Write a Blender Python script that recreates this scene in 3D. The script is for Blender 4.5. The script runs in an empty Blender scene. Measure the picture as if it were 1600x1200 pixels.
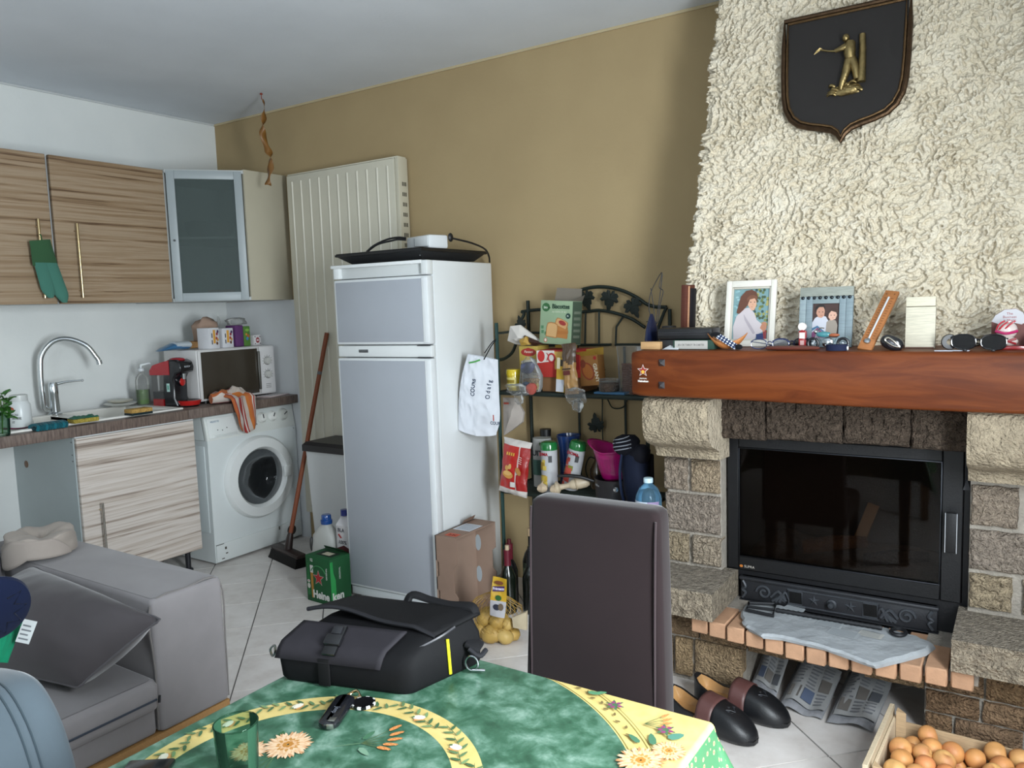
import bpy, bmesh, math, random
import numpy as np
from mathutils import Vector, Matrix, Euler, noise

random.seed(7)
S = bpy.context.scene
COL = S.collection
PI = math.pi

# ------------------------------------------------------------------ camera
YAW, PITCH, ROLL = math.radians(-33.394), math.radians(5.71), math.radians(1.907)
_f = Vector((math.sin(YAW)*math.cos(PITCH), math.cos(YAW)*math.cos(PITCH), -math.sin(PITCH)))
_r = Vector((math.cos(YAW), -math.sin(YAW), 0))
_d = _f.cross(_r)
_r2 = _r*math.cos(ROLL) + _d*math.sin(ROLL)
_d2 = -_r*math.sin(ROLL) + _d*math.cos(ROLL)
cam = bpy.data.objects.new('camera', bpy.data.cameras.new('camera'))
COL.objects.link(cam)
m = Matrix((( _r2.x, -_d2.x, -_f.x, 4.2804), (_r2.y, -_d2.y, -_f.y, -3.2181), (_r2.z, -_d2.z, -_f.z, 1.3673), (0, 0, 0, 1)))
cam.matrix_world = m
cam.data.sensor_width = 36
cam.data.lens = 1226.76/1600*36
cam.data.clip_start = .02
S.camera = cam

# ------------------------------------------------------------------ light
w = bpy.data.worlds.new('daylight')
S.world = w
w.use_nodes = True
bg = w.node_tree.nodes['Background']
bg.inputs[0].default_value = (.80, .90, 1, 1)
bg.inputs[1].default_value = 1.0

def area(name, loc, rot, sx, sy, power, col):
    l = bpy.data.lights.new(name, 'AREA')
    l.shape = 'RECTANGLE'; l.size = sx; l.size_y = sy; l.energy = power; l.color = col
    o = bpy.data.objects.new(name, l); COL.objects.link(o)
    o.location = loc; o.rotation_euler = rot
    return o
# daylight entering by the glazed door in the right wall, and by the window behind the camera
area('daylight_side_window', (4.94, -2.36, 1.28), (0, math.radians(74), 0), 1.40, .50, 96, (.87, .945, 1))
area('daylight_rear_window', (3.75, -4.97, 1.40), (math.radians(90), 0, 0), 1.3, 1.0, 17, (.80, .91, 1))

S.view_settings.view_transform = 'Standard'
S.view_settings.look = 'None'
S.view_settings.gamma = 1
S.view_settings.use_curve_mapping = False
S.view_settings.exposure = 0.42

# ------------------------------------------------------------------ colour + materials
def H(h):
    h = h.lstrip('#')
    c = [int(h[i:i+2], 16)/255 for i in (0, 2, 4)]
    return tuple((x/12.92 if x <= .04045 else ((x+.055)/1.055)**2.4) for x in c) + (1,)

def newmat(name):
    mt = bpy.data.materials.new(name); mt.use_nodes = True
    nt = mt.node_tree
    return mt, nt, nt.nodes['Principled BSDF']

def nd(nt, typ, **kw):
    n = nt.nodes.new(typ)
    for k, v in kw.items():
        if k.startswith('i_'):
            n.inputs[int(k[2:]) if k[2:].isdigit() else k[2:]].default_value = v
        else:
            setattr(n, k, v)
    return n

def ramp(nt, src, stops):
    r = nt.nodes.new('ShaderNodeValToRGB')
    el = r.color_ramp.elements
    while len(el) < len(stops): el.new(.5)
    for e, (p, c) in zip(el, stops):
        e.position = p; e.color = H(c) if isinstance(c, str) else c
    nt.links.new(src, r.inputs[0])
    return r

def coords(nt, scale=(1, 1, 1), kind='Object', rot=(0, 0, 0)):
    tc = nt.nodes.new('ShaderNodeTexCoord'); mp = nt.nodes.new('ShaderNodeMapping')
    nt.links.new(tc.outputs[kind], mp.inputs[0])
    mp.inputs['Scale'].default_value = scale; mp.inputs['Rotation'].default_value = rot
    return mp.outputs[0]

def bump(nt, bsdf, height, strength, dist=.01):
    b = nt.nodes.new('ShaderNodeBump')
    b.inputs['Strength'].default_value = strength; b.inputs['Distance'].default_value = dist
    nt.links.new(height, b.inputs['Height']); nt.links.new(b.outputs[0], bsdf.inputs['Normal'])

def attr_mat(name, rough=.6, metal=0, bscale=0, bstr=0, var=0, vscale=8, sheen=0, spec=.5, coat=0, stretch=(1, 1, 1), bdist=.004):
    """a finish whose own colour comes from each face's colour attribute, with procedural grain"""
    mt, nt, b = newmat(name)
    a = nd(nt, 'ShaderNodeVertexColor', layer_name='Col')
    out = a.outputs[0]
    b.inputs['Roughness'].default_value = rough; b.inputs['Metallic'].default_value = metal
    b.inputs['Specular IOR Level'].default_value = spec
    b.inputs['Coat Weight'].default_value = coat; b.inputs['Coat Roughness'].default_value = .08
    if sheen:
        b.inputs['Sheen Weight'].default_value = sheen; b.inputs['Sheen Roughness'].default_value = .4
    co = coords(nt, stretch)
    if var:
        n = nd(nt, 'ShaderNodeTexNoise', i_Scale=vscale, i_Detail=5.0)
        nt.links.new(co, n.inputs['Vector'])
        mr = nd(nt, 'ShaderNodeMapRange'); nt.links.new(n.outputs[0], mr.inputs[0])
        mr.inputs[1].default_value = .25; mr.inputs[2].default_value = .75
        mr.inputs[3].default_value = 1-var; mr.inputs[4].default_value = 1+var*.6
        mx = nd(nt, 'ShaderNodeMix', data_type='RGBA', blend_type='MULTIPLY'); mx.inputs[0].default_value = 1
        nt.links.new(out, mx.inputs[6]); nt.links.new(mr.outputs[0], mx.inputs[7])
        out = mx.outputs[2]
    nt.links.new(out, b.inputs['Base Color'])
    if bstr:
        n2 = nd(nt, 'ShaderNodeTexNoise', i_Scale=bscale, i_Detail=4.0)
        nt.links.new(co, n2.inputs['Vector'])
        bump(nt, b, n2.outputs[0], bstr, bdist)
    return mt

M = {}
M['matte'] = attr_mat('matte_paint', .75, bscale=120, bstr=.04, var=.03)
M['satin'] = attr_mat('satin_plastic', .42, bscale=60, bstr=.02, var=.03)
M['gloss'] = attr_mat('glossy_plastic', .18, var=.02, coat=.3)
M['white'] = attr_mat('white_enamel', .32, bscale=30, bstr=.01, var=.02)
M['print'] = attr_mat('printed_surface', .6, var=.03, vscale=30)
M['card'] = attr_mat('cardboard', .8, bscale=300, bstr=.05, var=.07, vscale=14)
M['fabric'] = attr_mat('woven_fabric', .95, bscale=700, bstr=.25, var=.10, vscale=9, sheen=.12, spec=.2, bdist=.002)
M['suede'] = attr_mat('suede', .92, bscale=400, bstr=.10, var=.13, vscale=5, sheen=.30, spec=.15, bdist=.002)
M['nylon'] = attr_mat('black_nylon', .75, bscale=900, bstr=.25, var=.12, vscale=20, spec=.18, bdist=.001)
M['leather'] = attr_mat('leather', .45, bscale=220, bstr=.15, var=.15, vscale=18, bdist=.003)
M['metal'] = attr_mat('bright_metal', .18, 1, var=.03)
M['brushed'] = attr_mat('brushed_metal', .38, 1, var=.05, vscale=40)
M['iron'] = attr_mat('dark_iron', .55, .3, bscale=160, bstr=.15, var=.15, vscale=20)
M['stone'] = attr_mat('rough_stone', .95, bscale=110, bstr=1.0, var=.30, vscale=26, spec=.15, bdist=.02)
M['hewn'] = attr_mat('rock_faced_stone', .95, bscale=130, bstr=1.0, var=.50, vscale=55, spec=.15, bdist=.035)
M['slate'] = attr_mat('riven_slate', .7, bscale=18, bstr=.6, var=.22, vscale=9, spec=.3, bdist=.015)
M['brick'] = attr_mat('fired_brick', .85, bscale=160, bstr=.3, var=.15, vscale=25)
M['wood'] = attr_mat('plain_wood', .6, bscale=60, bstr=.1, var=.22, vscale=9, stretch=(3, 3, 40))
M['woodx'] = attr_mat('plain_wood_long', .6, bscale=60, bstr=.1, var=.22, vscale=9, stretch=(3, 40, 40))
M['foil'] = attr_mat('crinkled_wrapper', .3, bscale=45, bstr=.35, var=.05, bdist=.006)
M['paper'] = attr_mat('paper', .85, bscale=40, bstr=.15, var=.06, vscale=20)
M['skin'] = attr_mat('fruit_skin', .55, bscale=300, bstr=.08, var=.22, vscale=16)
M['bronze'] = attr_mat('bronze', .38, .9, bscale=120, bstr=.4, var=.3, vscale=60)

def clear_mat(name, tint, rough=.05, alpha=.25, spec=.8, through=None):
    """thin clear sheet: mostly lets light through, reflects at grazing angles"""
    mt, nt, b = newmat(name)
    b.inputs['Base Color'].default_value = H(tint); b.inputs['Roughness'].default_value = rough
    b.inputs['Specular IOR Level'].default_value = spec
    tr = nd(nt, 'ShaderNodeBsdfTransparent'); tr.inputs[0].default_value = H(through) if through else tuple(x*.5+.5 for x in H(tint)[:3]) + (1,)
    fr = nd(nt, 'ShaderNodeFresnel', i_IOR=1.45)
    ad = nd(nt, 'ShaderNodeMath', operation='ADD', use_clamp=True); ad.inputs[1].default_value = alpha
    nt.links.new(fr.outputs[0], ad.inputs[0])
    mx = nd(nt, 'ShaderNodeMixShader')
    nt.links.new(ad.outputs[0], mx.inputs[0]); nt.links.new(tr.outputs[0], mx.inputs[1]); nt.links.new(b.outputs[0], mx.inputs[2])
    nt.links.new(mx.outputs[0], nt.nodes['Material Output'].inputs[0])
    return mt
M['film'] = clear_mat('clear_film', '#e8e8e6', .15, .03, .5)
M['glassy'] = clear_mat('drinking_glass', '#3c5a4a', .02, .02, .8, '#e6f2ea')
M['frost'] = clear_mat('frosted_pane', '#6f7d7a', .40, .28, .3)
M['stoveglass'] = clear_mat('dark_stove_glass', '#0c0a09', .03, .18, .5, '#c9c0b6')  # near-black glass that veils the firebox behind it
M['bluewater'] = clear_mat('blue_bottle', '#9fcbe0', .05, .06)
M['liquid'] = clear_mat('green_liquid', '#5d8a35', .05, .65)
M['smoke'] = clear_mat('tinted_lens', '#151518', .05, .72)
M['washglass'] = clear_mat('washer_glass', '#5c6062', .05, .08)

def wall_mat(name, c1, c2, rough=.85, sc=3, bs=60, bst=.06):
    mt, nt, b = newmat(name)
    co = coords(nt)
    n = nd(nt, 'ShaderNodeTexNoise', i_Scale=sc, i_Detail=4.0); nt.links.new(co, n.inputs['Vector'])
    r = ramp(nt, n.outputs[0], [(.3, c1), (.7, c2)])
    nt.links.new(r.outputs[0], b.inputs['Base Color']); b.inputs['Roughness'].default_value = rough
    n2 = nd(nt, 'ShaderNodeTexNoise', i_Scale=bs, i_Detail=3.0); nt.links.new(co, n2.inputs['Vector'])
    bump(nt, b, n2.outputs[0], bst, .01)
    return mt
M['tan'] = wall_mat('tan_wall_paint', '#a08b66', '#a6916b')
M['whitewall'] = wall_mat('white_wall_paint', '#d5d8d6', '#dddfdc')
M['ceil'] = wall_mat('ceiling_paint', '#ced3d9', '#d5dae0')
M['plaster'] = wall_mat('trowelled_plaster', '#d2c6ae', '#dcd2be', .85, 8, 150, .8)
M['grout'] = wall_mat('grey_grout', '#5b5957', '#6a6765', .95, 20)
M['mortar'] = wall_mat('grey_mortar', '#8d867c', '#a39b90', .95, 25, 120, .6)

def tile_mat():
    mt, nt, b = newmat('beige_floor_tile')
    co = coords(nt, (2.5, 2.5, 2.5))
    oi = nt.nodes.new('ShaderNodeObjectInfo')
    ad = nd(nt, 'ShaderNodeVectorMath', operation='ADD'); nt.links.new(co, ad.inputs[0])
    cx = nd(nt, 'ShaderNodeCombineXYZ'); ml = nd(nt, 'ShaderNodeMath', operation='MULTIPLY'); ml.inputs[1].default_value = 40
    nt.links.new(oi.outputs['Random'], ml.inputs[0]); nt.links.new(ml.outputs[0], cx.inputs[2]); nt.links.new(cx.outputs[0], ad.inputs[1])
    n = nd(nt, 'ShaderNodeTexNoise', i_Scale=4.0, i_Detail=6.0, i_Roughness=.6); nt.links.new(ad.outputs[0], n.inputs['Vector'])
    r = ramp(nt, n.outputs[0], [(.3, '#cbc3bd'), (.5, '#dad4cf'), (.72, '#e4dfdb')])
    nt.links.new(r.outputs[0], b.inputs['Base Color']); b.inputs['Roughness'].default_value = .33
    return mt
M['tile'] = tile_mat()

def zebrano(name, dark, mid, light):
    mt, nt, b = newmat(name)
    co = coords(nt, (.5, .5, 30))
    n0 = nd(nt, 'ShaderNodeTexNoise', i_Scale=1.3, i_Detail=3.0); nt.links.new(coords(nt, (.6, .6, 1.5)), n0.inputs['Vector'])
    ad = nd(nt, 'ShaderNodeVectorMath', operation='ADD'); nt.links.new(co, ad.inputs[0]); nt.links.new(n0.outputs['Color'], ad.inputs[1])
    n = nd(nt, 'ShaderNodeTexNoise', i_Scale=1.5, i_Detail=6.0, i_Roughness=.55); nt.links.new(ad.outputs[0], n.inputs['Vector'])
    r = ramp(nt, n.outputs[0], [(.33, dark), (.42, mid), (.56, light), (.66, mid), (.70, dark), (.74, light)])
    nt.links.new(r.outputs[0], b.inputs['Base Color']); b.inputs['Roughness'].default_value = .45
    return mt
M['zebra'] = zebrano('zebrano_laminate', '#5a432f', '#8a7257', '#9e8a72')
M['zebralit'] = zebrano('zebrano_laminate_lit', '#7d6e63', '#b9aca0', '#d0c7bf')  # same laminate made paler: light on the lower door put into the colour

def beam_mat():
    mt, nt, b = newmat('varnished_beam')
    co = coords(nt, (.9, 9, 9))
    n0 = nd(nt, 'ShaderNodeTexNoise', i_Scale=1.5, i_Detail=2.0); nt.links.new(coords(nt, (1.2, 3, 3)), n0.inputs['Vector'])
    ad = nd(nt, 'ShaderNodeVectorMath', operation='ADD'); nt.links.new(co, ad.inputs[0]); nt.links.new(n0.outputs['Color'], ad.inputs[1])
    n = nd(nt, 'ShaderNodeTexNoise', i_Scale=2.2, i_Detail=8.0, i_Roughness=.6, i_Distortion=.6); nt.links.new(ad.outputs[0], n.inputs['Vector'])
    r = ramp(nt, n.outputs[0], [(.25, '#421a07'), (.45, '#57270c'), (.6, '#673313'), (.8, '#4c2008')])
    nt.links.new(r.outputs[0], b.inputs['Base Color']); b.inputs['Roughness'].default_value = .42; b.inputs['Specular IOR Level'].default_value = .25
    bump(nt, b, n.outputs[0], .12, .01)
    return mt
M['beam'] = beam_mat()

def worktop_mat():
    mt, nt, b = newmat('worktop_laminate')
    n = nd(nt, 'ShaderNodeTexNoise', i_Scale=9.0, i_Detail=6.0); nt.links.new(coords(nt, (4, 14, 2)), n.inputs['Vector'])
    r = ramp(nt, n.outputs[0], [(.3, '#54463f'), (.7, '#7d6d64')])
    nt.links.new(r.outputs[0], b.inputs['Base Color']); b.inputs['Roughness'].default_value = .45
    return mt
M['worktop'] = worktop_mat()

# ------------------------------------------------------------------ geometry collector
WM = {}                                   # world matrix of every thing / part (no depsgraph needed)
_boxc = {}
def _unitbox(sx, sy, sz, bev, seg):
    k = (round(sx, 5), round(sy, 5), round(sz, 5), round(bev, 5), seg)
    if k not in _boxc:
        bm = bmesh.new(); bmesh.ops.create_cube(bm, size=1)
        for v in bm.verts: v.co = Vector((v.co.x*sx, v.co.y*sy, v.co.z*sz))
        if bev > 0:
            bmesh.ops.bevel(bm, geom=list(bm.edges), offset=min(bev, .49*min(sx, sy, sz)), segments=seg, affect='EDGES', profile=.5)
        bm.verts.index_update()
        _boxc[k] = ([tuple(v.co) for v in bm.verts], [tuple(v.index for v in f.verts) for f in bm.faces])
        bm.free()
    return _boxc[k]

def smooth_path(pts, k=6, closed=False):
    pts = [Vector(p) for p in pts]
    if k <= 1 or len(pts) < 3: return pts
    out = []; n = len(pts)
    for i in range(n if closed else n-1):
        p0 = pts[(i-1) % n] if closed or i > 0 else pts[0]*2-pts[1]
        p1 = pts[i]; p2 = pts[(i+1) % n]
        p3 = pts[(i+2) % n] if closed or i+2 < n else pts[-1]*2-pts[-2]
        for j in range(k):
            t = j/k
            out.append(.5*((2*p1)+(p2-p0)*t+(2*p0-5*p1+4*p2-p3)*t*t+(3*p1-p0-3*p2+p3)*t**3))
    if not closed: out.append(pts[-1])
    return out

class G:
    def __init__(s): s.v, s.f, s.c = [], [], []
    def add(s, vs, fs, col, X=None):
        if isinstance(col, str): col = H(col)
        b = len(s.v)
        s.v += [tuple(X @ Vector(p)) if X is not None else tuple(p) for p in vs]
        s.f += [tuple(i+b for i in f) for f in fs]
        s.c += list(col) if isinstance(col, list) else [col]*len(fs)
        return s
    def box(s, x0, x1, y0, y1, z0, z1, col, bev=0, seg=2, X=None):
        vs, fs = _unitbox(abs(x1-x0), abs(y1-y0), abs(z1-z0), bev, seg)
        T = Matrix.Translation(((x0+x1)/2, (y0+y1)/2, (z0+z1)/2))
        return s.add(vs, fs, col, X @ T if X is not None else T)
    def lathe(s, prof, col, n=24, X=None, cap=True):
        """prof: (r, z) or (r, z, colour of the band that starts here)"""
        vs, fs, cs = [], [], []
        cur = col
        for i, p in enumerate(prof):
            vs += [(p[0]*math.cos(2*PI*j/n), p[0]*math.sin(2*PI*j/n), p[1]) for j in range(n)]
            if i:
                q = prof[i-1]
                if len(q) > 2: cur = q[2]
                for j in range(n):
                    k = (j+1) % n
                    fs.append(((i-1)*n+j, (i-1)*n+k, i*n+k, i*n+j)); cs.append(H(cur))
        if cap:
            if prof[0][0] > 1e-5: fs.append(tuple(range(n-1, -1, -1))); cs.append(H(prof[0][2] if len(prof[0]) > 2 else col))
            if prof[-1][0] > 1e-5: fs.append(tuple((len(prof)-1)*n+j for j in range(n))); cs.append(H(cur))
        return s.add(vs, fs, cs, X)
    def tube(s, pts, r, col, n=8, k=6, closed=False, X=None, flat=1):
        P_ = smooth_path(pts, k, closed); N = len(P_)
        if isinstance(r, (list, tuple)):
            rr = []
            for i in range(N):
                q = i/max(N-1, 1)*(len(r)-1); w_ = min(int(q), len(r)-2)
                rr.append(r[w_]+(r[w_+1]-r[w_])*(q-w_))
        else: rr = [r]*N
        vs, fs = [], []
        t0 = (P_[1]-P_[0]).normalized()
        up = Vector((0, 0, 1)) if abs(t0.z) < .9 else Vector((1, 0, 0))
        nrm = t0.cross(up).normalized()
        for i in range(N):
            a = P_[(i-1) % N] if closed or i > 0 else P_[0]
            b = P_[(i+1) % N] if closed or i < N-1 else P_[-1]
            t = (b-a).normalized()
            nrm = (nrm - t*nrm.dot(t)).normalized(); bn = t.cross(nrm)
            vs += [P_[i]+(nrm*math.cos(2*PI*j/n)+bn*math.sin(2*PI*j/n)*flat)*rr[i] for j in range(n)]
        for i in range(N if closed else N-1):
            for j in range(n):
                fs.append((i*n+j, i*n+(j+1) % n, ((i+1) % N)*n+(j+1) % n, ((i+1) % N)*n+j))
        if not closed: fs += [tuple(range(n-1, -1, -1)), tuple((N-1)*n+j for j in range(n))]
        return s.add(vs, fs, col, X)
    def prism(s, poly, h, col, X=None, z0=0, side=None):
        n = len(poly)
        vs = [(p[0], p[1], z0) for p in poly]+[(p[0], p[1], z0+h) for p in poly]
        fs = [tuple(range(n-1, -1, -1)), tuple(range(n, 2*n))]+[(i, (i+1) % n, n+(i+1) % n, n+i) for i in range(n)]
        cs = [H(col)]*2+[H(side or col)]*n
        return s.add(vs, fs, cs, X)
    def flat(s, poly, col, X=None, z=0):
        return s.add([(p[0], p[1], z) for p in poly], [tuple(range(len(poly)))], col, X)
    def disc(s, cx, cy, rx, ry, col, X=None, z=0, n=18, a=0):
        ca, sa = math.cos(a), math.sin(a)
        return s.flat([(cx+rx*math.cos(t)*ca-ry*math.sin(t)*sa, cy+rx*math.cos(t)*sa+ry*math.sin(t)*ca) for t in [2*PI*i/n for i in range(n)]], col, X, z)
    def grid(s, fn, nu, nv, col, wu=False, wv=False, X=None):
        A, B = (nu if wu else nu+1), (nv if wv else nv+1)
        vs = [fn(i/nu, j/nv) for i in range(A) for j in range(B)]
        fs = [(i*B+j, ((i+1) % A)*B+j, ((i+1) % A)*B+(j+1) % B, i*B+(j+1) % B) for i in range(nu) for j in range(nv)]
        cs = [col(i/nu, j/nv) for i in range(nu) for j in range(nv)] if callable(col) else col
        return s.add(vs, fs, cs, X)
    def ball(s, c, r, col, nu=16, nv=10, e=1, X=None, nz=0, seed=0):
        """ellipsoid; e<1 squares it off; nz lumps it"""
        if not isinstance(r, (list, tuple)): r = (r, r, r)
        pw = lambda x: math.copysign(abs(x)**e, x)
        vs, fs = [], []
        for j in range(nv+1):
            ph = -PI/2+PI*j/nv
            for i in range(nu):
                th = 2*PI*i/nu
                d = Vector((pw(math.cos(ph))*pw(math.cos(th)), pw(math.cos(ph))*pw(math.sin(th)), pw(math.sin(ph))))
                k = 1+nz*noise.noise(d*1.7+Vector((seed, seed*.7, 0))) if nz else 1
                vs.append((c[0]+d.x*r[0]*k, c[1]+d.y*r[1]*k, c[2]+d.z*r[2]*k))
        for j in range(nv):
            for i in range(nu):
                fs.append((j*nu+i, j*nu+(i+1) % nu, (j+1)*nu+(i+1) % nu, (j+1)*nu+i))
        return s.add(vs, fs, col, X)
    def loft(s, rings, col, X=None, cap=True, closed=True):
        n = len(rings[0]); vs = [p for r in rings for p in r]; fs = []
        for i in range(len(rings)-1):
            for j in range(n if closed else n-1):
                fs.append((i*n+j, i*n+(j+1) % n, (i+1)*n+(j+1) % n, (i+1)*n+j))
        if cap and closed: fs += [tuple(range(n-1, -1, -1)), tuple((len(rings)-1)*n+j for j in range(n))]
        return s.add(vs, fs, col, X)
    def build(s, name, mat, parent=None, world=True, ang=38, smooth=True):
        me = bpy.data.meshes.new(name)
        X = WM[parent.name].inverted() if (parent is not None and world) else None
        me.from_pydata([tuple(X @ Vector(p)) for p in s.v] if X is not None else s.v, [], s.f)
        ca = me.color_attributes.new('Col', 'FLOAT_COLOR', 'CORNER')
        arr = np.repeat(np.array(s.c, dtype=np.float32), [len(f) for f in s.f], axis=0)
        ca.data.foreach_set('color', arr.ravel())
        me.validate()
        if smooth:
            me.shade_smooth(); me.set_sharp_from_angle(angle=math.radians(ang))
        me.materials.append(M[mat] if isinstance(mat, str) else mat)
        bm = bmesh.new(); bm.from_mesh(me); bmesh.ops.recalc_face_normals(bm, faces=bm.faces); bm.to_mesh(me); bm.free()
        o = bpy.data.objects.new(name, me); COL.objects.link(o)
        if name.startswith('printed_'): o['kind'] = 'stuff'
        if parent is not None: o.parent = parent
        WM[o.name] = WM[parent.name] if parent is not None else Matrix.Identity(4)
        return o

def part(g, name, mat, parent, ang=38):
    return g.build(name, mat, parent, world=False, ang=ang)
def wtext(body, size, col, parent, X, **kw):
    return text(body, size, col, parent, WM[parent.name].inverted() @ X, **kw)

def tag(o, label, cat, group=None):
    o['label'] = label; o['category'] = cat
    if group: o['group'] = group
    return o
def thing(name, label, cat, loc=(0, 0, 0), rz=0, group=None, rot=None):
    o = bpy.data.objects.new(name, None); COL.objects.link(o)
    o.empty_display_size = .05
    o.location = loc; o.rotation_euler = rot or (0, 0, rz)
    WM[o.name] = Matrix.Translation(loc) @ Euler(o.rotation_euler).to_matrix().to_4x4()
    return tag(o, label, cat, group)
def structure(o):
    o['kind'] = 'structure'; return o
def single(g, name, mat, loc, label, cat, group=None, ang=38, rz=0):
    """a thing made of one mesh: g is in coordinates local to loc"""
    o = g.build(name, mat, None, ang=ang)
    o.location = loc; o.rotation_euler = (0, 0, rz)
    WM[o.name] = Matrix.Translation(loc) @ Matrix.Rotation(rz, 4, 'Z')
    return tag(o, label, cat, group)
def frame(O, U, V):
    """matrix of a flat face: x along U, y along V, z out of the face"""
    U = Vector(U).normalized(); V = Vector(V); N = U.cross(V).normalized(); V = N.cross(U)
    return Matrix(((U.x, V.x, N.x, O[0]), (U.y, V.y, N.y, O[1]), (U.z, V.z, N.z, O[2]), (0, 0, 0, 1)))
def RX(a): return Matrix.Rotation(math.radians(a), 4, 'X')
def RY(a): return Matrix.Rotation(math.radians(a), 4, 'Y')
def RZ(a): return Matrix.Rotation(math.radians(a), 4, 'Z')
def T(x, y, z): return Matrix.Translation((x, y, z))
def text(body, size, col, parent, X, depth=.0006, name='lettering', mat='print', sx=1, bold=0, align='LEFT', shear=0):
    """lettering as thin raised geometry; X is a matrix in the parent's own coordinates"""
    cu = bpy.data.curves.new(name, 'FONT'); cu.body = body; cu.size = size; cu.extrude = depth; cu.resolution_u = 3
    cu.align_x = align; cu.offset = bold; cu.shear = shear
    tmp = bpy.data.objects.new(name, cu); COL.objects.link(tmp)
    bpy.context.view_layer.update()
    me = bpy.data.meshes.new_from_object(tmp.evaluated_get(bpy.context.evaluated_depsgraph_get()))
    bpy.data.objects.remove(tmp); bpy.data.curves.remove(cu)
    me.name = name
    me.transform(X @ Matrix.Diagonal((sx, 1, 1, 1)))
    me.materials.clear(); me.materials.append(M[mat])
    ca = me.color_attributes.new('Col', 'FLOAT_COLOR', 'CORNER')
    ca.data.foreach_set('color', np.tile(np.array(H(col), dtype=np.float32), len(me.loops)))
    o = bpy.data.objects.new(name, me); COL.objects.link(o)
    if parent is not None: o.parent = parent; WM[o.name] = WM[parent.name]
    return o
def copy_thing(o):
    c = o.copy(); COL.objects.link(c)
    for ch in o.children:
        d = ch.copy(); COL.objects.link(d); d.parent = c
        for gc in ch.children:
            e = gc.copy(); COL.objects.link(e); e.parent = d
    return c
def jit(a): return random.uniform(-a, a)
def shade(c, k):
    c = H(c) if isinstance(c, str) else c
    return tuple(min(1, x*k) for x in c[:3])+(1,)

# ================================================================== the room
XR, YF, ZC = 4.95, -5.0, 2.55
def shell(name, mat, *b):
    return structure(G().box(*b, '#ffffff').build(name, mat))
wl = shell('wall_left', 'whitewall', -.12, 0, YF, .12, 0, ZC)
wb = shell('wall_back', 'tan', 0, XR+.12, 0, .12, 0, ZC)
shell('ceiling', 'ceil', -.12, XR+.12, YF-.12, .12, ZC, ZC+.1)
# right wall with the opening of a glazed door, front wall with a window opening
g = G()
g.box(XR, XR+.12, YF, -2.68, 0, ZC, '#ffffff'); g.box(XR, XR+.12, -2.08, 0, 0, ZC, '#ffffff'); g.box(XR, XR+.12, -2.68, -2.08, 2.05, ZC, '#ffffff'); g.box(XR, XR+.12, -2.68, -2.08, 0, .55, '#ffffff')
structure(g.build('wall_right', 'whitewall'))
g = G()
g.box(0, 3.05, YF-.12, YF, 0, ZC, '#ffffff'); g.box(4.45, XR+.12, YF-.12, YF, 0, ZC, '#ffffff'); g.box(3.05, 4.45, YF-.12, YF, 0, .85, '#ffffff'); g.box(3.05, 4.45, YF-.12, YF, 1.95, ZC, '#ffffff')
structure(g.build('wall_front', 'whitewall'))
# white painted strip of the back wall behind the worktop
structure(G().box(.002, .66, -.006, -.0005, .0, 1.445, '#d8dadb').build('trim_1', 'matte'))
# thin strips of their own tone where walls meet the ceiling
structure(G().box(.001, 3.3, -.008, -.0005, ZC-.012, ZC-.0005, '#b9a987').box(.0005, .008, YF, -.009, ZC-.010, ZC-.0005, '#bfc2c2').build('trim_2', 'matte'))

# floor: grout bed with single 30 cm tiles laid on the diagonal
fl = structure(G().box(-.12, XR+.12, YF-.12, .12, -.08, -.005, '#ffffff').build('floor', 'grout'))
def clip(poly, x0, x1, y0, y1):
    for ax, lim, sg in ((0, x0, 1), (0, x1, -1), (1, y0, 1), (1, y1, -1)):
        out = []
        for i in range(len(poly)):
            a, b = poly[i], poly[(i+1) % len(poly)]
            da, db = sg*(a[ax]-lim), sg*(b[ax]-lim)
            if da >= 0: out.append(a)
            if da*db < 0:
                t = da/(da-db); out.append((a[0]+(b[0]-a[0])*t, a[1]+(b[1]-a[1])*t))
        poly = out
        if not poly: break
    return poly
TS, GAP, s2 = .303, .0055, math.sqrt(.5)
def tile_poly(i, j):
    u0, u1 = .267+i*TS+GAP/2, .267+(i+1)*TS-GAP/2
    v0, v1 = 1.80+j*TS+GAP/2, 1.80+(j+1)*TS-GAP/2
    return [((u+v)*s2, (u-v)*s2) for u, v in ((u0, v0), (u1, v0), (u1, v1), (u0, v1))]
full = None; rest = G()
for i in range(-16, 14):
    for j in range(-8, 18):
        p = tile_poly(i, j)
        c = (sum(q[0] for q in p)/4, sum(q[1] for q in p)/4)
        q = clip(p, 0, XR, YF, 0)
        if len(q) < 3: continue
        if c[1] < -3.5:
            rest.prism(q, .005, '#ffffff', z0=-.005); continue
        if len(q) == 4 and all(abs(a[0]-b[0])+abs(a[1]-b[1]) < 1e-6 for a, b in zip(p, q)):
            if full is None:
                full = G().prism([(a[0]-c[0], a[1]-c[1]) for a in p], .005, '#ffffff', z0=-.005).build('tile', 'tile', fl, ang=20)
                o = full
            else:
                o = full.copy(); COL.objects.link(o)
            o.location = (c[0], c[1], 0)
        else:
            o = G().prism([(a[0]-c[0], a[1]-c[1]) for a in q], .005, '#ffffff', z0=-.005).build('tile', 'tile', fl, ang=20)
            o.location = (c[0], c[1], 0)
o = rest.build('tile_field', 'tile', fl); o['kind'] = 'stuff'

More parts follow.
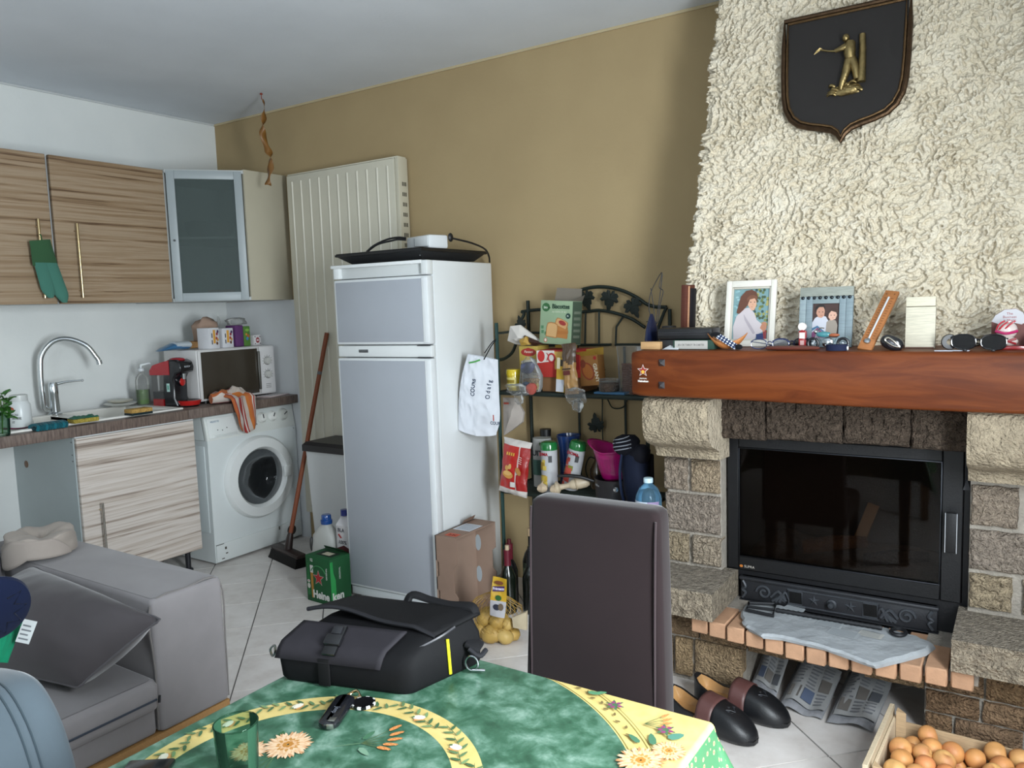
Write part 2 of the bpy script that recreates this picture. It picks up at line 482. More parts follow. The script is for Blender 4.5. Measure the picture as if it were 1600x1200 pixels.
# glazed door frame and rear window frame (outside the picture; they let the daylight in)
g = G()
for a, b in ((-2.68, -2.63), (-2.13, -2.08)): g.box(XR+.02, XR+.08, a, b, .55, 2.05, '#e8e8e4', .006)
g.box(XR+.02, XR+.08, -2.63, -2.13, 2.0, 2.05, '#e8e8e4', .006); g.box(XR+.02, XR+.08, -2.63, -2.13, .55, .60, '#e8e8e4', .006)
structure(g.build('window_2', 'white'))
g = G()
for a, b in ((3.05, 3.11), (4.39, 4.45), (3.72, 3.78)): g.box(a, b, YF-.08, YF-.04, .85, 1.95, '#e8e8e4', .006)
g.box(3.11, 4.39, YF-.08, YF-.04, .85, .91, '#e8e8e4', .006); g.box(3.11, 4.39, YF-.08, YF-.04, 1.89, 1.95, '#e8e8e4', .006)
structure(g.build('window_1', 'white'))

# sticky fly ribbon hanging from the ceiling
fx, fy = .795, -.288
g = G()
vs, fs = [], []
N = 60
for i in range(N+1):
    t = i/N; z = 2.52-t*.46
    a = 1.0+6.5*t+.9*math.sin(t*19); wd = (.017+.004*math.sin(t*31+1))*min(1, t*9+.15)
    cx, cy = fx+.010*math.sin(t*11)+t*.03, fy+.010*math.cos(t*9)
    vs += [(cx-math.cos(a)*wd, cy-math.sin(a)*wd, z), (cx, cy, z+.002), (cx+math.cos(a)*wd, cy+math.sin(a)*wd, z-.004)]
for i in range(N):
    for k in (0, 1): fs.append((i*3+k, i*3+k+1, i*3+k+4, i*3+k+3))
fp = thing('fly_ribbon', 'twisted amber sticky fly ribbon hanging from the ceiling', 'fly paper', (fx, fy, 2.52))
rb = G().add(vs, fs, '#7a5220').build('ribbon', 'satin', fp)
md = rb.modifiers.new('thick', 'SOLIDIFY'); md.thickness = .0012
G().tube([(fx, fy, 2.5499), (fx, fy, 2.515)], .0022, '#7a3020').lathe([(.0075, 0), (.007, .006), (.002, .009)], '#8a3322', 12, T(fx, fy, 2.5405)).build('pin', 'satin', fp)

# ================================================================== kitchen run on the left wall
def bar_handle(name, parent, x, y, z0, z1, out=.03, r=.006):
    g = G().tube([(x+out, y, z0), (x+out, y, z1)], r, '#c9b48c' if z1 > 1.2 else '#cfcac2', 10, 1)
    for z in (z0+.035, z1-.035): g.tube([(x-.001, y, z), (x+out, y, z)], r*.7, '#c4b8a4', 8, 1)
    return g.build(name, 'metal', parent)

def wall_cabinet(y0, y1, label, hy):
    t = thing('wall_cabinet', label, 'cabinet', (.17, (y0+y1)/2, 1.45), group=None)
    g = G()
    g.box(.001, .335, y0, y0+.018, 1.45, 2.15, '#b9bcbc'); g.box(.001, .335, y1-.018, y1, 1.45, 2.15, '#b9bcbc')
    g.box(.001, .335, y0+.018, y1-.018, 1.45, 1.468, '#b9bcbc'); g.box(.001, .335, y0+.018, y1-.018, 2.132, 2.15, '#b9bcbc')
    g.box(.001, .012, y0+.018, y1-.018, 1.468, 2.132, '#b9bcbc')
    g.build('body', 'satin', t)
    d = G().box(.34, .36, y0+.003, y1-.003, 1.447, 2.155, '#a98764', .0015, 1).build('door', 'zebra', t)
    bar_handle('handle', d, .36, hy, 1.475, 1.845 if y0 < -1.25 else 1.835)
    return t
wc1 = wall_cabinet(-1.826, -1.226, 'zebra-grain wall cabinet carrying the green oven glove, cut off by the frame', -1.30)
wc2 = wall_cabinet(-1.216, -.616, 'zebra-grain wall cabinet between the oven glove and the frosted corner unit', -1.12)

# corner cabinet with frosted diagonal door and steel-look end panel
t = thing('corner_cabinet', 'aluminium framed corner wall cabinet with frosted glass door', 'cabinet', (.2, -.25, 1.45))
poly = [(.001, -.001), (.62, -.001), (.62, -.305), (.36, -.612), (.001, -.612)]
inner = [(.012, -.012), (.604, -.012), (.604, -.298), (.350, -.596), (.012, -.596)]
g = G().prism(poly, .018, '#b5b8b6', z0=1.447).prism(poly, .018, '#b5b8b6', z0=2.142)
g.box(.001, .012, -.6, -.012, 1.465, 2.142, '#c0c3c0'); g.box(.012, .604, -.012, -.001, 1.465, 2.142, '#c0c3c0')
g.box(.012, .345, -.612, -.597, 1.465, 2.142, '#c0c3c0')
g.build('body', 'satin', t)
G().box(.605, .622, -.300, -.001, 1.445, 2.166, '#b3ac98', .002).build('end_panel', 'satin', t)
G().prism([(p[0]*.985+.002, p[1]*.98-.006) for p in inner], .012, '#c9cecb', z0=1.79).build('shelf', 'satin', t)
F = frame((.372, -.612, 1.449), (.245, .303, 0), (0, 0, 1))       # door face: x along the diagonal
W_, H_ = .388, .705
d = G()
for a in ((0, .042, 0, H_), (W_-.042, W_, 0, H_), (.042, W_-.042, 0, .045), (.042, W_-.042, H_-.045, H_)):
    d.box(a[0], a[1], a[2], a[3], -.018, .004, '#9aa2a4', .002, X=F)
d = d.build('door', 'satin', t)
G().box(.040, W_-.040, .043, H_-.043, -.012, -.008, '#ffffff', X=F).build('pane', 'frost', d)
G().lathe([(.006, 0), (.006, .012)], '#3c3f40', 10, F @ T(.022, .33, .002)).build('lock', 'satin', d)
# things seen dimly through the frosted pane
single(G().lathe([(.05, 0), (.055, .04), (.055, .11), (.04, .15), (.04, .16)], '#c8b58a'), 'storage_jar', 'satin', (.53, -.215, 1.803), 'cream jar seen dimly behind the frosted cabinet pane', 'jar')
single(G().lathe([(.10, 0), (.13, .04), (.135, .09), (.13, .09), (.12, .04), (.09, .012)], '#4a5050'), 'mixing_bowl', 'satin', (.33, -.33, 1.803), 'dark bowl on the shelf behind the frosted cabinet pane', 'bowl')
single(G().box(-.07, .07, -.05, .05, 0, .045, '#c0623c', .004), 'food_packet', 'card', (.44, -.36, 1.466), 'orange packet lying at the foot of the frosted cabinet', 'packet', rz=math.radians(51))

# green oven glove on the left cabinet's handle
t = thing('oven_glove', 'green oven glove hanging from the left wall cabinet handle', 'oven glove', (.40, -1.285, 1.46))
def glove(z0, z1, col, name, fork):
    rings = []
    for i in range(15):
        k = i/14; z = z1+(z0-z1)*k
        yc = -1.305+.035*(1.74-z)/.28
        wd = .052-.004*math.cos(k*3) if not fork else .046*(1-.62*max(0, k-.75)/.25)
        rings.append([(.400+.013*math.sin(a)*(.6+.4*math.sin(k*PI)), yc+wd*math.cos(a), z+.006*math.cos(a)) for a in [2*PI*j/14 for j in range(14)]])
    g = G().loft(rings, col)
    return g.build(name, 'fabric', t)
glove(1.63, 1.745, '#35563a', 'cuff', False)
g = G()
for s, yo, zb in ((-1, -.022, 1.475), (1, .030, 1.452)):
    rings = []
    for i in range(13):
        k = i/12; z = 1.64+(zb-1.64)*k
        wd = .034*(1-max(0, k-.72)**2*9)
        yc = -1.290+.04*(1.63-z)/.18+yo*(.75+.35*k)
        rings.append([(.400+.012*math.sin(a), yc+max(wd, .004)*math.cos(a), z) for a in [2*PI*j/12 for j in range(12)]])
    g.loft(rings, '#457567')
g.build('hand', 'fabric', t)
G().tube([(.392, -1.30, 1.742), (.387, -1.303, 1.765), (.399, -1.30, 1.77), (.402, -1.297, 1.745)], .0025, '#2f5a34').build('loop', 'fabric', t)

# worktop
t = thing('worktop', 'long brown grained worktop over sink cabinet and washing machine', 'worktop', (.31, -.9, .83))
g = G()
g.box(.001, .62, -.745, -.008, .829, .879, '#6b5c54', .004); g.box(.001, .095, -2.3, -.745, .829, .879, '#6b5c54'); g.box(.545, .62, -2.3, -.745, .829, .879, '#6b5c54', .004)
g.box(.095, .545, -2.3, -1.62, .829, .879, '#6b5c54')
g.build('top', 'worktop', t)
# sink
t = thing('sink', 'white ceramic sink with drainer set into the worktop', 'sink', (.32, -1.18, .88))
sx0, sx1, sy0, sy1 = .085, .560, -1.66, -.735
g = G()
g.box(sx0, sx1, sy0, -1.60, .879, .889, '#e4e2db', .003); g.box(sx0, .13, -1.60, sy1, .879, .889, '#e4e2db', .003)
g.box(.525, sx1, -1.60, sy1, .879, .889, '#e4e2db', .003); g.box(.13, .525, -.80, sy1, .879, .889, '#e4e2db', .003)
g.box(.13, .525, -1.20, -1.13, .865, .886, '#e4e2db', .003)
g.build('rim', 'white', t)
g = G()
for y0, y1, zz in ((-1.60, -1.20, .865), (-1.13, -.80, .73)):
    g.box(.13, .525, y0, y1, zz-.006, zz, '#dedcd4'); g.box(.126, .13, y0, y1, zz, .882, '#dedcd4'); g.box(.525, .529, y0, y1, zz, .882, '#dedcd4')
    g.box(.13, .525, y0-.004, y0, zz, .882, '#dedcd4'); g.box(.13, .525, y1, y1+.004, zz, .882, '#dedcd4')
g.build('basin', 'white', t)
for k in range(7):
    G().box(.16+k*.055, .168+k*.055, -1.58, -1.22, .865, .871, '#e4e2db', .002).build('drainer_rib', 'white', t)
G().lathe([(.03, 0), (.03, .004), (.01, .006)], '#b9bdc0', 16, T(.33, -.96, .731)).build('drain', 'metal', t)

# tap
t = thing('tap', 'chrome swan-neck mixer tap behind the sink', 'tap', (.11, -1.165, .889))
bx, by = .112, -1.165
G().lathe([(.033, 0), (.033, .006), (.024, .012), (.022, .10), (.023, .105), (.023, .155), (.018, .165), (0, .167)], '#d8dde0', 24, T(bx, by, .889)).build('body', 'metal', t)
sp = [(bx, by-.028, .915), (bx, by-.05, .93), (bx+.002, by-.056, 1.0), (bx+.005, by-.056, 1.12), (bx+.012, by-.045, 1.20), (bx+.04, by+.0, 1.262), (bx+.075, by+.06, 1.272), (bx+.115, by+.125, 1.235), (bx+.135, by+.16, 1.175), (bx+.14, by+.17, 1.155)]
G().tube(sp, .0125, '#d8dde0', 14, 7).tube([sp[-1], (bx+.141, by+.173, 1.135)], .0145, '#d8dde0', 14, 1).build('spout', 'metal', t)
G().tube([(bx, by, 1.04), (bx+.03, by+.05, 1.052), (bx+.07, by+.11, 1.055)], [.009, .006, .0045], '#d8dde0', 10).ball((bx+.072, by+.113, 1.055), .0065, '#d8dde0', 10, 8).build('lever', 'metal', t)

# sink base cabinet
t = thing('sink_cabinet', 'grey base cabinet with zebra-grain door under the sink', 'cabinet', (.3, -1.02, .0))
g = G()
g.box(.001, .58, -1.330, -1.312, .12, .829, '#a9b3b4'); g.box(.001, .58, -.728, -.710, .12, .829, '#a9b3b4'); g.box(.001, .58, -1.312, -.728, .12, .138, '#a9b3b4'); g.box(.001, .01, -1.312, -.728, .138, .829, '#a9b3b4')
g.box(.572, .598, -1.33, -.71, .8205, .829, '#d5d8d8')
g.build('body', 'satin', t)
d = G().box(.583, .602, -1.326, -.711, .124, .819, '#c0a890', .0015, 1).build('door', 'zebralit', t)
bar_handle('handle', d, .602, -1.245, .135, .50)
for x, y in ((.53, -1.28), (.53, -.755), (.06, -1.28), (.06, -.755)):
    G().lathe([(.024, 0), (.024, .012), (.014, .02), (.014, .1), (.022, .105), (.022, .12)], '#15161c', 14, T(x, y, 0)).build('foot', 'satin', t)
G().lathe([(.018, 0), (.018, .002), (.011, .003)], '#6b4a30', 14, frame((.12, -1.3301, .66), (1, 0, 0), (0, 0, 1))).build('cable_hole', 'satin', t)
for z in (.80, .74, .71): G().lathe([(.004, 0), (.003, .001)], '#3c3c3c', 8, frame((.565, -1.3301, z), (1, 0, 0), (0, 0, 1))).build('peg_hole', 'satin', t)

# washing machine
t = thing('washing_machine', 'white front-loading washing machine under the worktop end', 'washing machine', (.3, -.315, 0))
wy0, wy1 = -.627, -.015
g = G().box(.03, .40, wy0, wy1, .012, .690, '#d9dedd').box(.40, .589, wy0, wy0+.012, .012, .690, '#d9dedd').box(.40, .589, wy1-.012, wy1, .012, .690, '#d9dedd').box(.40, .589, wy0+.012, wy1-.012, .012, .024, '#d9dedd').box(.40, .589, wy0+.012, wy1-.012, .678, .690, '#d9dedd')
ph_r = [(wy0, .012), (wy1, .690)]
ring_o, ring_i = [], []
for q in range(48):
    a = 2*PI*q/48; ca, sa = math.cos(a), math.sin(a)
    ky = ((wy1+.305) if ca > 0 else (-.305-wy0))/max(abs(ca), 1e-6); kz = ((.690-.435) if sa > 0 else (.435-.012))/max(abs(sa), 1e-6)
    k_ = min(ky, kz); ring_o.append((.590, -.305+ca*k_, .435+sa*k_)); ring_i.append((.590, -.305+.163*ca, .435+.163*sa))
g.loft([ring_o, ring_i, [(x-.05, y, z) for x, y, z in ring_i]], '#d9dedd', cap=False)
g.box(.03, .575, wy0+.004, wy1-.004, .690, .822, '#d3d8d6', .004)
g.build('cabinet', 'white', t)
# control fascia, raked back
Fp = frame((.592, wy0, .688), (0, 1, 0), (-.022, 0, .134))
G().box(0, .612, 0, .136, -.03, .0, '#dcdfda', .006, X=Fp).build('control_panel', 'white', t)
dr = G().box(.012, .205, .012, .122, 0, .006, '#e2e5e2', .003, X=Fp).build('detergent_drawer', 'white', t)
G().box(.04, .19, .018, .028, .006, .011, '#d3d7d4', .002, X=Fp).build('drawer_grip', 'white', dr)
wtext('VEDETTE', .014, '#2f5f86', dr, Fp @ T(.03, .098, .0062))
for k, x in enumerate((.375, .450, .530)):
    r = .026 if k < 2 else .032
    kb = G().lathe([(r+.006, 0, '#cfd2cc'), (r+.004, .004, '#e6e7e2' if k < 2 else '#c4c6c0'), (r*.8, .018), (0, .020)], '#e6e7e2', 22, Fp @ T(x, .082, 0)).build('knob', 'white', t)
    G().box(-.003, .003, -.005, r*.7, .018, .023, '#4a4d4d', .001, X=Fp @ T(x, .082, 0) @ RZ(-30*k)).build('pointer', 'satin', kb)
for k in range(3): G().box(.225+k*.034, .250+k*.034, .030, .058, 0, .007, '#d9dcd6', .003, X=Fp).build('push_button', 'white', t)
for x, z in ((.07, .055), (.10, .05), (.13, .06), (.22, .09), (.33, .11), (.335, .05), (.49, .12), (.56, .12)): G().lathe([(.0035, 0), (.003, .0008)], '#26292b', 8, Fp @ T(x, z, .0002 if x > .206 else .0062)).build('marking', 'print', t)
Fd = frame((.593, -.305, .435), (0, 1, 0), (0, 0, 1))
G().lathe([(.238, -.004), (.238, .010), (.225, .030), (.175, .038), (.162, .022), (.155, -.01), (.160, -.03)], '#dfe1df', 44, Fd, cap=False).build('door_ring', 'white', t)
dg = G().lathe([(.158, .012), (.150, .0), (.12, -.045), (.06, -.075), (0, -.08)], '#4a4d4f', 36, Fd, cap=False).build('door_glass', 'washglass', t)
G().lathe([(.157, -.025), (.157, -.030), (0, -.031)], '#2a2d2f', 36, Fd @ T(0, 0, -.14)).lathe([(.163, -.045), (.157, -.06), (.150, -.165)], '#3c4042', 36, Fd, cap=False).build('drum', 'brushed', t)
for k in range(9): G().tube([(-.05+k*.009, .0, -.125), (-.045+k*.009, .045, -.12)], .0018, '#c9cdd0', 6, 1, X=Fd).build('drum_rib', 'metal', t)
G().box(.150, .205, -.03, .035, .030, .042, '#e6e8e6', .006, X=Fd).build('door_latch', 'white', t)
G().box(.588, .5985, wy0+.004, wy1-.004, .016, .115, '#d4d8d6', .003).build('plinth', 'white', t)
G().lathe([(.032, 0), (.030, .006), (0, .008)], '#2a2623', 20, frame((.5985, -.1, .065), (0, 1, 0), (0, 0, 1))).build('filter_cap', 'satin', t)
g = G()
for y, z, a, b in ((-.60, .112, .05, .004), (-.565, .085, .012, .014), (-.56, .055, .014, .006), (-.585, .030, .018, .005), (-.19, .10, .008, .02)): g.box(.5985, .5992, y-a/2, y+a/2, z-b/2, z+b/2, '#4a4640')
g.build('scuff_marks', 'print', t)
for x, y in ((.07, wy0+.05), (.54, wy0+.05), (.07, wy1-.05), (.54, wy1-.05)): G().lathe([(.018, 0), (.018, .013)], '#2c2c2c', 10, T(x, y, 0)).build('foot', 'satin', t)
G().box(.2, .56, wy0-.004, wy0, .18, .66, '#cfd6d6', .0015).build('side_panel', 'white', t)

# microwave oven, turned slightly into the room
mw = thing('microwave_oven', 'white microwave oven with dark glass door on the worktop corner', 'microwave', (.315, -.305, .879), math.radians(-4))
def B(*a, **k): return G().box(*a, **k)
part(B(-.17, .168, -.255, .245, .014, .300, '#d8d6d4', .006), 'case', 'white', mw)
Fm = frame((.168, -.255, .016), (0, 1, 0), (0, 0, 1))
dd = part(B(.004, .392, .004, .280, 0, .012, '#c9c7c5', .004, X=Fm), 'door', 'white', mw)
part(B(.020, .380, .012, .272, .012, .0135, '#3a342c', .002, X=Fm), 'window_pane', 'gloss', dd)
part(B(.378, .392, .03, .255, .013, .024, '#8d8c88', .004, X=Fm), 'handle', 'brushed', dd)
cp = part(B(.396, .497, .004, .280, 0, .011, '#cfcdcc', .004, X=Fm), 'control_panel', 'white', mw)
for z in (.195, .115):
    kb = part(G().lathe([(.026, 0, '#8a8985'), (.022, .003, '#b9b8b3'), (.019, .016), (0, .018)], '#6f6e6a', 20, Fm @ T(.447, z, .011)), 'dial', 'satin', cp)
    for k in range(9):
        a = math.radians(-120+k*30)
        part(B(-.0012, .0012, .029, .034, 0, .0007, '#4a4a48', X=Fm @ T(.447, z, .0112) @ RZ(-120+k*30)), 'tick_mark', 'print', cp)
for z in (.055, .045, .035): part(B(.43, .465, z, z+.004, .011, .0117, '#8b8a88', X=Fm), 'printed_line', 'print', cp)
for x, y in ((-.14, -.2), (.14, -.2), (-.14, .2), (.14, .2)): part(G().lathe([(.014, 0), (.012, .014)], '#222222', 10, T(x, y, 0)), 'foot', 'satin', mw)
mz = .879+.3005
# boxes and bags on the microwave
def capsule_box(y, x, label, rz, h):
    t = thing('capsule_box', label, 'box', (x, y, mz), math.radians(rz), 'capsule boxes on the microwave')
    part(B(-.045, .045, -.038, .038, 0, h, '#cdcdd0', .002), 'carton', 'card', t)
    Fb = frame((.0455, -.038, 0), (0, 1, 0), (0, 0, 1))
    part(B(.030, .046, .03, h-.012, 0, .0006, '#d39a3f', X=Fb), 'stripe', 'print', t)
    g = G().box(.018, .024, h*.52, h-.03, 0, .0005, '#23252b', X=Fb).box(.018, .024, .025, h*.42, 0, .0005, '#23252b', X=Fb)
    part(g, 'lettering_block', 'print', t)
    g = G()
    for k, (a, b, c) in enumerate(((.058, h-.035, '#8a2438'), (.064, h-.022, '#452a55'), (.054, h*.5, '#a0322c'), (.062, h*.42, '#b98a42'), (.056, .03, '#5c3420'))): g.disc(a, b, .007, .009, c, Fb, .0005+k*.0001, 12)
    part(g, 'printed_capsules', 'print', t)
capsule_box(-.435, .395, 'white capsule box on the microwave, left of its twin', 8, .118)
capsule_box(-.325, .375, 'white capsule box between its twin and the purple bag', 2, .112)
t = thing('coffee_bag', 'purple and green carton bag with clear wrapper on the microwave', 'bag', (.36, -.215, mz), math.radians(3))
part(B(-.04, .045, -.048, .012, 0, .125, '#5a2f63', .006), 'purple_side', 'card', t)
part(B(-.038, .047, .013, .060, 0, .118, '#4f7a30', .005), 'green_side', 'card', t)
Fb = frame((.0475, .013, 0), (0, 1, 0), (0, 0, 1))
part(G().disc(.022, .045, .009, .010, '#3f7fb0', Fb, .0005).disc(.030, .06, .008, .009, '#b5542c', Fb, .0006).disc(.016, .07, .007, .007, '#d08a3a', Fb, .0006).disc(.024, .095, .015, .008, '#7fae4a', Fb, .0005), 'printed_dots', 'print', t)
def crumple(c, r, col, name, mat, parent, seed, nz=.35, e=.7, nu=18, nv=12, local=True):
    g = G().ball(c, r, col, nu, nv, e, None, nz, seed)
    return part(g, name, mat, parent, 60) if local else g.build(name, mat, parent, ang=60)
crumple((.0, .0, .148), (.045, .055, .022), '#cdd3d8', 'clear_wrapper', 'film', t, 3)
t = thing('bakery_bag', 'crumpled pale paper bag behind the capsule boxes', 'bag', (.27, -.36, mz))
crumple((0, 0, .10), (.05, .075, .075), '#a58a78', 'bag_body', 'paper', t, 5, .25)
part(G().tube([(.03, .045, .10), (.045, .06, .15), (.042, .058, .185)], [.014, .01, .002], '#c5c6c6', 8), 'twisted_top', 'film', t)
t = thing('rice_cake_packet', 'blue and white open packet of crispbread on the microwave', 'packet', (.30, -.545, mz), math.radians(-6))
g = G().loft([[(.06*math.cos(a)*k[1], k[0], .022*k[2]+.020*k[2]*math.sin(a)) for a in [2*PI*j/14 for j in range(14)]] for k in ((-.135, .55, .1), (-.11, .8, .45), (-.06, 1, .95), (0, 1, 1.1), (.03, .95, 1.15))], '#3f6f96')
part(g, 'wrapper', 'foil', t)
part(G().loft([[(.055*math.cos(a)*k[1]+.012, k[0], .030+.020*math.sin(a)) for a in [2*PI*j/14 for j in range(14)]] for k in ((-.055, .9), (.0, 1), (.028, 1))], '#b9c1c6'), 'white_band', 'foil', t)
part(G().box(-.045, .05, .02, .115, .006, .046, '#a07a50', .012), 'crispbread', 'stone', t)
t = thing('sugar_box', 'small white box with red badge at the right end of the microwave', 'box', (.36, -.095, mz), math.radians(6))
part(B(-.03, .03, -.028, .028, 0, .062, '#cfcbca', .003), 'carton', 'card', t)
Fb = frame((.0305, -.028, 0), (0, 1, 0), (0, 0, 1))
part(G().disc(.028, .031, .015, .018, '#8e3038', Fb, .0006, 8).disc(.028, .031, .010, .006, '#d7c2c0', Fb, .0008), 'badge', 'print', t)
for a in (.008, .048):
    for b in (.010, .052): part(G().disc(a, b, .004, .004, '#22252a', Fb, .0006, 10), 'corner_dot', 'print', t)
single(G().ball((0, 0, .012), (.016, .016, .012), '#1d1f22', 12, 8), 'bottle_stopper', 'satin', (.37, -.152, mz), 'small black stopper between purple bag and white box', 'stopper')
single(G().box(-.06, .06, -.09, .09, 0, .004, '#b9a6a4', .001).box(-.05, .055, -.07, .085, .0042, .006, '#cfc8c8'), 'loose_leaflets', 'paper', (.52, -.12, .8795), 'thin leaflets sticking out under the microwave', 'leaflets', rz=.2)

# coffee machine
cm = thing('coffee_machine', 'red and black capsule coffee machine in front of the microwave', 'coffee machine', (.385, -.662, .879), math.radians(14))
# local frame: x forward (spout side), y left-right
part(G().loft([[(x, y, z) for x, y in [(-.105, -.05), (-.03, -.056), (-.03, .056), (-.105, .05)]] for z, dx in ((.0, 0), (.045, 0))], '#8e1c20'), 'tank_base', 'gloss', cm)
part(G().loft([[(x, y, z) for x, y in [(-.108, -.05), (-.03, -.056), (-.03, .056), (-.108, .05)]] for z in (.046, .175)], '#a8949c'), 'water_tank', 'film', cm)
part(G().loft([[(x, y, z) for x, y in [(-.106, -.046), (-.034, -.05), (-.034, .05), (-.106, .046)]] for z in (.048, .085)], '#9a8a92'), 'tank_water', 'washglass', cm)
rb = [(-.112, .176), (-.112, .20), (-.09, .228), (-.03, .245), (.02, .255), (.02, .176)]
part(G().prism(rb, .112, '#a3262c', X=frame((0, .056, 0), (1, 0, 0), (0, 0, 1)), ), 'red_hood', 'gloss', cm)
sil = [(-.03, 0), (-.032, .10), (-.025, .18), (-.03, .235), (.01, .258), (.06, .258), (.088, .245), (.098, .215), (.092, .188), (.06, .18), (.045, .155), (.042, .05), (.06, .012), (.06, 0)]
bd = part(G().prism(sil, .104, '#15161a', X=frame((0, .052, 0), (1, 0, 0), (0, 0, 1))), 'body', 'gloss', cm)
md = bd.modifiers.new('round', 'BEVEL'); md.width = .008; md.segments = 2; md.limit_method = 'ANGLE'
part(G().ball((.03, 0, .256), (.05, .035, .012), '#a3262c', 16, 8), 'lid_button', 'gloss', cm)
part(G().lathe([(.024, 0, '#101114'), (.022, .012, '#b0201e'), (.016, .017), (0, .018)], '#b0201e', 22, frame((.046, .0, .135), (0, 1, 0), (.0, 0, 1))), 'start_dial', 'gloss', cm)
part(G().lathe([(.012, 0), (.010, -.03)], '#c8ccd0', 14, T(.068, 0, .18)), 'spout', 'metal', cm)
part(G().lathe([(.045, 0, '#141416'), (.052, .01, '#b3201e'), (.062, .034), (.058, .036, '#1c1010'), (.04, .028), (0, .028)], '#b3201e', 26, T(.095, 0, 0)), 'drip_tray', 'gloss', cm)
Fc = frame((.0, -.0525, .085), (1, 0, 0), (0, 0, 1))
part(B(-.005, .016, .0, .045, 0, .0008, '#a9c6c0', .0005, X=Fc).box(.0, .011, .012, .035, .0008, .0012, '#5d9a86', X=Fc), 'sticker', 'print', cm)
text('BOSCH', .013, '#c9cdd2', cm, frame((.0965, -.022, .214), (0, 1, 0), (-.1, 0, 1)))

# washing-up liquid, saucers
t = thing('soap_bottle', 'clear pump bottle of green washing-up liquid beside coffee machine', 'bottle', (.20, -.735, .8895))
part(G().lathe([(.034, .0), (.036, .01), (.036, .13), (.030, .155), (.014, .172), (.014, .185)], '#d5dcd8', 20), 'bottle', 'film', t)
part(G().lathe([(.031, .004), (.033, .012), (.033, .085), (0, .086)], '#5d8a35', 20), 'liquid', 'liquid', t)
part(G().lathe([(.016, .185), (.016, .20), (.006, .203), (.006, .222)], '#c9ced0', 14).tube([(0, 0, .218), (.02, .035, .226), (.022, .045, .222)], [.006, .005, .004], '#dfe3e4', 8), 'pump', 'satin', t)
part(G().grid(lambda u, v: (.0365*math.cos(-1.4+u*2.2), .0365*math.sin(-1.4+u*2.2), .03+v*.08), 8, 2, '#c7b3b6'), 'label_patch', 'film', t)
t = thing('soap_dishes', 'two stacked white saucers behind the sink', 'saucers', (.135, -.83, .8895))
part(G().lathe([(.04, 0), (.08, .012), (.085, .018), (.08, .020), (.04, .008), (0, .008)], '#cfd0ca', 24), 'lower_saucer', 'white', t)
part(G().lathe([(.035, .018), (.062, .028), (.066, .034), (.06, .036), (0, .030)], '#c4c0b0', 24), 'upper_saucer', 'white', t)

# sponges, scrubber, jar, plant
t = thing('scouring_sponge', 'yellow sponge with green scourer top on the sink edge', 'sponge', (.575, -1.27, .8895), math.radians(86))
part(B(-.058, .058, -.035, .035, 0, .020, '#b5a04a', .004), 'sponge_foam', 'stone', t)
part(G().grid(lambda u, v: (-.06+.12*u, -.037+.074*v, .0205+.010*(.5+noise.noise(Vector((u*6, v*4, 1))))*(1 if .02 < u < .98 and .02 < v < .98 else 0)), 16, 10, '#26604a'), 'scourer', 'fabric', t)
t = thing('dish_sponge', 'pale orange sponge with black scourer underneath at sink rim', 'sponge', (.585, -1.0, .8895), math.radians(90))
part(B(-.055, .055, -.035, .035, .0, .011, '#1b2a2c', .002), 'scourer', 'fabric', t)
part(B(-.055, .055, -.035, .035, .0112, .030, '#c9a15c', .003), 'sponge_foam', 'stone', t)
t = thing('knitted_scrubber', 'crumpled teal knitted scrubber on the worktop edge', 'scrubber', (.578, -1.43, .879), math.radians(90))
g = G()
for k in range(11):
    x = -.062+k*.0124
    g.tube([(x-.004, -.036, .004), (x, -.038, .020), (x+.003, 0, .027), (x, .038, .018), (x+.004, .036, .004)], .0075, '#14505a' if k % 3 else '#1d6470', 7, 4)
part(g.box(-.064, .064, -.034, .034, .0, .018, '#0f434c', .006), 'yarn', 'fabric', t)
t = thing('white_tub', 'white screw-top tub with red logo beside the sink', 'tub', (.43, -1.478, .8895))
part(G().lathe([(.043, 0), (.046, .006), (.046, .10), (.036, .118)], '#d4d8d8', 28), 'tub_body', 'white', t)
part(G().lathe([(.036, .118), (.037, .122), (.036, .145), (.030, .148), (0, .148)], '#c8cbc9', 28), 'lid', 'white', t)
cyl = lambda a0, a1, z0, z1, r=.0465: (lambda u, v: (r*math.cos(a0+(a1-a0)*u), r*math.sin(a0+(a1-a0)*u), z0+(z1-z0)*v))
part(G().grid(cyl(-2.4, -1.75, .02, .095), 8, 1, '#5e2422'), 'label_patch', 'print', t)
part(G().disc(0, 0, .013, .013, '#a84a2c', frame((.020, -.0425, .082), (.9, .42, 0), (0, 0, 1)), .0006), 'logo', 'print', t)
for k, s in enumerate(('YOU', 'WHITE', 'IT')):
    text(s, .014, '#2a2a2a', t, frame((.017+.001*k, -.0435, .055-k*.017), (.83, .55, 0), (0, 0, 1)), depth=.0004)
t = thing('funnel_cup', 'white plastic funnel standing behind the white tub', 'funnel', (.30, -1.43, .872))
part(G().lathe([(.062, .0), (.066, .01), (.055, .04), (.03, .085), (.022, .105), (0, .106)], '#c9cdca', 26), 'cone', 'white', t)
part(G().lathe([(.064, -.0005), (.066, .004), (.064, .006)], '#8c2a5c', 26, cap=False), 'rim', 'satin', t)
t = thing('herb_glass', 'drinking glass holding a leafy basil sprig on the worktop', 'plant', (.585, -1.625, .879))
part(G().lathe([(.026, 0), (.030, .01), (.034, .105), (.032, .105), (.028, .012), (0, .008)], '#dfe8ea', 24), 'glass', 'glassy', t)
part(G().tube([(0, 0, .01), (.004, .003, .10), (-.004, .006, .16)], .003, '#4c6a2c', 6).tube([(.004, -.002, .01), (.012, .002, .09), (.018, .01, .15)], .0025, '#4c6a2c', 6), 'stem', 'matte', t)
lf = None
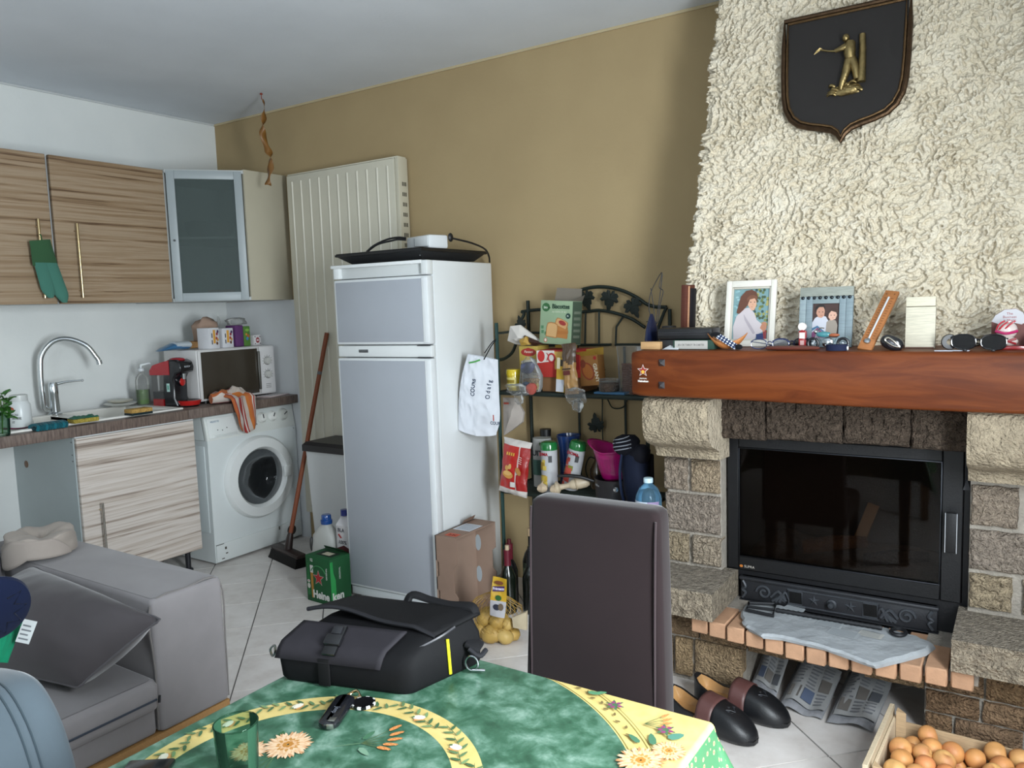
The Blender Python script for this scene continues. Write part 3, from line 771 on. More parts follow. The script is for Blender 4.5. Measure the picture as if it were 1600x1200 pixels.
for k in range(46):
    a = random.uniform(0, 2*PI); rr = random.uniform(.005, .055); z = random.uniform(.095, .20)-rr*.4
    if lf is None:
        lf = part(G().grid(lambda u, v: ((u-.15)*.042, (v-.5)*.026*math.sin(PI*min(1, u*1.02)), .004*math.sin(u*PI)-.01*abs(v-.5)), 5, 2, '#2f5a22'), 'leaf', 'gloss', t)
        o = lf
    else:
        o = lf.copy(); COL.objects.link(o)
    o.location = (rr*math.cos(a), rr*math.sin(a), z); o.rotation_euler = (jit(.7), jit(.7), a+jit(.6))

# striped tea towel crumpled over the worktop edge
t = thing('tea_towel', 'crumpled orange, red and white striped tea towel over worktop edge', 'towel', (.55, -.45, .879))
def stripe(v):
    v = (v*1.0) % 1
    for a, c in ((.12, '#b0613a'), (.16, '#c8bdb4'), (.20, '#983632'), (.40, '#c2b7ae'), (.44, '#b0613a'), (.60, '#9a3834'), (.64, '#c8bdb4'), (.68, '#983632'), (.86, '#b4a79c'), (1.1, '#b56a34')):
        if v < a: return H(c)
def fold(a, b, wd, h, sd, col0=0, drop=0):
    """a rumpled roll of cloth running from a to b"""
    a, b = Vector(a), Vector(b); ax = (b-a); sdv = Vector((-ax.y, ax.x, 0)).normalized()
    rings = []
    for i in range(17):
        k = i/16; c = a+ax*k; q = .55+.45*math.sin(PI*min(1, max(0, k*.9+.08)))
        ring = []
        for j in range(20):
            th = 2*PI*j/20
            n_ = 1+.28*noise.noise(Vector((k*4+sd, math.cos(th)*1.3, math.sin(th)*1.3)))
            ring.append(tuple(c+sdv*(wd*q*n_*math.cos(th))+Vector((0, 0, h*q*n_*(math.sin(th)+.85)))))
        rings.append(ring)
    g = G(); g.loft(rings, '#ffffff')
    cols = []
    for i in range(16):
        for j in range(20): cols.append(stripe(j/20*1.3+col0))
    g.c = cols+[H('#b0613a')]*2
    return g
fold((.545, -.555, .889), (.572, -.43, .889), .038, .036, 1, .62).build('fold', 'fabric', t)
fold((.552, -.47, .891), (.592, -.36, .891), .038, .040, 4, .3).build('fold', 'fabric', t)
def drape(u, v):
    # u across (y), v over the edge and down
    y = -.50+.155*u+.05*(v-.4)
    if v < .35: x, z = .50+.145*v/.35, .935-.02*(v/.35)+.012*math.sin(u*9)
    else:
        q = (v-.35)/.65; a = min(1, q*3)
        x = .645+.012*math.sin(u*8+q*2); z = .915-.022*a-.19*q*(1-.35*abs(u-.42))
    y += (.5-u)*.075*max(0, v-.35)
    x += .012*noise.noise(Vector((u*5, v*4, 3)))
    return (x, y, z)
o = G().grid(drape, 22, 22, lambda u, v: stripe(u*1.25+.05)).build('hanging_end', 'fabric', t)
md = o.modifiers.new('thick', 'SOLIDIFY'); md.thickness = .006

# ================================================================== fireplace
fp = thing('fireplace', 'stone fireplace with rough cream plaster hood and brick hearth', 'fireplace', (3.77, -.3, 0))
g = G()
MC = '#958d81'
g.box(3.192, 3.392, -.552, -.001, .30, 1.04, MC); g.box(4.150, 4.345, -.552, -.001, .30, 1.04, MC)
g.box(3.192, 3.485, -.615, -.001, 0, .30, MC); g.box(4.045, 4.345, -.615, -.001, 0, .30, MC)
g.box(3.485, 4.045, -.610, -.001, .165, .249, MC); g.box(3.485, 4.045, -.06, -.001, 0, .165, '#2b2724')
g.box(3.392, 4.150, -.56, -.001, .905, 1.04, MC)
g.build('mortar', 'mortar', fp)

def stone(name, x0, x1, z0, z1, y, depth, seed, col, amp=.014, nx=30, nz=22, bulge=.006):
    """rock-faced block: front face rough and proud, edges drawn in"""
    def fn(u, v):
        x = x0+(x1-x0)*u; z = z0+(z1-z0)*v
        e = min(1, min(u, 1-u)*nx*.8, min(v, 1-v)*nz*.8)
        p = Vector((x*27, z*27, seed*3.1))
        n = (.5-abs(noise.noise(p*1.3)))*.9+(.4-abs(noise.noise(p*2.9+Vector((seed, 0, 0)))))*.7+noise.noise(p*6)*.25
        d = -bulge*e-amp*n*e
        jx = .004*noise.noise(Vector((z*30, seed, 1)))*(u in (0, 1)); jz = .003*noise.noise(Vector((x*30, seed, 7)))*(v in (0, 1))
        return (x+jx, y+d, z+jz)
    g = G().grid(fn, nx, nz, col)
    n = len(g.v)
    B_ = nz+1
    edge = [i*B_ for i in range(nx+1)]+[nx*B_+j for j in range(1, nz+1)]+[i*B_+nz for i in range(nx-1, -1, -1)]+[j for j in range(nz-1, 0, -1)]
    b0 = len(g.v)
    back = [(g.v[i][0], y+depth, g.v[i][2]) for i in edge]
    k = len(edge)
    g.v += back
    for i in range(k):
        g.f.append((edge[i], edge[(i+1) % k], b0+(i+1) % k, b0+i)); g.c.append(H(col))
    return g.build(name, 'hewn', fp, ang=30)
SC = ['#b5a591', '#ad9d8c', '#b8a48a', '#a89a8c', '#b7a58a']
k = 0
for xo, rows in ((0, [(.683, .800, [(3.184, 3.270), (3.286, 3.388)]), (.535, .670, [(3.186, 3.389)]), (.418, .522, [(3.188, 3.272), (3.289, 3.390)])]),
                 (1, [(.672, .792, [(4.153, 4.272), (4.292, 4.35)]), (.537, .657, [(4.152, 4.35)]), (.418, .522, [(4.153, 4.262), (4.290, 4.35)])])):
    for z0, z1, xs in rows:
        for x0, x1 in xs:
            k += 1
            stone('stone', x0, x1, z0, z1, -.562, .05, k, SC[k % 5], .013)
# corbels under the beam
def corbel(x0, x1, seed):
    prof = [(-.555, 1.038), (-.75, 1.038), (-.768, 1.02), (-.772, .96), (-.765, .915), (-.740, .885), (-.70, .868), (-.672, .858), (-.660, .845), (-.652, .822), (-.555, .818)]
    pts = smooth_path([(0, a, b) for a, b in prof[1:-1]], 5)
    pts = [Vector((0, prof[0][0], prof[0][1]))]+pts+[Vector((0, prof[-1][0], prof[-1][1]))]
    nx = 40
    def fn(u, v):
        p = pts[round(v*(len(pts)-1))]
        x = x0+(x1-x0)*u
        q = Vector((x*60, p.y*60, p.z*60+seed))
        e = min(1, min(u, 1-u)*12)
        n = noise.noise(q)*.007+noise.noise(q*2.2)*.005
        n *= 1 if p.z > .89 else .35
        inset = .006*(1-e)
        return (x, p.y-n+inset, p.z)
    g = G().grid(fn, nx, len(pts)-1, '#a59781')
    for sx in (x0, x1): g.add([(sx, p.y+.006, p.z) for p in pts], [tuple(range(len(pts)))], '#c2b49e')
    g.build('corbel', 'stone', fp, ang=55)
corbel(3.190, 3.420, 1); corbel(4.148, 4.40, 5)
# projecting ledges
def ledge(x0, x1, y0, y1, z0, z1, seed):
    nx, ny, nz = 34, 18, 11
    def nz_(p, a): q = p*36+Vector((seed, 0, 0)); return a*(noise.noise(q)*.6+noise.noise(q*2.4)*.35)
    g = G()
    g.grid(lambda u, v: ((lambda p: (p.x, p.y-nz_(p, .024)*min(1, min(u, 1-u)*9, (1-v)*5+.1, v*5+.2), p.z))(Vector((x0+(x1-x0)*u, y0, z0+(z1-z0)*v)))), nx, nz, '#ab9d89')
    g.grid(lambda u, v: ((lambda p: (p.x, p.y, p.z+nz_(p, .004)*min(1, min(u, 1-u)*9, v*9, (1-v)*9)))(Vector((x0+(x1-x0)*u, y0+(y1-y0)*v, z1)))), nx, ny, '#a59a8b')
    for xx in (x0, x1): g.grid(lambda u, v: ((lambda p: (p.x+nz_(p, .006)*min(1, min(u, 1-u)*9, v*9, (1-v)*9), p.y, p.z))(Vector((xx, y0+(y1-y0)*u, z0+(z1-z0)*v)))), ny, nz, '#a09482')
    g.add([(x0, y0, z0), (x1, y0, z0), (x1, y1, z0), (x0, y1, z0)], [(0, 1, 2, 3)], '#a09482')
    g.build('ledge_stone', 'hewn', fp, ang=35)
ledge(3.06, 3.440, -.800, -.520, .312, .405, 2); ledge(4.125, 4.52, -.800, -.520, .308, .400, 9)
# lintel over the insert
for i, (x0, x1) in enumerate(((3.398, 3.562), (3.564, 3.802), (3.804, 3.993), (3.995, 4.149))):
    stone('lintel_stone', x0, x1, .893+.010*math.sin((x0-3.39)/.76*PI), 1.038, -.615, .06, 40+i, '#5f5247', .020)
# brick nosing of the hearth, gently bowed
def bowy(x): return -.757-.050*max(0, math.sin((x-3.40)/.82*PI))
nb = 13
for i in range(nb):
    xa, xb = 3.352+i*.0643, 3.352+(i+1)*.0643-.008
    y = bowy((xa+xb)/2)+jit(.003); zt = .298+jit(.0015)
    rows_back = -.540
    G().box(xa, xb, y, rows_back, zt-.052, zt, shade('#b28a6c', 1+jit(.10)), .004, 1).build('brick', 'brick', fp)
G().box(3.35, 4.19, -.735, -.542, .249, .285, '#7d766d').build('brick_bed', 'mortar', fp)
# lower masonry under the bricks, with an opening for newspapers
for i, (x0, x1, z0, z1, c) in enumerate(((3.192, 3.33, .168, .238, '#a98f72'), (3.338, 3.50, .166, .238, '#a48a6c'), (3.192, 3.232, .02, .155, '#a08a70'), (3.242, 3.305, .02, .157, '#b19775'), (3.318, 3.485, .022, .160, '#b39a7a'),
        (4.05, 4.20, .168, .238, '#9c7f62'), (4.207, 4.35, .168, .238, '#a08262'), (4.05, 4.19, .095, .158, '#94775c'), (4.20, 4.35, .095, .158, '#a5876a'), (4.05, 4.12, .015, .085, '#9b7d60'), (4.13, 4.30, .015, .085, '#a2856a'), (4.31, 4.35, .015, .085, '#94775c'))):
    stone('stone', x0, x1, z0, z1, -.628, .05, 60+i, c, .012, 10, 7)
def arch_stone(x0, x1, seed):
    zb = lambda x: .150+.022*math.sin((x-3.49)/.56*PI)
    g = stone('arch_stone', x0, x1, zb((x0+x1)/2), .238, -.632, .10, seed, '#9f8668', .012, 12, 6)
for i, (x0, x1) in enumerate(((3.508, 3.69), (3.697, 3.87), (3.877, 4.043))): arch_stone(x0, x1, 80+i)

# plaster hood: tapering chimney breast, trowelled into real relief
rng = np.random.RandomState(3)
LAT = rng.rand(256, 256)
def vn(A, B_):
    """value noise sampled at any coordinates"""
    xi = np.floor(A).astype(int); zi = np.floor(B_).astype(int); f, q = A-xi, B_-zi
    f = f*f*(3-2*f); q = q*q*(3-2*q)
    g_ = lambda i, j: LAT[i % 256, j % 256]
    return g_(xi, zi)*(1-f)*(1-q)+g_(xi+1, zi)*f*(1-q)+g_(xi, zi+1)*(1-f)*q+g_(xi+1, zi+1)*f*q
nx, nz = 540, 660
PX, PZ_ = np.meshgrid(np.linspace(0, 1.08, nx), np.linspace(0, 1.36, nz), indexing='ij')
wx_, wz_ = (vn(PX*9+3, PZ_*9)-.5)*.06, (vn(PX*9+40, PZ_*9+7)-.5)*.06
PA, PB = (PX+wx_)*.82+(PZ_+wz_)*.57, -(PX+wx_)*.57+(PZ_+wz_)*.82
sm = lambda t, a_, b_: (lambda k_: k_*k_*(3-2*k_))(np.clip((t-a_)/(b_-a_), 0, 1))
big = vn(PA*58, PB*78); mid = vn(PA*118+11, PB*142+5); fine = vn(PX*230, PZ_*230+9); low = vn(PX*7+2, PZ_*7+31)
h = .58*sm(big+.5*(mid-.5), .42, .62)+.30*sm(mid+.3*(fine-.5), .40, .72)+.14*fine
h = h*(.60+.55*low)
U = np.linspace(0, 1, nx)[:, None]; V = np.linspace(0, 1, nz)[None, :]
z = 1.195+V*(2.549-1.195)+0*U
xl = 3.232+.095*V; xr = 4.308-.095*V
x = xl+(xr-xl)*U
y = -.50+.20*V+0*U
amp = .024
ed = np.minimum(1, np.minimum(U, 1-U)*60)
x = x-amp*.7*h*(U < .02)*1.0+amp*.7*h*(U > .98)
y = y-amp*h*(.45+.55*ed)+.012*(1-ed)
vs = np.stack([x, y, z], -1).reshape(-1, 3)
idx = np.arange(nx*nz).reshape(nx, nz)
fs = np.stack([idx[:-1, :-1], idx[1:, :-1], idx[1:, 1:], idx[:-1, 1:]], -1).reshape(-1, 4)
# side walls back to the tan wall
sl = [(3.232+.095*v, -.001, 1.195+v*1.354) for v in np.linspace(0, 1, nz)]; sr = [(4.308-.095*v, -.001, 1.195+v*1.354) for v in np.linspace(0, 1, nz)]
n0_ = len(vs); vs = np.vstack([vs, sl, sr])
a = n0_+np.arange(nz); b = a+nz
fl_ = np.stack([a[:-1], idx[0, :-1], idx[0, 1:], a[1:]], -1); fr_ = np.stack([idx[-1, :-1], b[:-1], b[1:], idx[-1, 1:]], -1)
fs = np.vstack([fs, fl_, fr_])
me = bpy.data.meshes.new('plaster_hood')
me.vertices.add(len(vs)); me.vertices.foreach_set('co', (vs-np.array([3.77, -.3, 0])).astype(np.float32).ravel())
me.loops.add(fs.size); me.loops.foreach_set('vertex_index', fs.astype(np.int32).ravel())
me.polygons.add(len(fs)); me.polygons.foreach_set('loop_start', np.arange(0, fs.size, 4, dtype=np.int32))
me.update(calc_edges=True); me.validate(); me.shade_smooth(); me.materials.append(M['plaster'])
hood = bpy.data.objects.new('plaster_hood', me); COL.objects.link(hood); hood.parent = fp

# mantel beam
mb = thing('mantel_beam', 'thick varnished orange-brown wooden mantel beam on two corbels', 'mantel', (3.77, -.63, 1.045))
nx_ = 60
rings = []
for i in range(nx_+1):
    u = i/nx_; xx = 3.165+1.21*u
    e = min(1, min(u, 1-u)*26)**.5
    yf = -.800-.003*math.sin(u*7)+.012*(1-e); zt = 1.2035-.006*(1-e)
    zb = 1.046+.004*math.sin(u*5+1)-.006*max(0, u-.35)+.006*(1-e)
    r = .013
    rings.append([(xx, -.46, zb), (xx, yf+r, zb), (xx, yf+r*.3, zb+r*.3), (xx, yf, zb+r), (xx, yf-.001, (zb+zt)/2), (xx, yf, zt-r), (xx, yf+r*.3, zt-r*.3), (xx, yf+r, zt), (xx, -.46, zt)])
G().loft(rings, '#94491a').build('beam', 'beam', mb, ang=60)
for px in ((3.279, -0.802, 1.164), (3.277, -0.802, 1.090)):
    G().add([(px[0]-.011, -.8015, px[2]-.012), (px[0]+.011, -.8015, px[2]-.012), (px[0]+.011, -.8015, px[2]+.012), (px[0]-.011, -.8015, px[2]+.012), (px[0], -.818, px[2])], [(0, 1, 4), (1, 2, 4), (2, 3, 4), (3, 0, 4), (3, 2, 1, 0)], '#75777b').build('stud', 'brushed', mb, ang=5)
Fs = frame((3.213, -0.804, 1.127), (1, 0, 0), (0, 0, 1))
def star(r, r2, cx=0, cy=0): return [(cx+(r if i % 2 == 0 else r2)*math.sin(PI*i/5), cy+(r if i % 2 == 0 else r2)*math.cos(PI*i/5)) for i in range(10)]
st = G().flat(star(.0215, .0092, 0, .010), '#d8d3cb', Fs, .0008).flat(star(.018, .0075, 0, .010), '#8c1f1a', Fs, .0014).disc(0, .006, .006, .006, '#d1a53a', Fs, .0018, 12).build('sticker', 'print', mb)
wtext('ORIGINAL', .006, '#e8e2d8', st, Fs @ T(0, -.018, .001), align='CENTER', depth=.0003)
wtext('Heineken', .0098, '#f0ece4', st, Fs @ T(0, -.028, .001), align='CENTER', bold=.0002, depth=.0003)

# ------------------------------------------------------------------ stove insert
si = thing('stove_insert', 'black glass-fronted wood stove set into the fireplace', 'stove', (3.77, -.35, .26))
K = '#17171a'
g = G()
g.box(3.398, 3.41, -.505, -.08, .252, .903, K); g.box(4.132, 4.146, -.505, -.08, .252, .903, K)
g.box(3.41, 4.132, -.503, -.08, .883, .903, K); g.box(3.41, 4.132, -.503, -.08, .252, .270, K); g.box(3.41, 4.132, -.10, -.08, .27, .883, K)
g.box(3.41, 4.132, -.497, -.485, .270, .402, K); g.box(3.41, 4.132, -.485, -.10, .385, .402, K)
g.build('casing', 'iron', si)
g = G()
g.box(3.412, 3.425, -.47, -.11, .403, .88, '#3a2e27'); g.box(4.118, 4.131, -.47, -.11, .403, .88, '#3a2e27'); g.box(3.425, 4.118, -.125, -.11, .403, .88, '#3c302a'); g.box(3.425, 4.118, -.47, -.125, .868, .88, '#1d1714')
g.build('firebricks', 'brick', si)
dx0, dx1, dz0, dz1, dy = 3.400, 4.130, .404, .883, -.512
g = G()
for a, b, c, d in ((dx0, dx0+.040, dz0, dz1), (dx1-.058, dx1, dz0, dz1), (dx0+.04, dx1-.058, dz0, dz0+.050), (dx0+.04, dx1-.058, dz1-.038, dz1)): g.box(a, b, dy, dy+.03, c, d, '#121214', .003, 1)
dr = g.build('door', 'iron', si)
G().box(dx0+.035, dx1-.052, dy+.006, dy+.010, dz0+.045, dz1-.033, '#000000').build('glass', 'stoveglass', dr)
g = G()
for a, b, c, d in ((dx0+.040, dx0+.044, dz0+.05, dz1-.038), (dx1-.062, dx1-.058, dz0+.05, dz1-.038), (dx0+.04, dx1-.058, dz0+.048, dz0+.052), (dx0+.04, dx1-.058, dz1-.041, dz1-.037)): g.box(a, b, dy-.002, dy+.004, c, d, '#3a3c40', .001)
g.build('trim', 'brushed', dr)
hx = (4.101, -0.520, 0.633)
G().box(hx[0]-.016, hx[0]+.016, dy-.034, dy-.022, hx[2]-.062, hx[2]+.062, '#141416', .003).box(hx[0]-.006, hx[0]+.006, dy-.022, dy+.001, hx[2]+.02, hx[2]+.04, '#141416').build('handle', 'iron', dr)
G().box(hx[0]-.0165, hx[0]-.0145, dy-.036, dy-.024, hx[2]-.062, hx[2]+.062, '#b6bac0').box(hx[0]+.0145, hx[0]+.0165, dy-.036, dy-.024, hx[2]-.062, hx[2]+.062, '#b6bac0').build('handle_edging', 'brushed', dr)
lx = (3.449, -0.514, 0.418)
wtext('SUPRA', .0125, '#a9a39a', dr, frame((lx[0]+.010, dy-.0005, lx[2]-.004), (1, 0, 0), (0, 0, 1)), depth=.0004)
G().disc(lx[0], lx[2], .006, .005, '#b56a26', frame((0, dy-.0006, 0), (1, 0, 0), (0, 0, 1)), 0, 12).build('logo', 'print', dr)
lk = (4.138, -0.512, 0.785)
G().tube([(4.139, -.506, lk[2]+.05), (4.139, -.518, lk[2]+.01)], .004, '#26262a', 8, 1).add([(4.128, -.522, lk[2]-.02), (4.149, -.522, lk[2]-.02), (4.139, -.52, lk[2]+.015), (4.128, -.508, lk[2]-.02), (4.149, -.508, lk[2]-.02), (4.139, -.508, lk[2]+.015)], [(0, 1, 2), (3, 5, 4), (0, 3, 4, 1), (1, 4, 5, 2), (2, 5, 3, 0)], '#2a2a2e').build('damper_lever', 'iron', si, ang=10)
# cast apron with scrolls under the door
ap = G().box(3.450, 4.068, -.522, -.503, .302, .386, '#2b2c30', .004).box(3.446, 4.072, -.532, -.503, .374, .386, '#2f3034', .004).box(3.446, 4.072, -.530, -.503, .3015, .300, '#2f3034', .004).build('cast_apron', 'iron', si)
Fa = frame((3.756, -.5225, .338), (1, 0, 0), (0, 0, 1))
def spiral(cx, cy, r, s, turns=1.4): return [(cx+s*r*(1-.8*i/24)*math.cos(i/24*turns*2*PI), cy+r*(1-.8*i/24)*math.sin(i/24*turns*2*PI), .002) for i in range(25)]
def orn(g_, name): return g_.build(name, 'iron', ap)
for s in (-1, 1):
    g = G().tube(spiral(s*.225, .0, .026, s), .0045, '#43464b', 6, 1, X=Fa).tube([(s*.20, -.012, .002), (s*.175, .012, .003), (s*.15, -.018, .002)], .005, '#43464b', 6, 4, X=Fa)
    for q in range(3): g.tube([(s*(.195-q*.012), -.025, .002), (s*(.172-q*.010), -.01+q*.012, .004), (s*(.152-q*.006), -.024+q*.006, .002)], [.006, .005, .001], '#43464b', 6, 4, X=Fa)
    orn(g, 'scroll')
    orn(G().tube([(s*.300, -.03, .002), (s*.288, -.01, .004), (s*.300, .0, .002), (s*.288, .012, .004), (s*.298, .032, .002)], .005, '#43464b', 6, 4, X=Fa), 'bracket')
    sg = G(); pts = star(.020, .008, s*.058, 0)
    sg.add([(a, b, 0) for a, b in pts]+[(s*.058, 0, .009)], [(i, (i+1) % 10, 10) for i in range(10)], '#43464b', Fa)
    orn(sg, 'star')
    orn(G().box(s*.118-.022, s*.118+.022, -.022, .022, -.001, .0015, '#050506', X=Fa).tube([(s*.118-.022, -.022, .002), (s*.118+.022, -.022, .002), (s*.118+.022, .022, .002), (s*.118-.022, .022, .002)], .0025, '#43464b', 6, 1, True, X=Fa), 'air_slot')
orn(G().tube([(-.145, -.027, .002), (.145, -.027, .002), (.145, .027, .002), (-.145, .027, .002)], .0028, '#43464b', 6, 1, True, X=Fa), 'panel_moulding')
orn(G().lathe([(.016, 0), (.016, .006), (.010, .008), (.012, .018), (.008, .026), (0, .027)], '#3a3d42', 16, Fa), 'air_knob')
# ash and half-burnt wood behind the glass
def ashfn(u, v):
    xx = 3.43+.68*u; yy = -.46+.32*v
    return (xx, yy, .404+.03*(noise.noise(Vector((xx*7, yy*7, 2)))+.5)*min(1, u*8, (1-u)*8)+.035*v)
o = G().grid(ashfn, 30, 14, '#85746a').build('ash_bed', 'stone', si); o['kind'] = 'stuff'
for i, (a, b, r, c) in enumerate((((3.62, -.37, .470), (3.82, -.26, .487), .026, '#8a6a52'), ((3.84, -.40, .466), (4.02, -.30, .474), .022, '#3a2c24'))):
    t = thing('charred_log', ('pale half-burnt log lying in the stove ash', 'dark charred log at the right in the stove ash')[i], 'log', a)
    G().tube([a, ((a[0]+b[0])/2, (a[1]+b[1])/2+.01, (a[2]+b[2])/2+.004), b], [r, r*1.1, r*.8], c, 9, 4).build('bark', 'stone', t)
t = thing('firewood_stick', 'pale split stick standing at an angle in the stove', 'firewood', (3.78, -.20, .46))
G().box(-.02, .02, -.012, .012, 0, .16, '#b89468', .004, X=T(3.78, -.20, .455) @ RY(18) @ RX(-14)).build('split_wood', 'wood', t)

# slate slab on the hearth with newspaper stuck to it
sl_px = [(3.492, -0.662, 0.318), (3.524, -0.755, 0.318), (3.556, -0.790, 0.318), (3.608, -0.824, 0.318), (3.663, -0.810, 0.318), (3.788, -0.820, 0.318), (3.902, -0.864, 0.318), (3.940, -0.875, 0.318), (4.002, -0.789, 0.318), (4.052, -0.713, 0.318), (4.071, -0.643, 0.318), (4.006, -0.604, 0.318), (3.913, -0.589, 0.318), (3.722, -0.599, 0.318), (3.591, -0.556, 0.318), (3.492, -0.590, 0.318)]
t = thing('slate_slab', 'ragged grey slate slab lying on the brick hearth', 'slab', (3.75, -.68, .300))
ctr = Vector((3.76, -.66))
low = [(ctr.x+(p[0]-ctr.x)*1.0+.004, ctr.y+(p[1]-ctr.y)*.97) for p in sl_px]
def rough_ring(pts, z, s):
    out = []
    for i in range(len(pts)):
        a, b = pts[i], pts[(i+1) % len(pts)]
        for q in range(4):
            f = q/4
            out.append((a[0]+(b[0]-a[0])*f+jit(.004)*s, a[1]+(b[1]-a[1])*f+jit(.004)*s, z+jit(.0012)*s))
    return out
r1 = rough_ring(low, .3005, 0); r2 = rough_ring(sl_px, .311, 1); r3 = [(ctr.x+(p[0]-ctr.x)*.975, ctr.y+(p[1]-ctr.y)*.955, .3175+jit(.001)) for p in r2]
G().loft([r1, r2, r3], '#9da1a4').build('slate', 'slate', t, ang=25)
Fz = frame((3.76, -.70, .3185), (1, -.10, 0), (.2, 1, 0))
g = G()
for a, b, w_, h_ in ((-.14, .05, .09, .05), (-.03, .03, .08, .06), (.02, -.02, .09, .05), (-.16, .10, .07, .03), (.10, .02, .07, .04)):
    g.flat([(a, b), (a+w_, b+jit(.004)), (a+w_+jit(.006), b+h_), (a+.004, b+h_+jit(.006))], random.choice(('#b0b4b6', '#a3a8ab', '#b9b8b2')), Fz, .0002+random.random()*.0004)
    for q in range(5): g.flat([(a+.006, b+.006+q*.009), (a+w_-.008, b+.006+q*.009), (a+w_-.008, b+.009+q*.009), (a+.006, b+.009+q*.009)], '#7b8186', Fz, .0008)
g.build('newsprint', 'print', t)
# fire tool lying on the slab
t = thing('fire_tongs', 'twisted black iron fire tool lying on the slate slab', 'fire tool', (3.763, -0.655, 0.325))
a = (3.601, -0.632, 0.326); b = (3.924, -0.622, 0.326); c1 = (3.972, -0.633, 0.326)
g = G()
rod = [Vector(a)+(Vector(b)-Vector(a))*i/40 for i in range(41)]
g.tube(rod, [.0065+.0018*(i % 2) for i in range(41)], '#202124', 7, 1)
g.build('rod', 'iron', t)
G().tube([(c1[0]+.020*math.cos(q), c1[1]+.026*math.sin(q), .327) for q in [2*PI*i/16 for i in range(16)]], .006, '#202124', 7, 2, True).build('ring', 'iron', t)
q = [(3.587, -0.582, 0.326), (3.606, -0.685, 0.326), (3.516, -0.678, 0.326), (3.505, -0.613, 0.326)]
G().tube(q, .006, '#202124', 7, 1, True).tube([(Vector(q[0])+Vector(q[1]))/2, (Vector(q[2])+Vector(q[3]))/2], .005, '#202124', 7, 1).build('fork_loop', 'iron', t)

# shield plaque on the hood
dirv = Vector((0, .20, 1.354)).normalized()
pc = Vector((3.757, -.368, 2.10))
Fq = frame(pc-Vector((0, .034, 0)), (1, 0, 0), dirv)     # x along, y up the slope, z out (towards -y)
pl_ = thing('shield_plaque', 'dark shield plaque with bronze woodcutter on the plaster hood', 'plaque', tuple(pc))
half = [(0, -.243), (.010, -.222), (.03, -.205), (.06, -.195), (.10, -.185), (.135, -.172), (.160, -.150), (.178, -.115), (.186, -.07), (.190, .0), (.192, .10), (.192, .190)]
outl = half+[(-x, y) for x, y in reversed(half[1:])]
G().prism([(x*.965, y*.965) for x, y in outl], .012, '#15100d', Fq, z0=-.004).build('panel', 'matte', pl_)
G().tube([(x, y, .008) for x, y in outl], .0085, '#4a3828', 8, 1, True, X=Fq).build('frame_outer', 'bronze', pl_)
G().tube([(x*.935, y*.94, .010) for x, y in outl], .0045, '#6a5238', 7, 1, True, X=Fq).build('frame_inner', 'bronze', pl_)
g = G(); bz = '#8a7850'
def tb(pts, r, n=8): g.tube([(p[0], p[1], p[2] if len(p) > 2 else .016) for p in pts], r, bz, n, 4, X=Fq)
tb([(.056, -.062, .016), (.058, .02, .018), (.055, .092, .016)], [.014, .011, .010])         # tree trunk
tb([(.056, .035), (.068, .045)], [.004, .002])
tb([(.020, .020, .020), (.012, -.02, .022), (.000, -.060, .020), (-.004, -.078, .018)], [.015, .014, .010, .006])   # rear leg
tb([(.026, .020, .020), (.038, -.015, .022), (.044, -.052, .020)], [.014, .013, .009])         # front leg
tb([(.022, .018, .022), (.020, .045, .026), (.022, .070, .024)], [.016, .019, .015], 10)        # torso
g.ball((.008, .085, .028), (.0115, .0135, .012), bz, 12, 9, X=Fq)                                # head
tb([(.030, .068, .026), (.008, .052, .034), (-.022, .046, .032)], [.009, .008, .006])            # arm
tb([(.012, .068, .022), (-.006, .056, .026), (-.024, .048, .030)], [.008, .007, .006])           # arm
tb([(-.018, .046, .032), (-.045, .052, .030), (-.068, .062, .028)], .0032, 6)                    # axe handle
g.add([(-.064, .066, .026), (-.074, .058, .026), (-.090, .050, .026), (-.082, .060, .030), (-.07, .068, .032)], [(0, 1, 2, 3, 4)], bz, Fq)
for q in range(16):
    a_ = random.uniform(-.03, .062); b_ = random.uniform(-.092, -.055)
    tb([(a_, b_, .010), (a_-.012, b_+.004, .016), (a_-.026-jit(.01), b_-.002, .010)], [.006, .0055, .001], 6)
g.ball((.016, -.078, .010), (.046, .018, .010), bz, 16, 8, X=Fq, nz=.3)
g.build('woodcutter_figure', 'bronze', pl_, ang=60)

# ================================================================== things on the mantel beam
ZM = 1.2040
def lean(x0, x1, ybase, tilt, zb=ZM, rz=0):
    """frame for a picture standing at ybase and leaning back by tilt degrees"""
    t = math.radians(tilt); c, s = math.cos(rz), math.sin(rz)
    return frame((x0, ybase, zb), (c, s, 0), (-s*math.sin(t), c*math.sin(t), math.cos(t)))

# dark navy bag at the left end
t = thing('navy_pouch', 'folded dark navy plastic pouch at the left end of the mantel', 'pouch', (3.192, -.66, ZM))
g = G().loft([[(3.184+.66*wx*math.cos(a)*(1+.12*math.sin(3*a)), -.66+wy*math.sin(a), ZM+z) for a in [2*PI*j/14 for j in range(14)]] for z, wx, wy in ((0, .022, .05), (.03, .026, .05), (.07, .020, .04), (.10, .012, .02), (.118, .006, .008))], '#141a33')
g.build('pouch_body', 'foil', t)
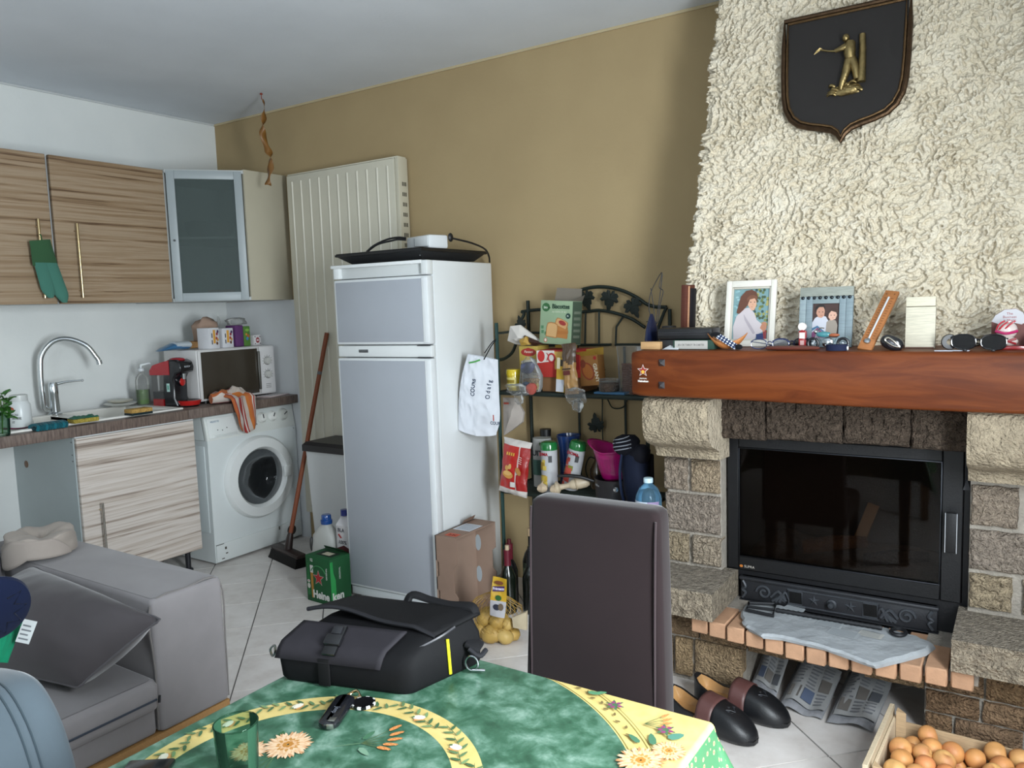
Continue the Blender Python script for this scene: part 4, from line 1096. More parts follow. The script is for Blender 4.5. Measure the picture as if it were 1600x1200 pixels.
# wire feather in a holder
t = thing('wire_feather', 'black wire feather standing in a small holder on the mantel', 'ornament', (3.232, -.62, ZM))
B(3.212, 3.252, -.64, -.60, ZM, ZM+.075, '#16171a', .004).build('holder', 'satin', t)
fw = [(3.181, -0.620, 1.243), (3.186, -0.620, 1.299), (3.197, -0.620, 1.366), (3.207, -0.620, 1.433), (3.208, -0.620, 1.464), (3.186, -0.620, 1.434), (3.164, -0.620, 1.390), (3.158, -0.620, 1.341), (3.165, -0.620, 1.304), (3.147, -0.620, 1.293)]
G().tube(fw, .0016, '#1b1a1a', 6, 6).build('wire', 'iron', t)
fw2 = [(3.208, -0.620, 1.459), (3.198, -0.620, 1.415), (3.212, -0.620, 1.399), (3.201, -0.620, 1.355), (3.193, -0.620, 1.299), (3.181, -0.620, 1.282)]
G().tube(fw2, .0016, '#1b1a1a', 6, 6).tube([(3.166, -0.620, 1.412), (3.177, -0.620, 1.333), (3.178, -0.620, 1.266)], .0014, '#1b1a1a', 6, 5).build('wire', 'iron', t)
# wood block
t = thing('wood_block', 'small pale wooden block on the mantel left end', 'block', (3.22, -.73, ZM))
B(3.182, 3.252, -.752, -.715, ZM, ZM+.026, '#b58f62', .002).build('block', 'wood', t)
single(G().add([(-.03, -.02, .0), (.03, -.025, .0), (.012, .025, .012), (-.012, .015, .014)], [(0, 1, 2, 3)], '#d8dadc').add([(-.03, -.02, .001), (.03, -.025, .001), (.01, .02, .003), (-.02, .02, .003)], [(0, 1, 2, 3)], '#7d868e'), 'folded_note', 'paper', (3.293, -.742, ZM+.0006), 'folded slip of paper between wooden block and card box', 'paper')
# dark frame seen edge-on
t = thing('edge_on_frame', 'reddish picture frame seen edge-on at the hood corner', 'picture frame', (3.262, -.575, ZM))
Fr = frame((3.262, -.575, ZM), (.30, .95, 0), (.045, 0, 1))
B(0, .052, 0, .215, -.010, .010, '#54281a', .002, X=Fr).build('frame', 'wood', t)
B(.022, .052, .004, .203, .0102, .016, '#121018', .001, X=Fr).build('backing', 'satin', t)
B(.012, .020, .004, .211, .0102, .013, '#b98a6a', .0005, X=Fr).build('pale_edge', 'wood', t)
# card box + case on it
t = thing('card_game_box', 'flat white-labelled card game box on the mantel', 'box', (3.36, -.70, ZM))
B(3.295, 3.435, -.745, -.655, ZM, ZM+.031, '#1c3a2e', .002).build('carton', 'card', t)
Fk = frame((3.302, -.7455, ZM+.002), (1, 0, 0), (0, 0, 1))
lb = B(0, .112, 0, .027, 0, .0007, '#a7a49e', X=Fk).build('label', 'print', t)
wtext('JEU DE TAROT 78 CARTES', .0085, '#33302e', lb, Fk @ T(.056, .0105, .0009), align='CENTER', sx=.9, depth=.0002)
t = thing('black_case', 'ribbed black case lying on the card game box', 'case', (3.34, -.69, ZM+.032))
case = B(3.235, 3.425, -.735, -.645, ZM+.0315, ZM+.070, '#131315', .008).build('case_body', 'satin', t)
G().tube([(3.24, -.7365, ZM+.048), (3.42, -.7365, ZM+.048)], .002, '#2a2a2d', 6, 1).tube([(3.24, -.7365, ZM+.054), (3.42, -.7365, ZM+.054)], .002, '#2a2a2d', 6, 1).build('ridge', 'satin', t)
B(3.24, 3.292, -.73, -.65, ZM, ZM+.0313, '#18181a', .003).build('lower_box', 'satin', t)
# photograph of a girl in a white frame
Fg = lean(3.420, 3.58, -.600, 12, rz=.02)
t = thing('girl_photo_frame', 'white photo frame with girl in pale knitted jumper', 'picture frame', (3.50, -.59, ZM))
wd, ht = .166, .224
g = G()
for a, b, c, d in ((0, .018, 0, ht), (wd-.018, wd, 0, ht), (.018, wd-.018, 0, .020), (.018, wd-.018, ht-.022, ht)): g.box(a, b, c, d, -.006, .008, '#d8d3c8', .002, X=Fg)
g.build('frame', 'satin', t)
g = G()
for a, b, c, d in ((.018, .024, .02, ht-.022), (wd-.024, wd-.018, .02, ht-.022), (.024, wd-.024, .02, .026), (.024, wd-.024, ht-.028, ht-.022)): g.box(a, b, c, d, -.004, .003, '#b9b4a8', .0015, X=Fg)
g.build('mount', 'satin', t)
B(.004, wd-.004, .004, ht-.004, -.009, -.0062, '#4a4038', X=Fg).build('back_board', 'card', t)
pw, ph = wd-.048, ht-.050
Fp_ = Fg @ T(.024, .025, -.003)
g = G(); u = lambda a, b: (a*pw, b*ph)
g.flat([(0, 0), (pw, 0), (pw, ph), (0, ph)], '#6f8f92', Fp_)
rng2 = random.Random(5)
for k in range(70):
    a, b = rng2.uniform(.48, 1), rng2.uniform(.15, .99)
    g.disc(min(a, .955)*pw, min(b, .965)*ph, .04*pw, .03*ph, rng2.choice(('#5d6a3a', '#8a8a4a', '#3f4f38', '#a39a5e', '#2f4a4a', '#6f7a48')), Fp_, .00002*k+.0001, 7)
for k in range(16): g.disc(rng2.uniform(.05, .3)*pw, rng2.uniform(.45, .95)*ph, .05*pw, .02*ph, rng2.choice(('#8fb0b4', '#7fa2a8', '#5f8288')), Fp_, .0001+.00002*k, 7)
def pg(pts, c, z): g.flat([u(a, b) for a, b in pts], c, Fp_, z)
pg([(.05, 0), (.02, .25), (.10, .45), (.28, .60), (.45, .62), (.60, .52), (.68, .38), (.86, .28), (.90, .16), (.70, .09), (.66, 0)], '#b9b0b2', .0018)
pg([(.30, .50), (.40, .40), (.55, .25), (.66, .12), (.60, .10), (.46, .24), (.34, .38)], '#a0979c', .0019)
pg([(.70, 0), (.68, .10), (.86, .12), (.96, .06), (.96, 0)], '#22325e', .0019)
pg([(.78, .22), (.86, .34), (.95, .33), (.97, .22), (.90, .14)], '#a9745a', .002)
pg([(.86, .18), (.97, .18), (.97, .0), (.90, .0)], '#7a2a2e', .00195)
pg([(.10, .52), (.14, .66), (.20, .84), (.34, .95), (.50, .97), (.64, .92), (.68, .82), (.66, .72), (.60, .80), (.46, .78), (.40, .66), (.30, .58), (.18, .50)], '#5b3626', .0021)
pg([(.42, .66), (.40, .78), (.46, .84), (.58, .84), (.65, .78), (.65, .66), (.60, .57), (.52, .56)], '#c79a80', .0020)
pg([(.38, .80), (.46, .86), (.58, .86), (.67, .82), (.66, .77), (.58, .80), (.46, .79), (.38, .74)], '#6d4530', .0022)
for a in (.49, .60): g.disc(a*pw, .725*ph, .020*pw, .009*ph, '#2c2420', Fp_, .0022, 10)
pg([(.49, .638), (.53, .625), (.58, .638), (.535, .632)], '#8a3f3a', .0022)
pg([(.545, .70), (.565, .665), (.54, .665)], '#b48368', .0022)
g.build('photograph', 'print', t)
# wooden leaf-shaped bowl with a checked ribbon
t = thing('wooden_boat_dish', 'orange-brown boat-shaped wooden dish with checked ribbon across', 'dish', (3.475, -.735, ZM))
def boat(u, v):
    a = (u-.5)*2; wv = (1-abs(a)**2.4); th = -PI*v
    return (3.475+.066*a, -.735+.026*wv*math.cos(th), ZM+.0005+.030*abs(a)**2+.022*(1+math.sin(th)*wv))
o = G().grid(boat, 20, 12, '#b0703c').build('dish', 'woodx', t)
md = o.modifiers.new('thick', 'SOLIDIFY'); md.thickness = .003
Fb_ = frame((3.455, -.768, ZM+.046), (.85, 0, -.52), (.1, .3, 1))
rb_ = B(0, .070, -.009, .009, -.001, .002, '#c8ccd2', .001, X=Fb_)
for k in range(6): rb_.box(.008+k*.0105, .013+k*.0105, -.009, .009, .0021, .0026, '#1f2a48', X=Fb_)
for k in range(2): rb_.box(0, .070, -.006+k*.008, -.003+k*.008, .0022, .0028, '#1f2a48', X=Fb_)
rb_.build('checked_ribbon', 'fabric', t)
G().ball((3.447, -.765, ZM+.050), (.018, .008, .008), '#111114', 12, 8, X=None).ball((3.520, -.765, ZM+.010), (.014, .008, .009), '#111114', 12, 8).build('ribbon_knot', 'fabric', t)

def spectacles(name, label, loc, rz, lens_w, lens_h, lens_mat, rim_col, fold_=True, gap=.018, rimr=.0016, shape=.8):
    t = thing(name, label, 'glasses', loc, rz)
    zc = lens_h/2+.003
    lo = []
    for s in (-1, 1):
        cx = s*(lens_w/2+gap/2)
        lo.append([(cx+lens_w/2*math.copysign(abs(math.cos(a))**shape, math.cos(a)), -.004*abs(math.cos(a)), zc+lens_h/2*math.copysign(abs(math.sin(a))**shape, math.sin(a))) for a in [2*PI*i/22 for i in range(22)]])
    g = G()
    for r in lo: g.tube(r, rimr, rim_col, 6, 1, True)
    g.tube([(-gap/2, -.002, zc+.004), (0, -.005, zc+.008), (gap/2, -.002, zc+.004)], rimr, rim_col, 6, 4)
    part(g, 'rim', 'gloss', t)
    for r in lo:
        part(G().add([(p[0], p[1]+.0004, p[2]) for p in r]+[(p[0], p[1]-.0006, p[2]) for p in r], [tuple(range(22)), tuple(range(43, 21, -1))], '#20222a'), 'lens', lens_mat, t)
    W = lens_w+gap/2
    for s in (-1, 1):
        pts = [(s*W, .0, zc+lens_h*.25), (s*(W-.004), .006, zc+lens_h*.2), (s*(W-.05), .020+.006*s, zc-.002), (-s*(W-.03), .030+.006*s, .004)] if fold_ else [(s*W, 0, zc+lens_h*.25), (s*W, .05, zc+.0), (s*(W-.006), .11, .006)]
        part(G().tube(pts, [.002, .0018, .0016, .0025], rim_col, 6, 4), 'temple', 'gloss', t)
    return t
spectacles('reading_glasses', 'blue-rimmed reading glasses lying in front of the photos', (3.613, -.745, ZM), math.radians(-4), .050, .030, 'film', '#1d2a55')
spectacles('second_spectacles', 'tinted spectacles behind the brown leather case', (3.668, -.705, ZM), math.radians(12), .048, .030, 'smoke', '#20203a', gap=.014)
# leather case
t = thing('leather_sleeve', 'flat reddish-brown leather sleeve at the mantel edge', 'case', (3.685, -.775, ZM))
g = G().loft([[(3.685+x+.0, -.772+.016*w_*math.cos(a), ZM+.0075+.0072*w_*math.sin(a)) for a in [2*PI*j/12 for j in range(12)]] for x, w_ in ((-.078, .35), (-.072, .8), (-.04, 1), (.04, 1), (.072, .75), (.080, .3))], '#5a2c22')
g.build('sleeve', 'leather', t)
# toy petrol pump
t = thing('toy_petrol_pump', 'miniature red petrol pump before the blue-grey frame', 'toy', (3.706, -.725, ZM))
B(3.692, 3.720, -.736, -.714, ZM, ZM+.008, '#7a1f22', .002).box(3.695, 3.717, -.734, -.716, ZM+.008, ZM+.058, '#8c2024', .003).build('pump_body', 'gloss', t)
G().lathe([(.012, 0), (.012, .010), (0, .0105)], '#d8cfc8', 18, frame((3.706, -.736, ZM+.070), (1, 0, 0), (0, 0, 1)) @ T(0, 0, -.010)).lathe([(.008, 0), (.006, .004)], '#8c2024', 10, T(3.706, -.730, ZM+.057)).build('globe_sign', 'gloss', t)
B(3.698, 3.714, -.7352, -.7342, ZM+.034, ZM+.052, '#d4c6be').box(3.700, 3.712, -.7352, -.7342, ZM+.014, ZM+.028, '#b5908c').build('dial_panel', 'print', t)
# photograph of a man and a child in a weathered blue frame
Ff = lean(3.668, 3.83, -.620, 9, rz=-.03)
t = thing('blue_photo_frame', 'weathered blue-grey wooden frame with man and small child', 'picture frame', (3.75, -.60, ZM))
wd, ht = .160, .190
for a, b, c, d in ((0, .020, 0, ht-.030), (.0205, .040, 0, ht-.030), (wd-.040, wd-.0205, 0, ht-.030), (wd-.020, wd, 0, ht-.030), (0, wd, ht-.0295, ht)):
    B(a, b, c, d, -.006, .008+jit(.001), random.choice(('#7d8c92', '#8a989c', '#8d9188')), .0015, X=Ff).build('plank', 'wood', t)
B(.040, wd-.040, 0, .030, -.006, .006, '#7d8c92', .001, X=Ff).box(.040, wd-.040, ht-.052, ht-.030, -.006, .006, '#808e90', .001, X=Ff).build('inner_rail', 'wood', t)
for k in range(9): G().ball((.010+k*.0175, ht-.034, .009), (.0055, .0055, .004), '#3a3f44', 10, 6, X=Ff).build('stud', 'brushed', t)
Fp_ = Ff @ T(.040, .030, .001); pw, ph = wd-.080, ht-.082
g = G().box(0, pw, 0, ph, -.004, -.0005, '#2c211e', X=Fp_)
pg([(0, 0), (1, 0), (1, 1), (0, 1)], '#3a2622', .0)
for k in range(5): pg([(0, .72+k*.05), (1, .74+k*.05), (1, .755+k*.05), (0, .735+k*.05)], '#4d332c', .0003)
pg([(0, 0), (0, .45), (.10, .58), (.28, .66), (.50, .62), (.60, .5), (.55, .2), (.5, 0)], '#b9bac2', .0008)
pg([(0, .15), (.2, .30), (.48, .12), (.5, 0), (0, 0)], '#7a3f66', .001)
pg([(0, .28), (.2, .36), (.45, .2), (.48, .13), (.2, .30), (0, .2)], '#3f6a8a', .0011)
pg([(.14, .72), (.16, .86), (.28, .93), (.42, .90), (.46, .78), (.44, .64), (.34, .58), (.22, .60)], '#b58670', .0012)
pg([(.10, .74), (.10, .90), (.24, .99), (.42, .97), (.48, .84), (.44, .84), (.40, .90), (.24, .90), (.16, .82)], '#1a1412', .0014)
for a in (.25, .38): g.disc(a*pw, .755*ph, .028*pw, .012*ph, '#2a1c18', Fp_, .0015, 8)
pg([(.27, .655), (.34, .645), (.40, .66), (.34, .66)], '#7a4038', .0015)
pg([(.52, .2), (.54, .46), (.68, .54), (.88, .50), (.95, .36), (.92, .1), (.6, .08)], '#8d8378', .0012)
pg([(.60, .60), (.62, .74), (.72, .80), (.86, .78), (.92, .66), (.86, .54), (.70, .50)], '#c9a08c', .0014)
pg([(.58, .66), (.60, .80), (.72, .88), (.88, .84), (.94, .68), (.88, .74), (.70, .78)], '#3a261e', .0016)
for a in (.70, .82): g.disc(a*pw, .655*ph, .022*pw, .012*ph, '#241a18', Fp_, .0017, 8)
pg([(.73, .575), (.77, .567), (.81, .575), (.77, .58)], '#8a4a44', .0017)
g.build('photograph', 'print', t)
# miniature motorcycle
t = thing('toy_motorcycle', 'miniature teal motorcycle with brown saddle on the mantel', 'toy', (3.785, -.735, ZM))
def wheel(x, r, nm):
    Fw = frame((x, -.735, ZM+r), (1, 0, 0), (0, 0, 1))
    w_ = G().tube([(r*.78*math.cos(a), r*.78*math.sin(a), 0) for a in [2*PI*i/20 for i in range(20)]], r*.22, '#17171a', 8, 1, True, X=Fw).build('wheel', 'satin', t)
    g = G().lathe([(r*.2, -.004), (r*.2, .004)], '#c8ccd0', 10, Fw)
    for k in range(8): g.tube([(0, 0, 0), (r*.6*math.cos(k*PI/4), r*.6*math.sin(k*PI/4), 0)], .0006, '#c8ccd0', 5, 1, X=Fw)
    g.build('spokes', 'metal', w_)
wheel(3.738, .019, 'f'); wheel(3.823, .019, 'r')
G().ball((3.768, -.735, ZM+.046), (.022, .008, .009), '#3f7a80', 14, 9).build('tank', 'gloss', t)
G().ball((3.797, -.735, ZM+.044), (.017, .008, .005), '#9a5230', 14, 8).build('saddle', 'leather', t)
G().grid(lambda u, v: (3.823+.024*math.cos(PI*(.15+.8*u)), -.735+(v-.5)*.014, ZM+.019+.024*math.sin(PI*(.15+.8*u))), 12, 3, '#3f7a80').grid(lambda u, v: (3.738+.023*math.cos(PI*(.1+.75*u)), -.735+(v-.5)*.012, ZM+.019+.023*math.sin(PI*(.1+.75*u))), 12, 3, '#16262a').build('mudguard', 'gloss', t)
G().ball((3.780, -.735, ZM+.022), (.016, .008, .014), '#b9bec2', 12, 8, .7).tube([(3.775, -.745, ZM+.014), (3.81, -.746, ZM+.012), (3.842, -.746, ZM+.014)], .003, '#c8ccd0', 8, 3).build('engine', 'metal', t)
G().tube([(3.738, -.735, ZM+.019), (3.750, -.735, ZM+.052), (3.757, -.735, ZM+.064)], .002, '#b9bec2', 6, 2).tube([(3.766, -.752, ZM+.064), (3.757, -.735, ZM+.066), (3.766, -.718, ZM+.064)], .0016, '#b9bec2', 6, 4).ball((3.746, -.735, ZM+.054), .006, '#c8ccd0', 10, 7).build('fork', 'metal', t)
# coiled strap
t = thing('coiled_strap', 'dark navy strap coiled flat before the toy motorcycle', 'strap', (3.815, -.775, ZM))
g = G()
cpts = [(3.812+(.026+.004*k/36)*math.cos(k/36*4*PI), -.774+(.016+.003*k/36)*math.sin(k/36*4*PI)) for k in range(37)]
g.loft([[(a, b, ZM+.0005), (a*1+.0012, b, ZM+.0005), (a+.0012, b, ZM+.018), (a, b, ZM+.018)] for a, b in cpts], '#151b33')
g.build('webbing', 'nylon', t)
B(3.838, 3.846, -.780, -.770, ZM, ZM+.014, '#c8ccd2', .002).build('buckle', 'metal', t)
# leaning wooden thermometer
t = thing('wooden_thermometer', 'wooden wall thermometer leaning askew against the hood', 'thermometer', (3.88, -.73, ZM))
bL, bR = Vector((3.862, -.735, ZM+.006)), Vector((3.902, -.742, ZM))
tL = Vector((3.896, -0.575, 1.379))
Ft = frame(bL, bR-bL, tL-bL)
Lh = (tL-bL).length
B(0, .040, 0, Lh, -.011, 0, '#a4693a', .0015, X=Ft).build('board', 'woodx', t)
G().tube([(.020, .038, .003), (.020, Lh-.03, .003)], .0028, '#c9ccd0', 8, 1, X=Ft).tube([(.020, .030, .003), (.020, Lh*.45, .003)], .0011, '#a02020', 6, 1, X=Ft).build('glass_tube', 'gloss', t)
G().lathe([(.009, 0), (.009, .006), (.006, .008), (0, .008)], '#b9bcc0', 16, Ft @ T(.020, .028, 0)).build('bulb_cup', 'metal', t)
g = G()
for k in range(17):
    v = .042+k*(Lh-.075)/16
    g.box(.006, .013, v, v+.0012, 0, .0004, '#4a2a16', X=Ft).box(.027, .034, v, v+.0012, 0, .0004, '#4a2a16', X=Ft)
g.build('scale_marks', 'print', t)
wtext('C', .009, '#4a2a16', t, Ft @ T(.005, Lh-.018, .0004), depth=.0002); wtext('F', .009, '#4a2a16', t, Ft @ T(.029, Lh-.018, .0004), depth=.0002)
# small dark sunglasses folded on end
t = thing('folded_sunglasses', 'small folded dark sunglasses beside the white wooden panel', 'glasses', (3.958, -.745, ZM))
g = G().ball((3.956, -.745, ZM+.021), (.032, .016, .021), '#1c1c20', 16, 10, .8, X=T(3.956, -.745, ZM+.021) @ RY(25) @ T(-3.956, .745, -ZM-.021))
g.build('folded_frame', 'gloss', t)
G().tube([(3.940, -.763, ZM+.030), (3.950, -.764, ZM+.036), (3.968, -.764, ZM+.022), (3.978, -.763, ZM+.010), (3.960, -.764, ZM+.014)], .003, '#b9b4a8', 8, 4, True).build('bright_trim', 'metal', t)
G().ball((3.958, -.7625, ZM+.020), (.016, .003, .011), '#3a3a40', 12, 8, 1, X=T(3.958, -.7625, ZM+.02) @ RY(30) @ T(-3.958, .7625, -ZM-.02)).build('lens', 'gloss', t)
# white wooden panel box
Fw = lean(3.980, 4.05, -.665, 6)
t = thing('white_wooden_block', 'tall cream-white wooden panel with dark joint on mantel', 'panel', (4.02, -.65, ZM))
wd, ht = .078, .150
B(0, wd, 0, ht*.805, -.016, .004, '#c9c2ae', .002, X=Fw).build('lower_panel', 'wood', t)
B(0, wd-.001, ht*.815, ht, -.016, .004, '#cdc6b0', .002, X=Fw).build('upper_panel', 'wood', t)
B(.002, wd-.002, 0, .004, -.0165, .0055, '#5a3a2a', X=Fw).build('dark_foot', 'wood', t)
# sunglasses, tape and cards
spectacles('black_sunglasses', 'large black sunglasses on the right of the mantel', (4.170, -.745, ZM), math.radians(-16), .062, .040, 'smoke', '#141416', gap=.012, rimr=.0022)
t = thing('black_tape_roll', 'small black roll beside the sunglasses on the mantel', 'roll', (4.098, -.715, ZM))
G().lathe([(.009, -.009), (.020, -.009), (.022, 0), (.020, .009), (.009, .009), (.009, -.009)], '#1a1a1c', 22, T(4.098, -.715, ZM+.022) @ RZ(15) @ RX(90), cap=False).build('ring', 'satin', t)
for k, (x, y, a) in enumerate(((4.088, -.772, .1), (4.128, -.765, -.05))):
    single(G().box(-.022, .022, -.012, .012, 0, .0016, '#c6ccd8', .0005), 'paper_tag', 'paper', (x, y, ZM), ('flat white card below the black roll', 'flat white card below the black sunglasses')[k], 'card', 'cards on the mantel', rz=a)
for k, (x, y) in enumerate(((4.140, -.790), (4.205, -.793))):
    single(G().ball((0, 0, .0035), (.006, .0035, .0035), '#17171a', 10, 6), 'dark_pebble', 'satin', (x, y, ZM), ('tiny black nub at the mantel edge under the sunglasses', 'tiny black nub at mantel edge below the red figurine')[k], 'nub')
# red and white figurine card
t = thing('rugby_figurine', 'red and white helmeted figurine on backing card, mantel right end', 'figurine', (4.235, -.70, ZM))
Fc = frame((4.196, -.672, ZM), (1, .05, 0), (0, .05, 1))
crd = [(0, 0), (.082, 0), (.084, .075), (.072, .100), (.056, .110), (.030, .108), (.008, .092), (.0, .075)]
G().prism(crd, .003, '#5e2a20', Fc, z0=-.003).flat([(0, .075), (.02, .066), (.045, .073), (.07, .066), (.083, .075), (.072, .099), (.056, .109), (.030, .107), (.008, .091)], '#b6b4b8', Fc, .0005).build('backing_card', 'print', t)
for s_, v in (('The', .093), ('Business', .084), ('is Magic', .075)): wtext(s_, .0095, '#8c2f30', t, Fc @ T(.042, v, .0008), align='CENTER', depth=.0002)
B(4.196, 4.278, -.715, -.675, ZM, ZM+.010, '#8a1c20', .002).build('base', 'gloss', t)
G().ball((4.232, -.695, ZM+.052), (.026, .019, .024), '#c9b9b4', 18, 12).build('helmet', 'gloss', t)
g = G()
for s in (-.5, 0, .5): g.tube([(4.232+.026*math.sin(s*1.2+q)*.9, -.695-.021*math.cos(q*.9), ZM+.052+.0265*math.sin(q+.9)) for q in (-.8, -.4, 0, .4)], .0022, '#b02a38', 6, 4)
g.tube([(4.207, -.705, ZM+.050), (4.232, -.7155, ZM+.044), (4.257, -.705, ZM+.050)], .004, '#a8245a', 8, 4).build('helmet_stripes', 'gloss', t)
G().ball((4.236, -.700, ZM+.022), (.024, .016, .013), '#c4b6b0', 16, 9).tube([(4.215, -.715, ZM+.030), (4.255, -.715, ZM+.016)], .003, '#8a1c24', 7, 1).tube([(4.255, -.715, ZM+.030), (4.215, -.715, ZM+.016)], .003, '#8a1c24', 7, 1).build('face_guard', 'gloss', t)
G().ball((4.285, -.70, ZM+.02), (.012, .012, .02), '#8a1c20', 12, 8).build('side_bottle', 'gloss', t)

# ================================================================== wrought-iron rack by the fridge
rk = thing('iron_rack', 'green-black wrought-iron rack with ivy leaves beside the fridge', 'rack', (2.65, -.17, 0))
GI = '#1c2620'; GI2 = '#1d3a36'
def bar(pts, r, name, k=1, col=GI): return G().tube(pts, r, col, 8, k).build(name, 'iron', rk)
xL, xR, yB, yF = 2.288, 3.000, -.035, -.31
bar([(xL, yB, 0), (xL, yB, 1.388)], .009, 'post'); bar([(xR, yB, 0), (xR, yB, 1.33)], .009, 'post')
bar([(xL+.002, yF, 0), (xL+.002, yF, 1.292)], .0085, 'post', 1, GI2); bar([(xR+.010, yF, 0), (xR+.010, yF, 1.02)], .0085, 'post')
# arches of the back panel
ou = [(2.365, -0.035, 1.341), (2.446, -0.035, 1.364), (2.505, -0.035, 1.398), (2.589, -0.035, 1.430), (2.679, -0.035, 1.437), (2.770, -0.035, 1.420), (2.846, -0.035, 1.386), (2.894, -0.035, 1.354), (2.935, -0.035, 1.341), (2.987, -0.035, 1.338)]
bar(ou, .008, 'arch', 5)
inn = [(2.251, -0.035, 1.336), (2.305, -0.035, 1.341), (2.376, -0.035, 1.342), (2.479, -0.035, 1.325), (2.596, -0.035, 1.328), (2.667, -0.035, 1.332), (2.749, -0.035, 1.317), (2.826, -0.035, 1.289), (2.886, -0.035, 1.252)]
bar(inn, .0075, 'arch', 5)
side = [(xL+.002, yF, 1.125), (xL-.004, -.24, 1.128), (xL-.012, -.16, 1.155), (xL-.022, -.10, 1.22), (xL-.028, -.06, 1.29), (xL-.020, -.04, 1.325), (2.251, -0.035, 1.336)]
bar(side, .0075, 'side_scroll', 5); bar([(xL+.002, yF, 1.245), (xL-.02, -.10, 1.245), (xL-.02, yB, 1.225)], .006, 'side_scroll', 4)
bar([(2.987, -0.035, 1.338), (2.972, -0.035, 1.311), (2.951, -0.035, 1.262), (2.927, -0.035, 1.201)], .0075, 'side_scroll', 4)
bar([(2.664, -0.035, 1.329), (2.660, -0.035, 1.179)], .005, 'spindle'); bar([(2.786, -0.035, 1.307), (2.748, -0.035, 1.256), (2.743, -0.035, 1.179)], .005, 'spindle'); bar([(2.596, -0.035, 1.331), (2.589, -0.035, 1.179)], .005, 'spindle'); bar([(2.369, -0.035, 1.339), (2.356, -0.035, 1.174)], .005, 'spindle')
bar([(2.335, -0.035, 1.174), (2.721, -0.035, 1.178)], .006, 'cross_bar'); bar([(2.740, -0.035, 1.178), (2.979, -0.035, 1.178)], .006, 'cross_bar')
bar([(2.301, -0.035, 1.235), (2.358, -0.035, 1.234)], .006, 'cross_bar')
for px in (2.55, 2.785): bar([(px, yB, .05), (px, yB, 1.17)], .006, 'spindle')
bar([(2.672, yB, .95), (2.668, yB, .80), (2.672, yB, .60), (2.668, yB, .55)], .003, 'vine', 5)
bar([(2.66, -.05, .64), (2.61, -.05, .66), (2.585, -.05, .61), (2.60, -.05, .56), (2.64, -.05, .58), (2.64, -.05, .61)], .003, 'tendril', 6)
bar([(2.70, -.04, .93), (2.73, -.05, .895), (2.78, -.05, .90), (2.80, -.04, .94)], .003, 'tendril', 6)
bar([(2.70, -.04, .69), (2.73, -.05, .70), (2.745, -.05, .715)], .002, 'tendril', 3)
# shelves: rims with wires
for z, x0 in ((.978, xL), (.525, xL)):
    bar([(x0, yF, z), (xR+.01, yF, z)], .010, 'shelf_rim'); bar([(x0, yB-.012, z), (xR, yB-.012, z)], .008, 'shelf_rim'); bar([(x0, yF, z), (x0, yB, z)], .008, 'shelf_rim'); bar([(xR+.005, yF, z), (xR, yB, z)], .008, 'shelf_rim')
    w0 = None
    for k in range(13):
        y = yF+.02+k*.0195
        if w0 is None:
            w0 = G().tube([(x0, y, z+.004), (xR, y, z+.004)], .0028, GI, 6, 1).build('shelf_wire', 'iron', rk); yy0 = y
        else:
            o = w0.copy(); COL.objects.link(o); o.location = (0, y-yy0, 0)
    for xx in (2.52, 2.76): bar([(xx, yF, z-.002), (xx, yB-.01, z-.002)], .004, 'shelf_wire')
LEAF = [(0, -.30), (.10, -.55), (.30, -.60), (.34, -.40), (.55, -.42), (.72, -.20), (.60, -.05), (.78, .18), (.58, .30), (.40, .22), (.34, .55), (.20, .60), (.14, .85), (0, 1.05)]
LEAF = LEAF+[(-x, y) for x, y in reversed(LEAF[1:-1])]
def leaf(px, size, rot, tilt=0):
    F_ = frame(px, (1, 0, 0), (0, 0, 1)) @ RZ(rot) @ RX(tilt)
    g = G()
    vs = [(x*size, y*size, .006*abs(x)*1.5) for x, y in LEAF]+[(0, 0, .008)]
    n = len(LEAF)
    g.add(vs+[(a, b, c-.0025) for a, b, c in vs], [(i, (i+1) % n, n) for i in range(n)]+[(n+1+(i+1) % n, n+1+i, 2*n+1) for i in range(n)]+[(i, n+1+i, n+1+(i+1) % n, (i+1) % n) for i in range(n)], '#1a211c', F_)
    return g.build('iron_leaf', 'iron', rk, ang=20)
for px, s, r in (((2.604, -0.042, 1.389), .060, 195), ((2.723, -0.042, 1.385), .060, 170), ((2.833, -0.042, 1.348), .058, 205), ((2.271, -0.075, 1.279), .042, 20), ((2.643, -0.045, 0.811), .056, 10), ((2.670, -0.060, 1.060), .045, 0)): leaf(px, s, r)

def pillowbag(F_, w_, h_, d, fn, nu=18, nv=22, seed=0, wav=.006, edge=.25):
    """flat sealed bag filled in the middle; fn(u,v) gives the print colour"""
    g = G()
    def prof(u, v): return d*(max(0, math.sin(PI*u))**.6)*(max(0, math.sin(PI*min(1, max(0, v))))**.45)
    def side(s):
        return lambda u, v: tuple(F_ @ Vector(((u-.5)*w_*(1-.10*math.sin(PI*v))+wav*noise.noise(Vector((v*5, seed, u))), v*h_, s*prof(u, v)+wav*noise.noise(Vector((u*6, v*6, seed+s))))))
    g.grid(side(1), nu, nv, fn); g.grid(side(-1), nu, nv, fn)
    return g
ZS1, ZS2 = .9855, .5325
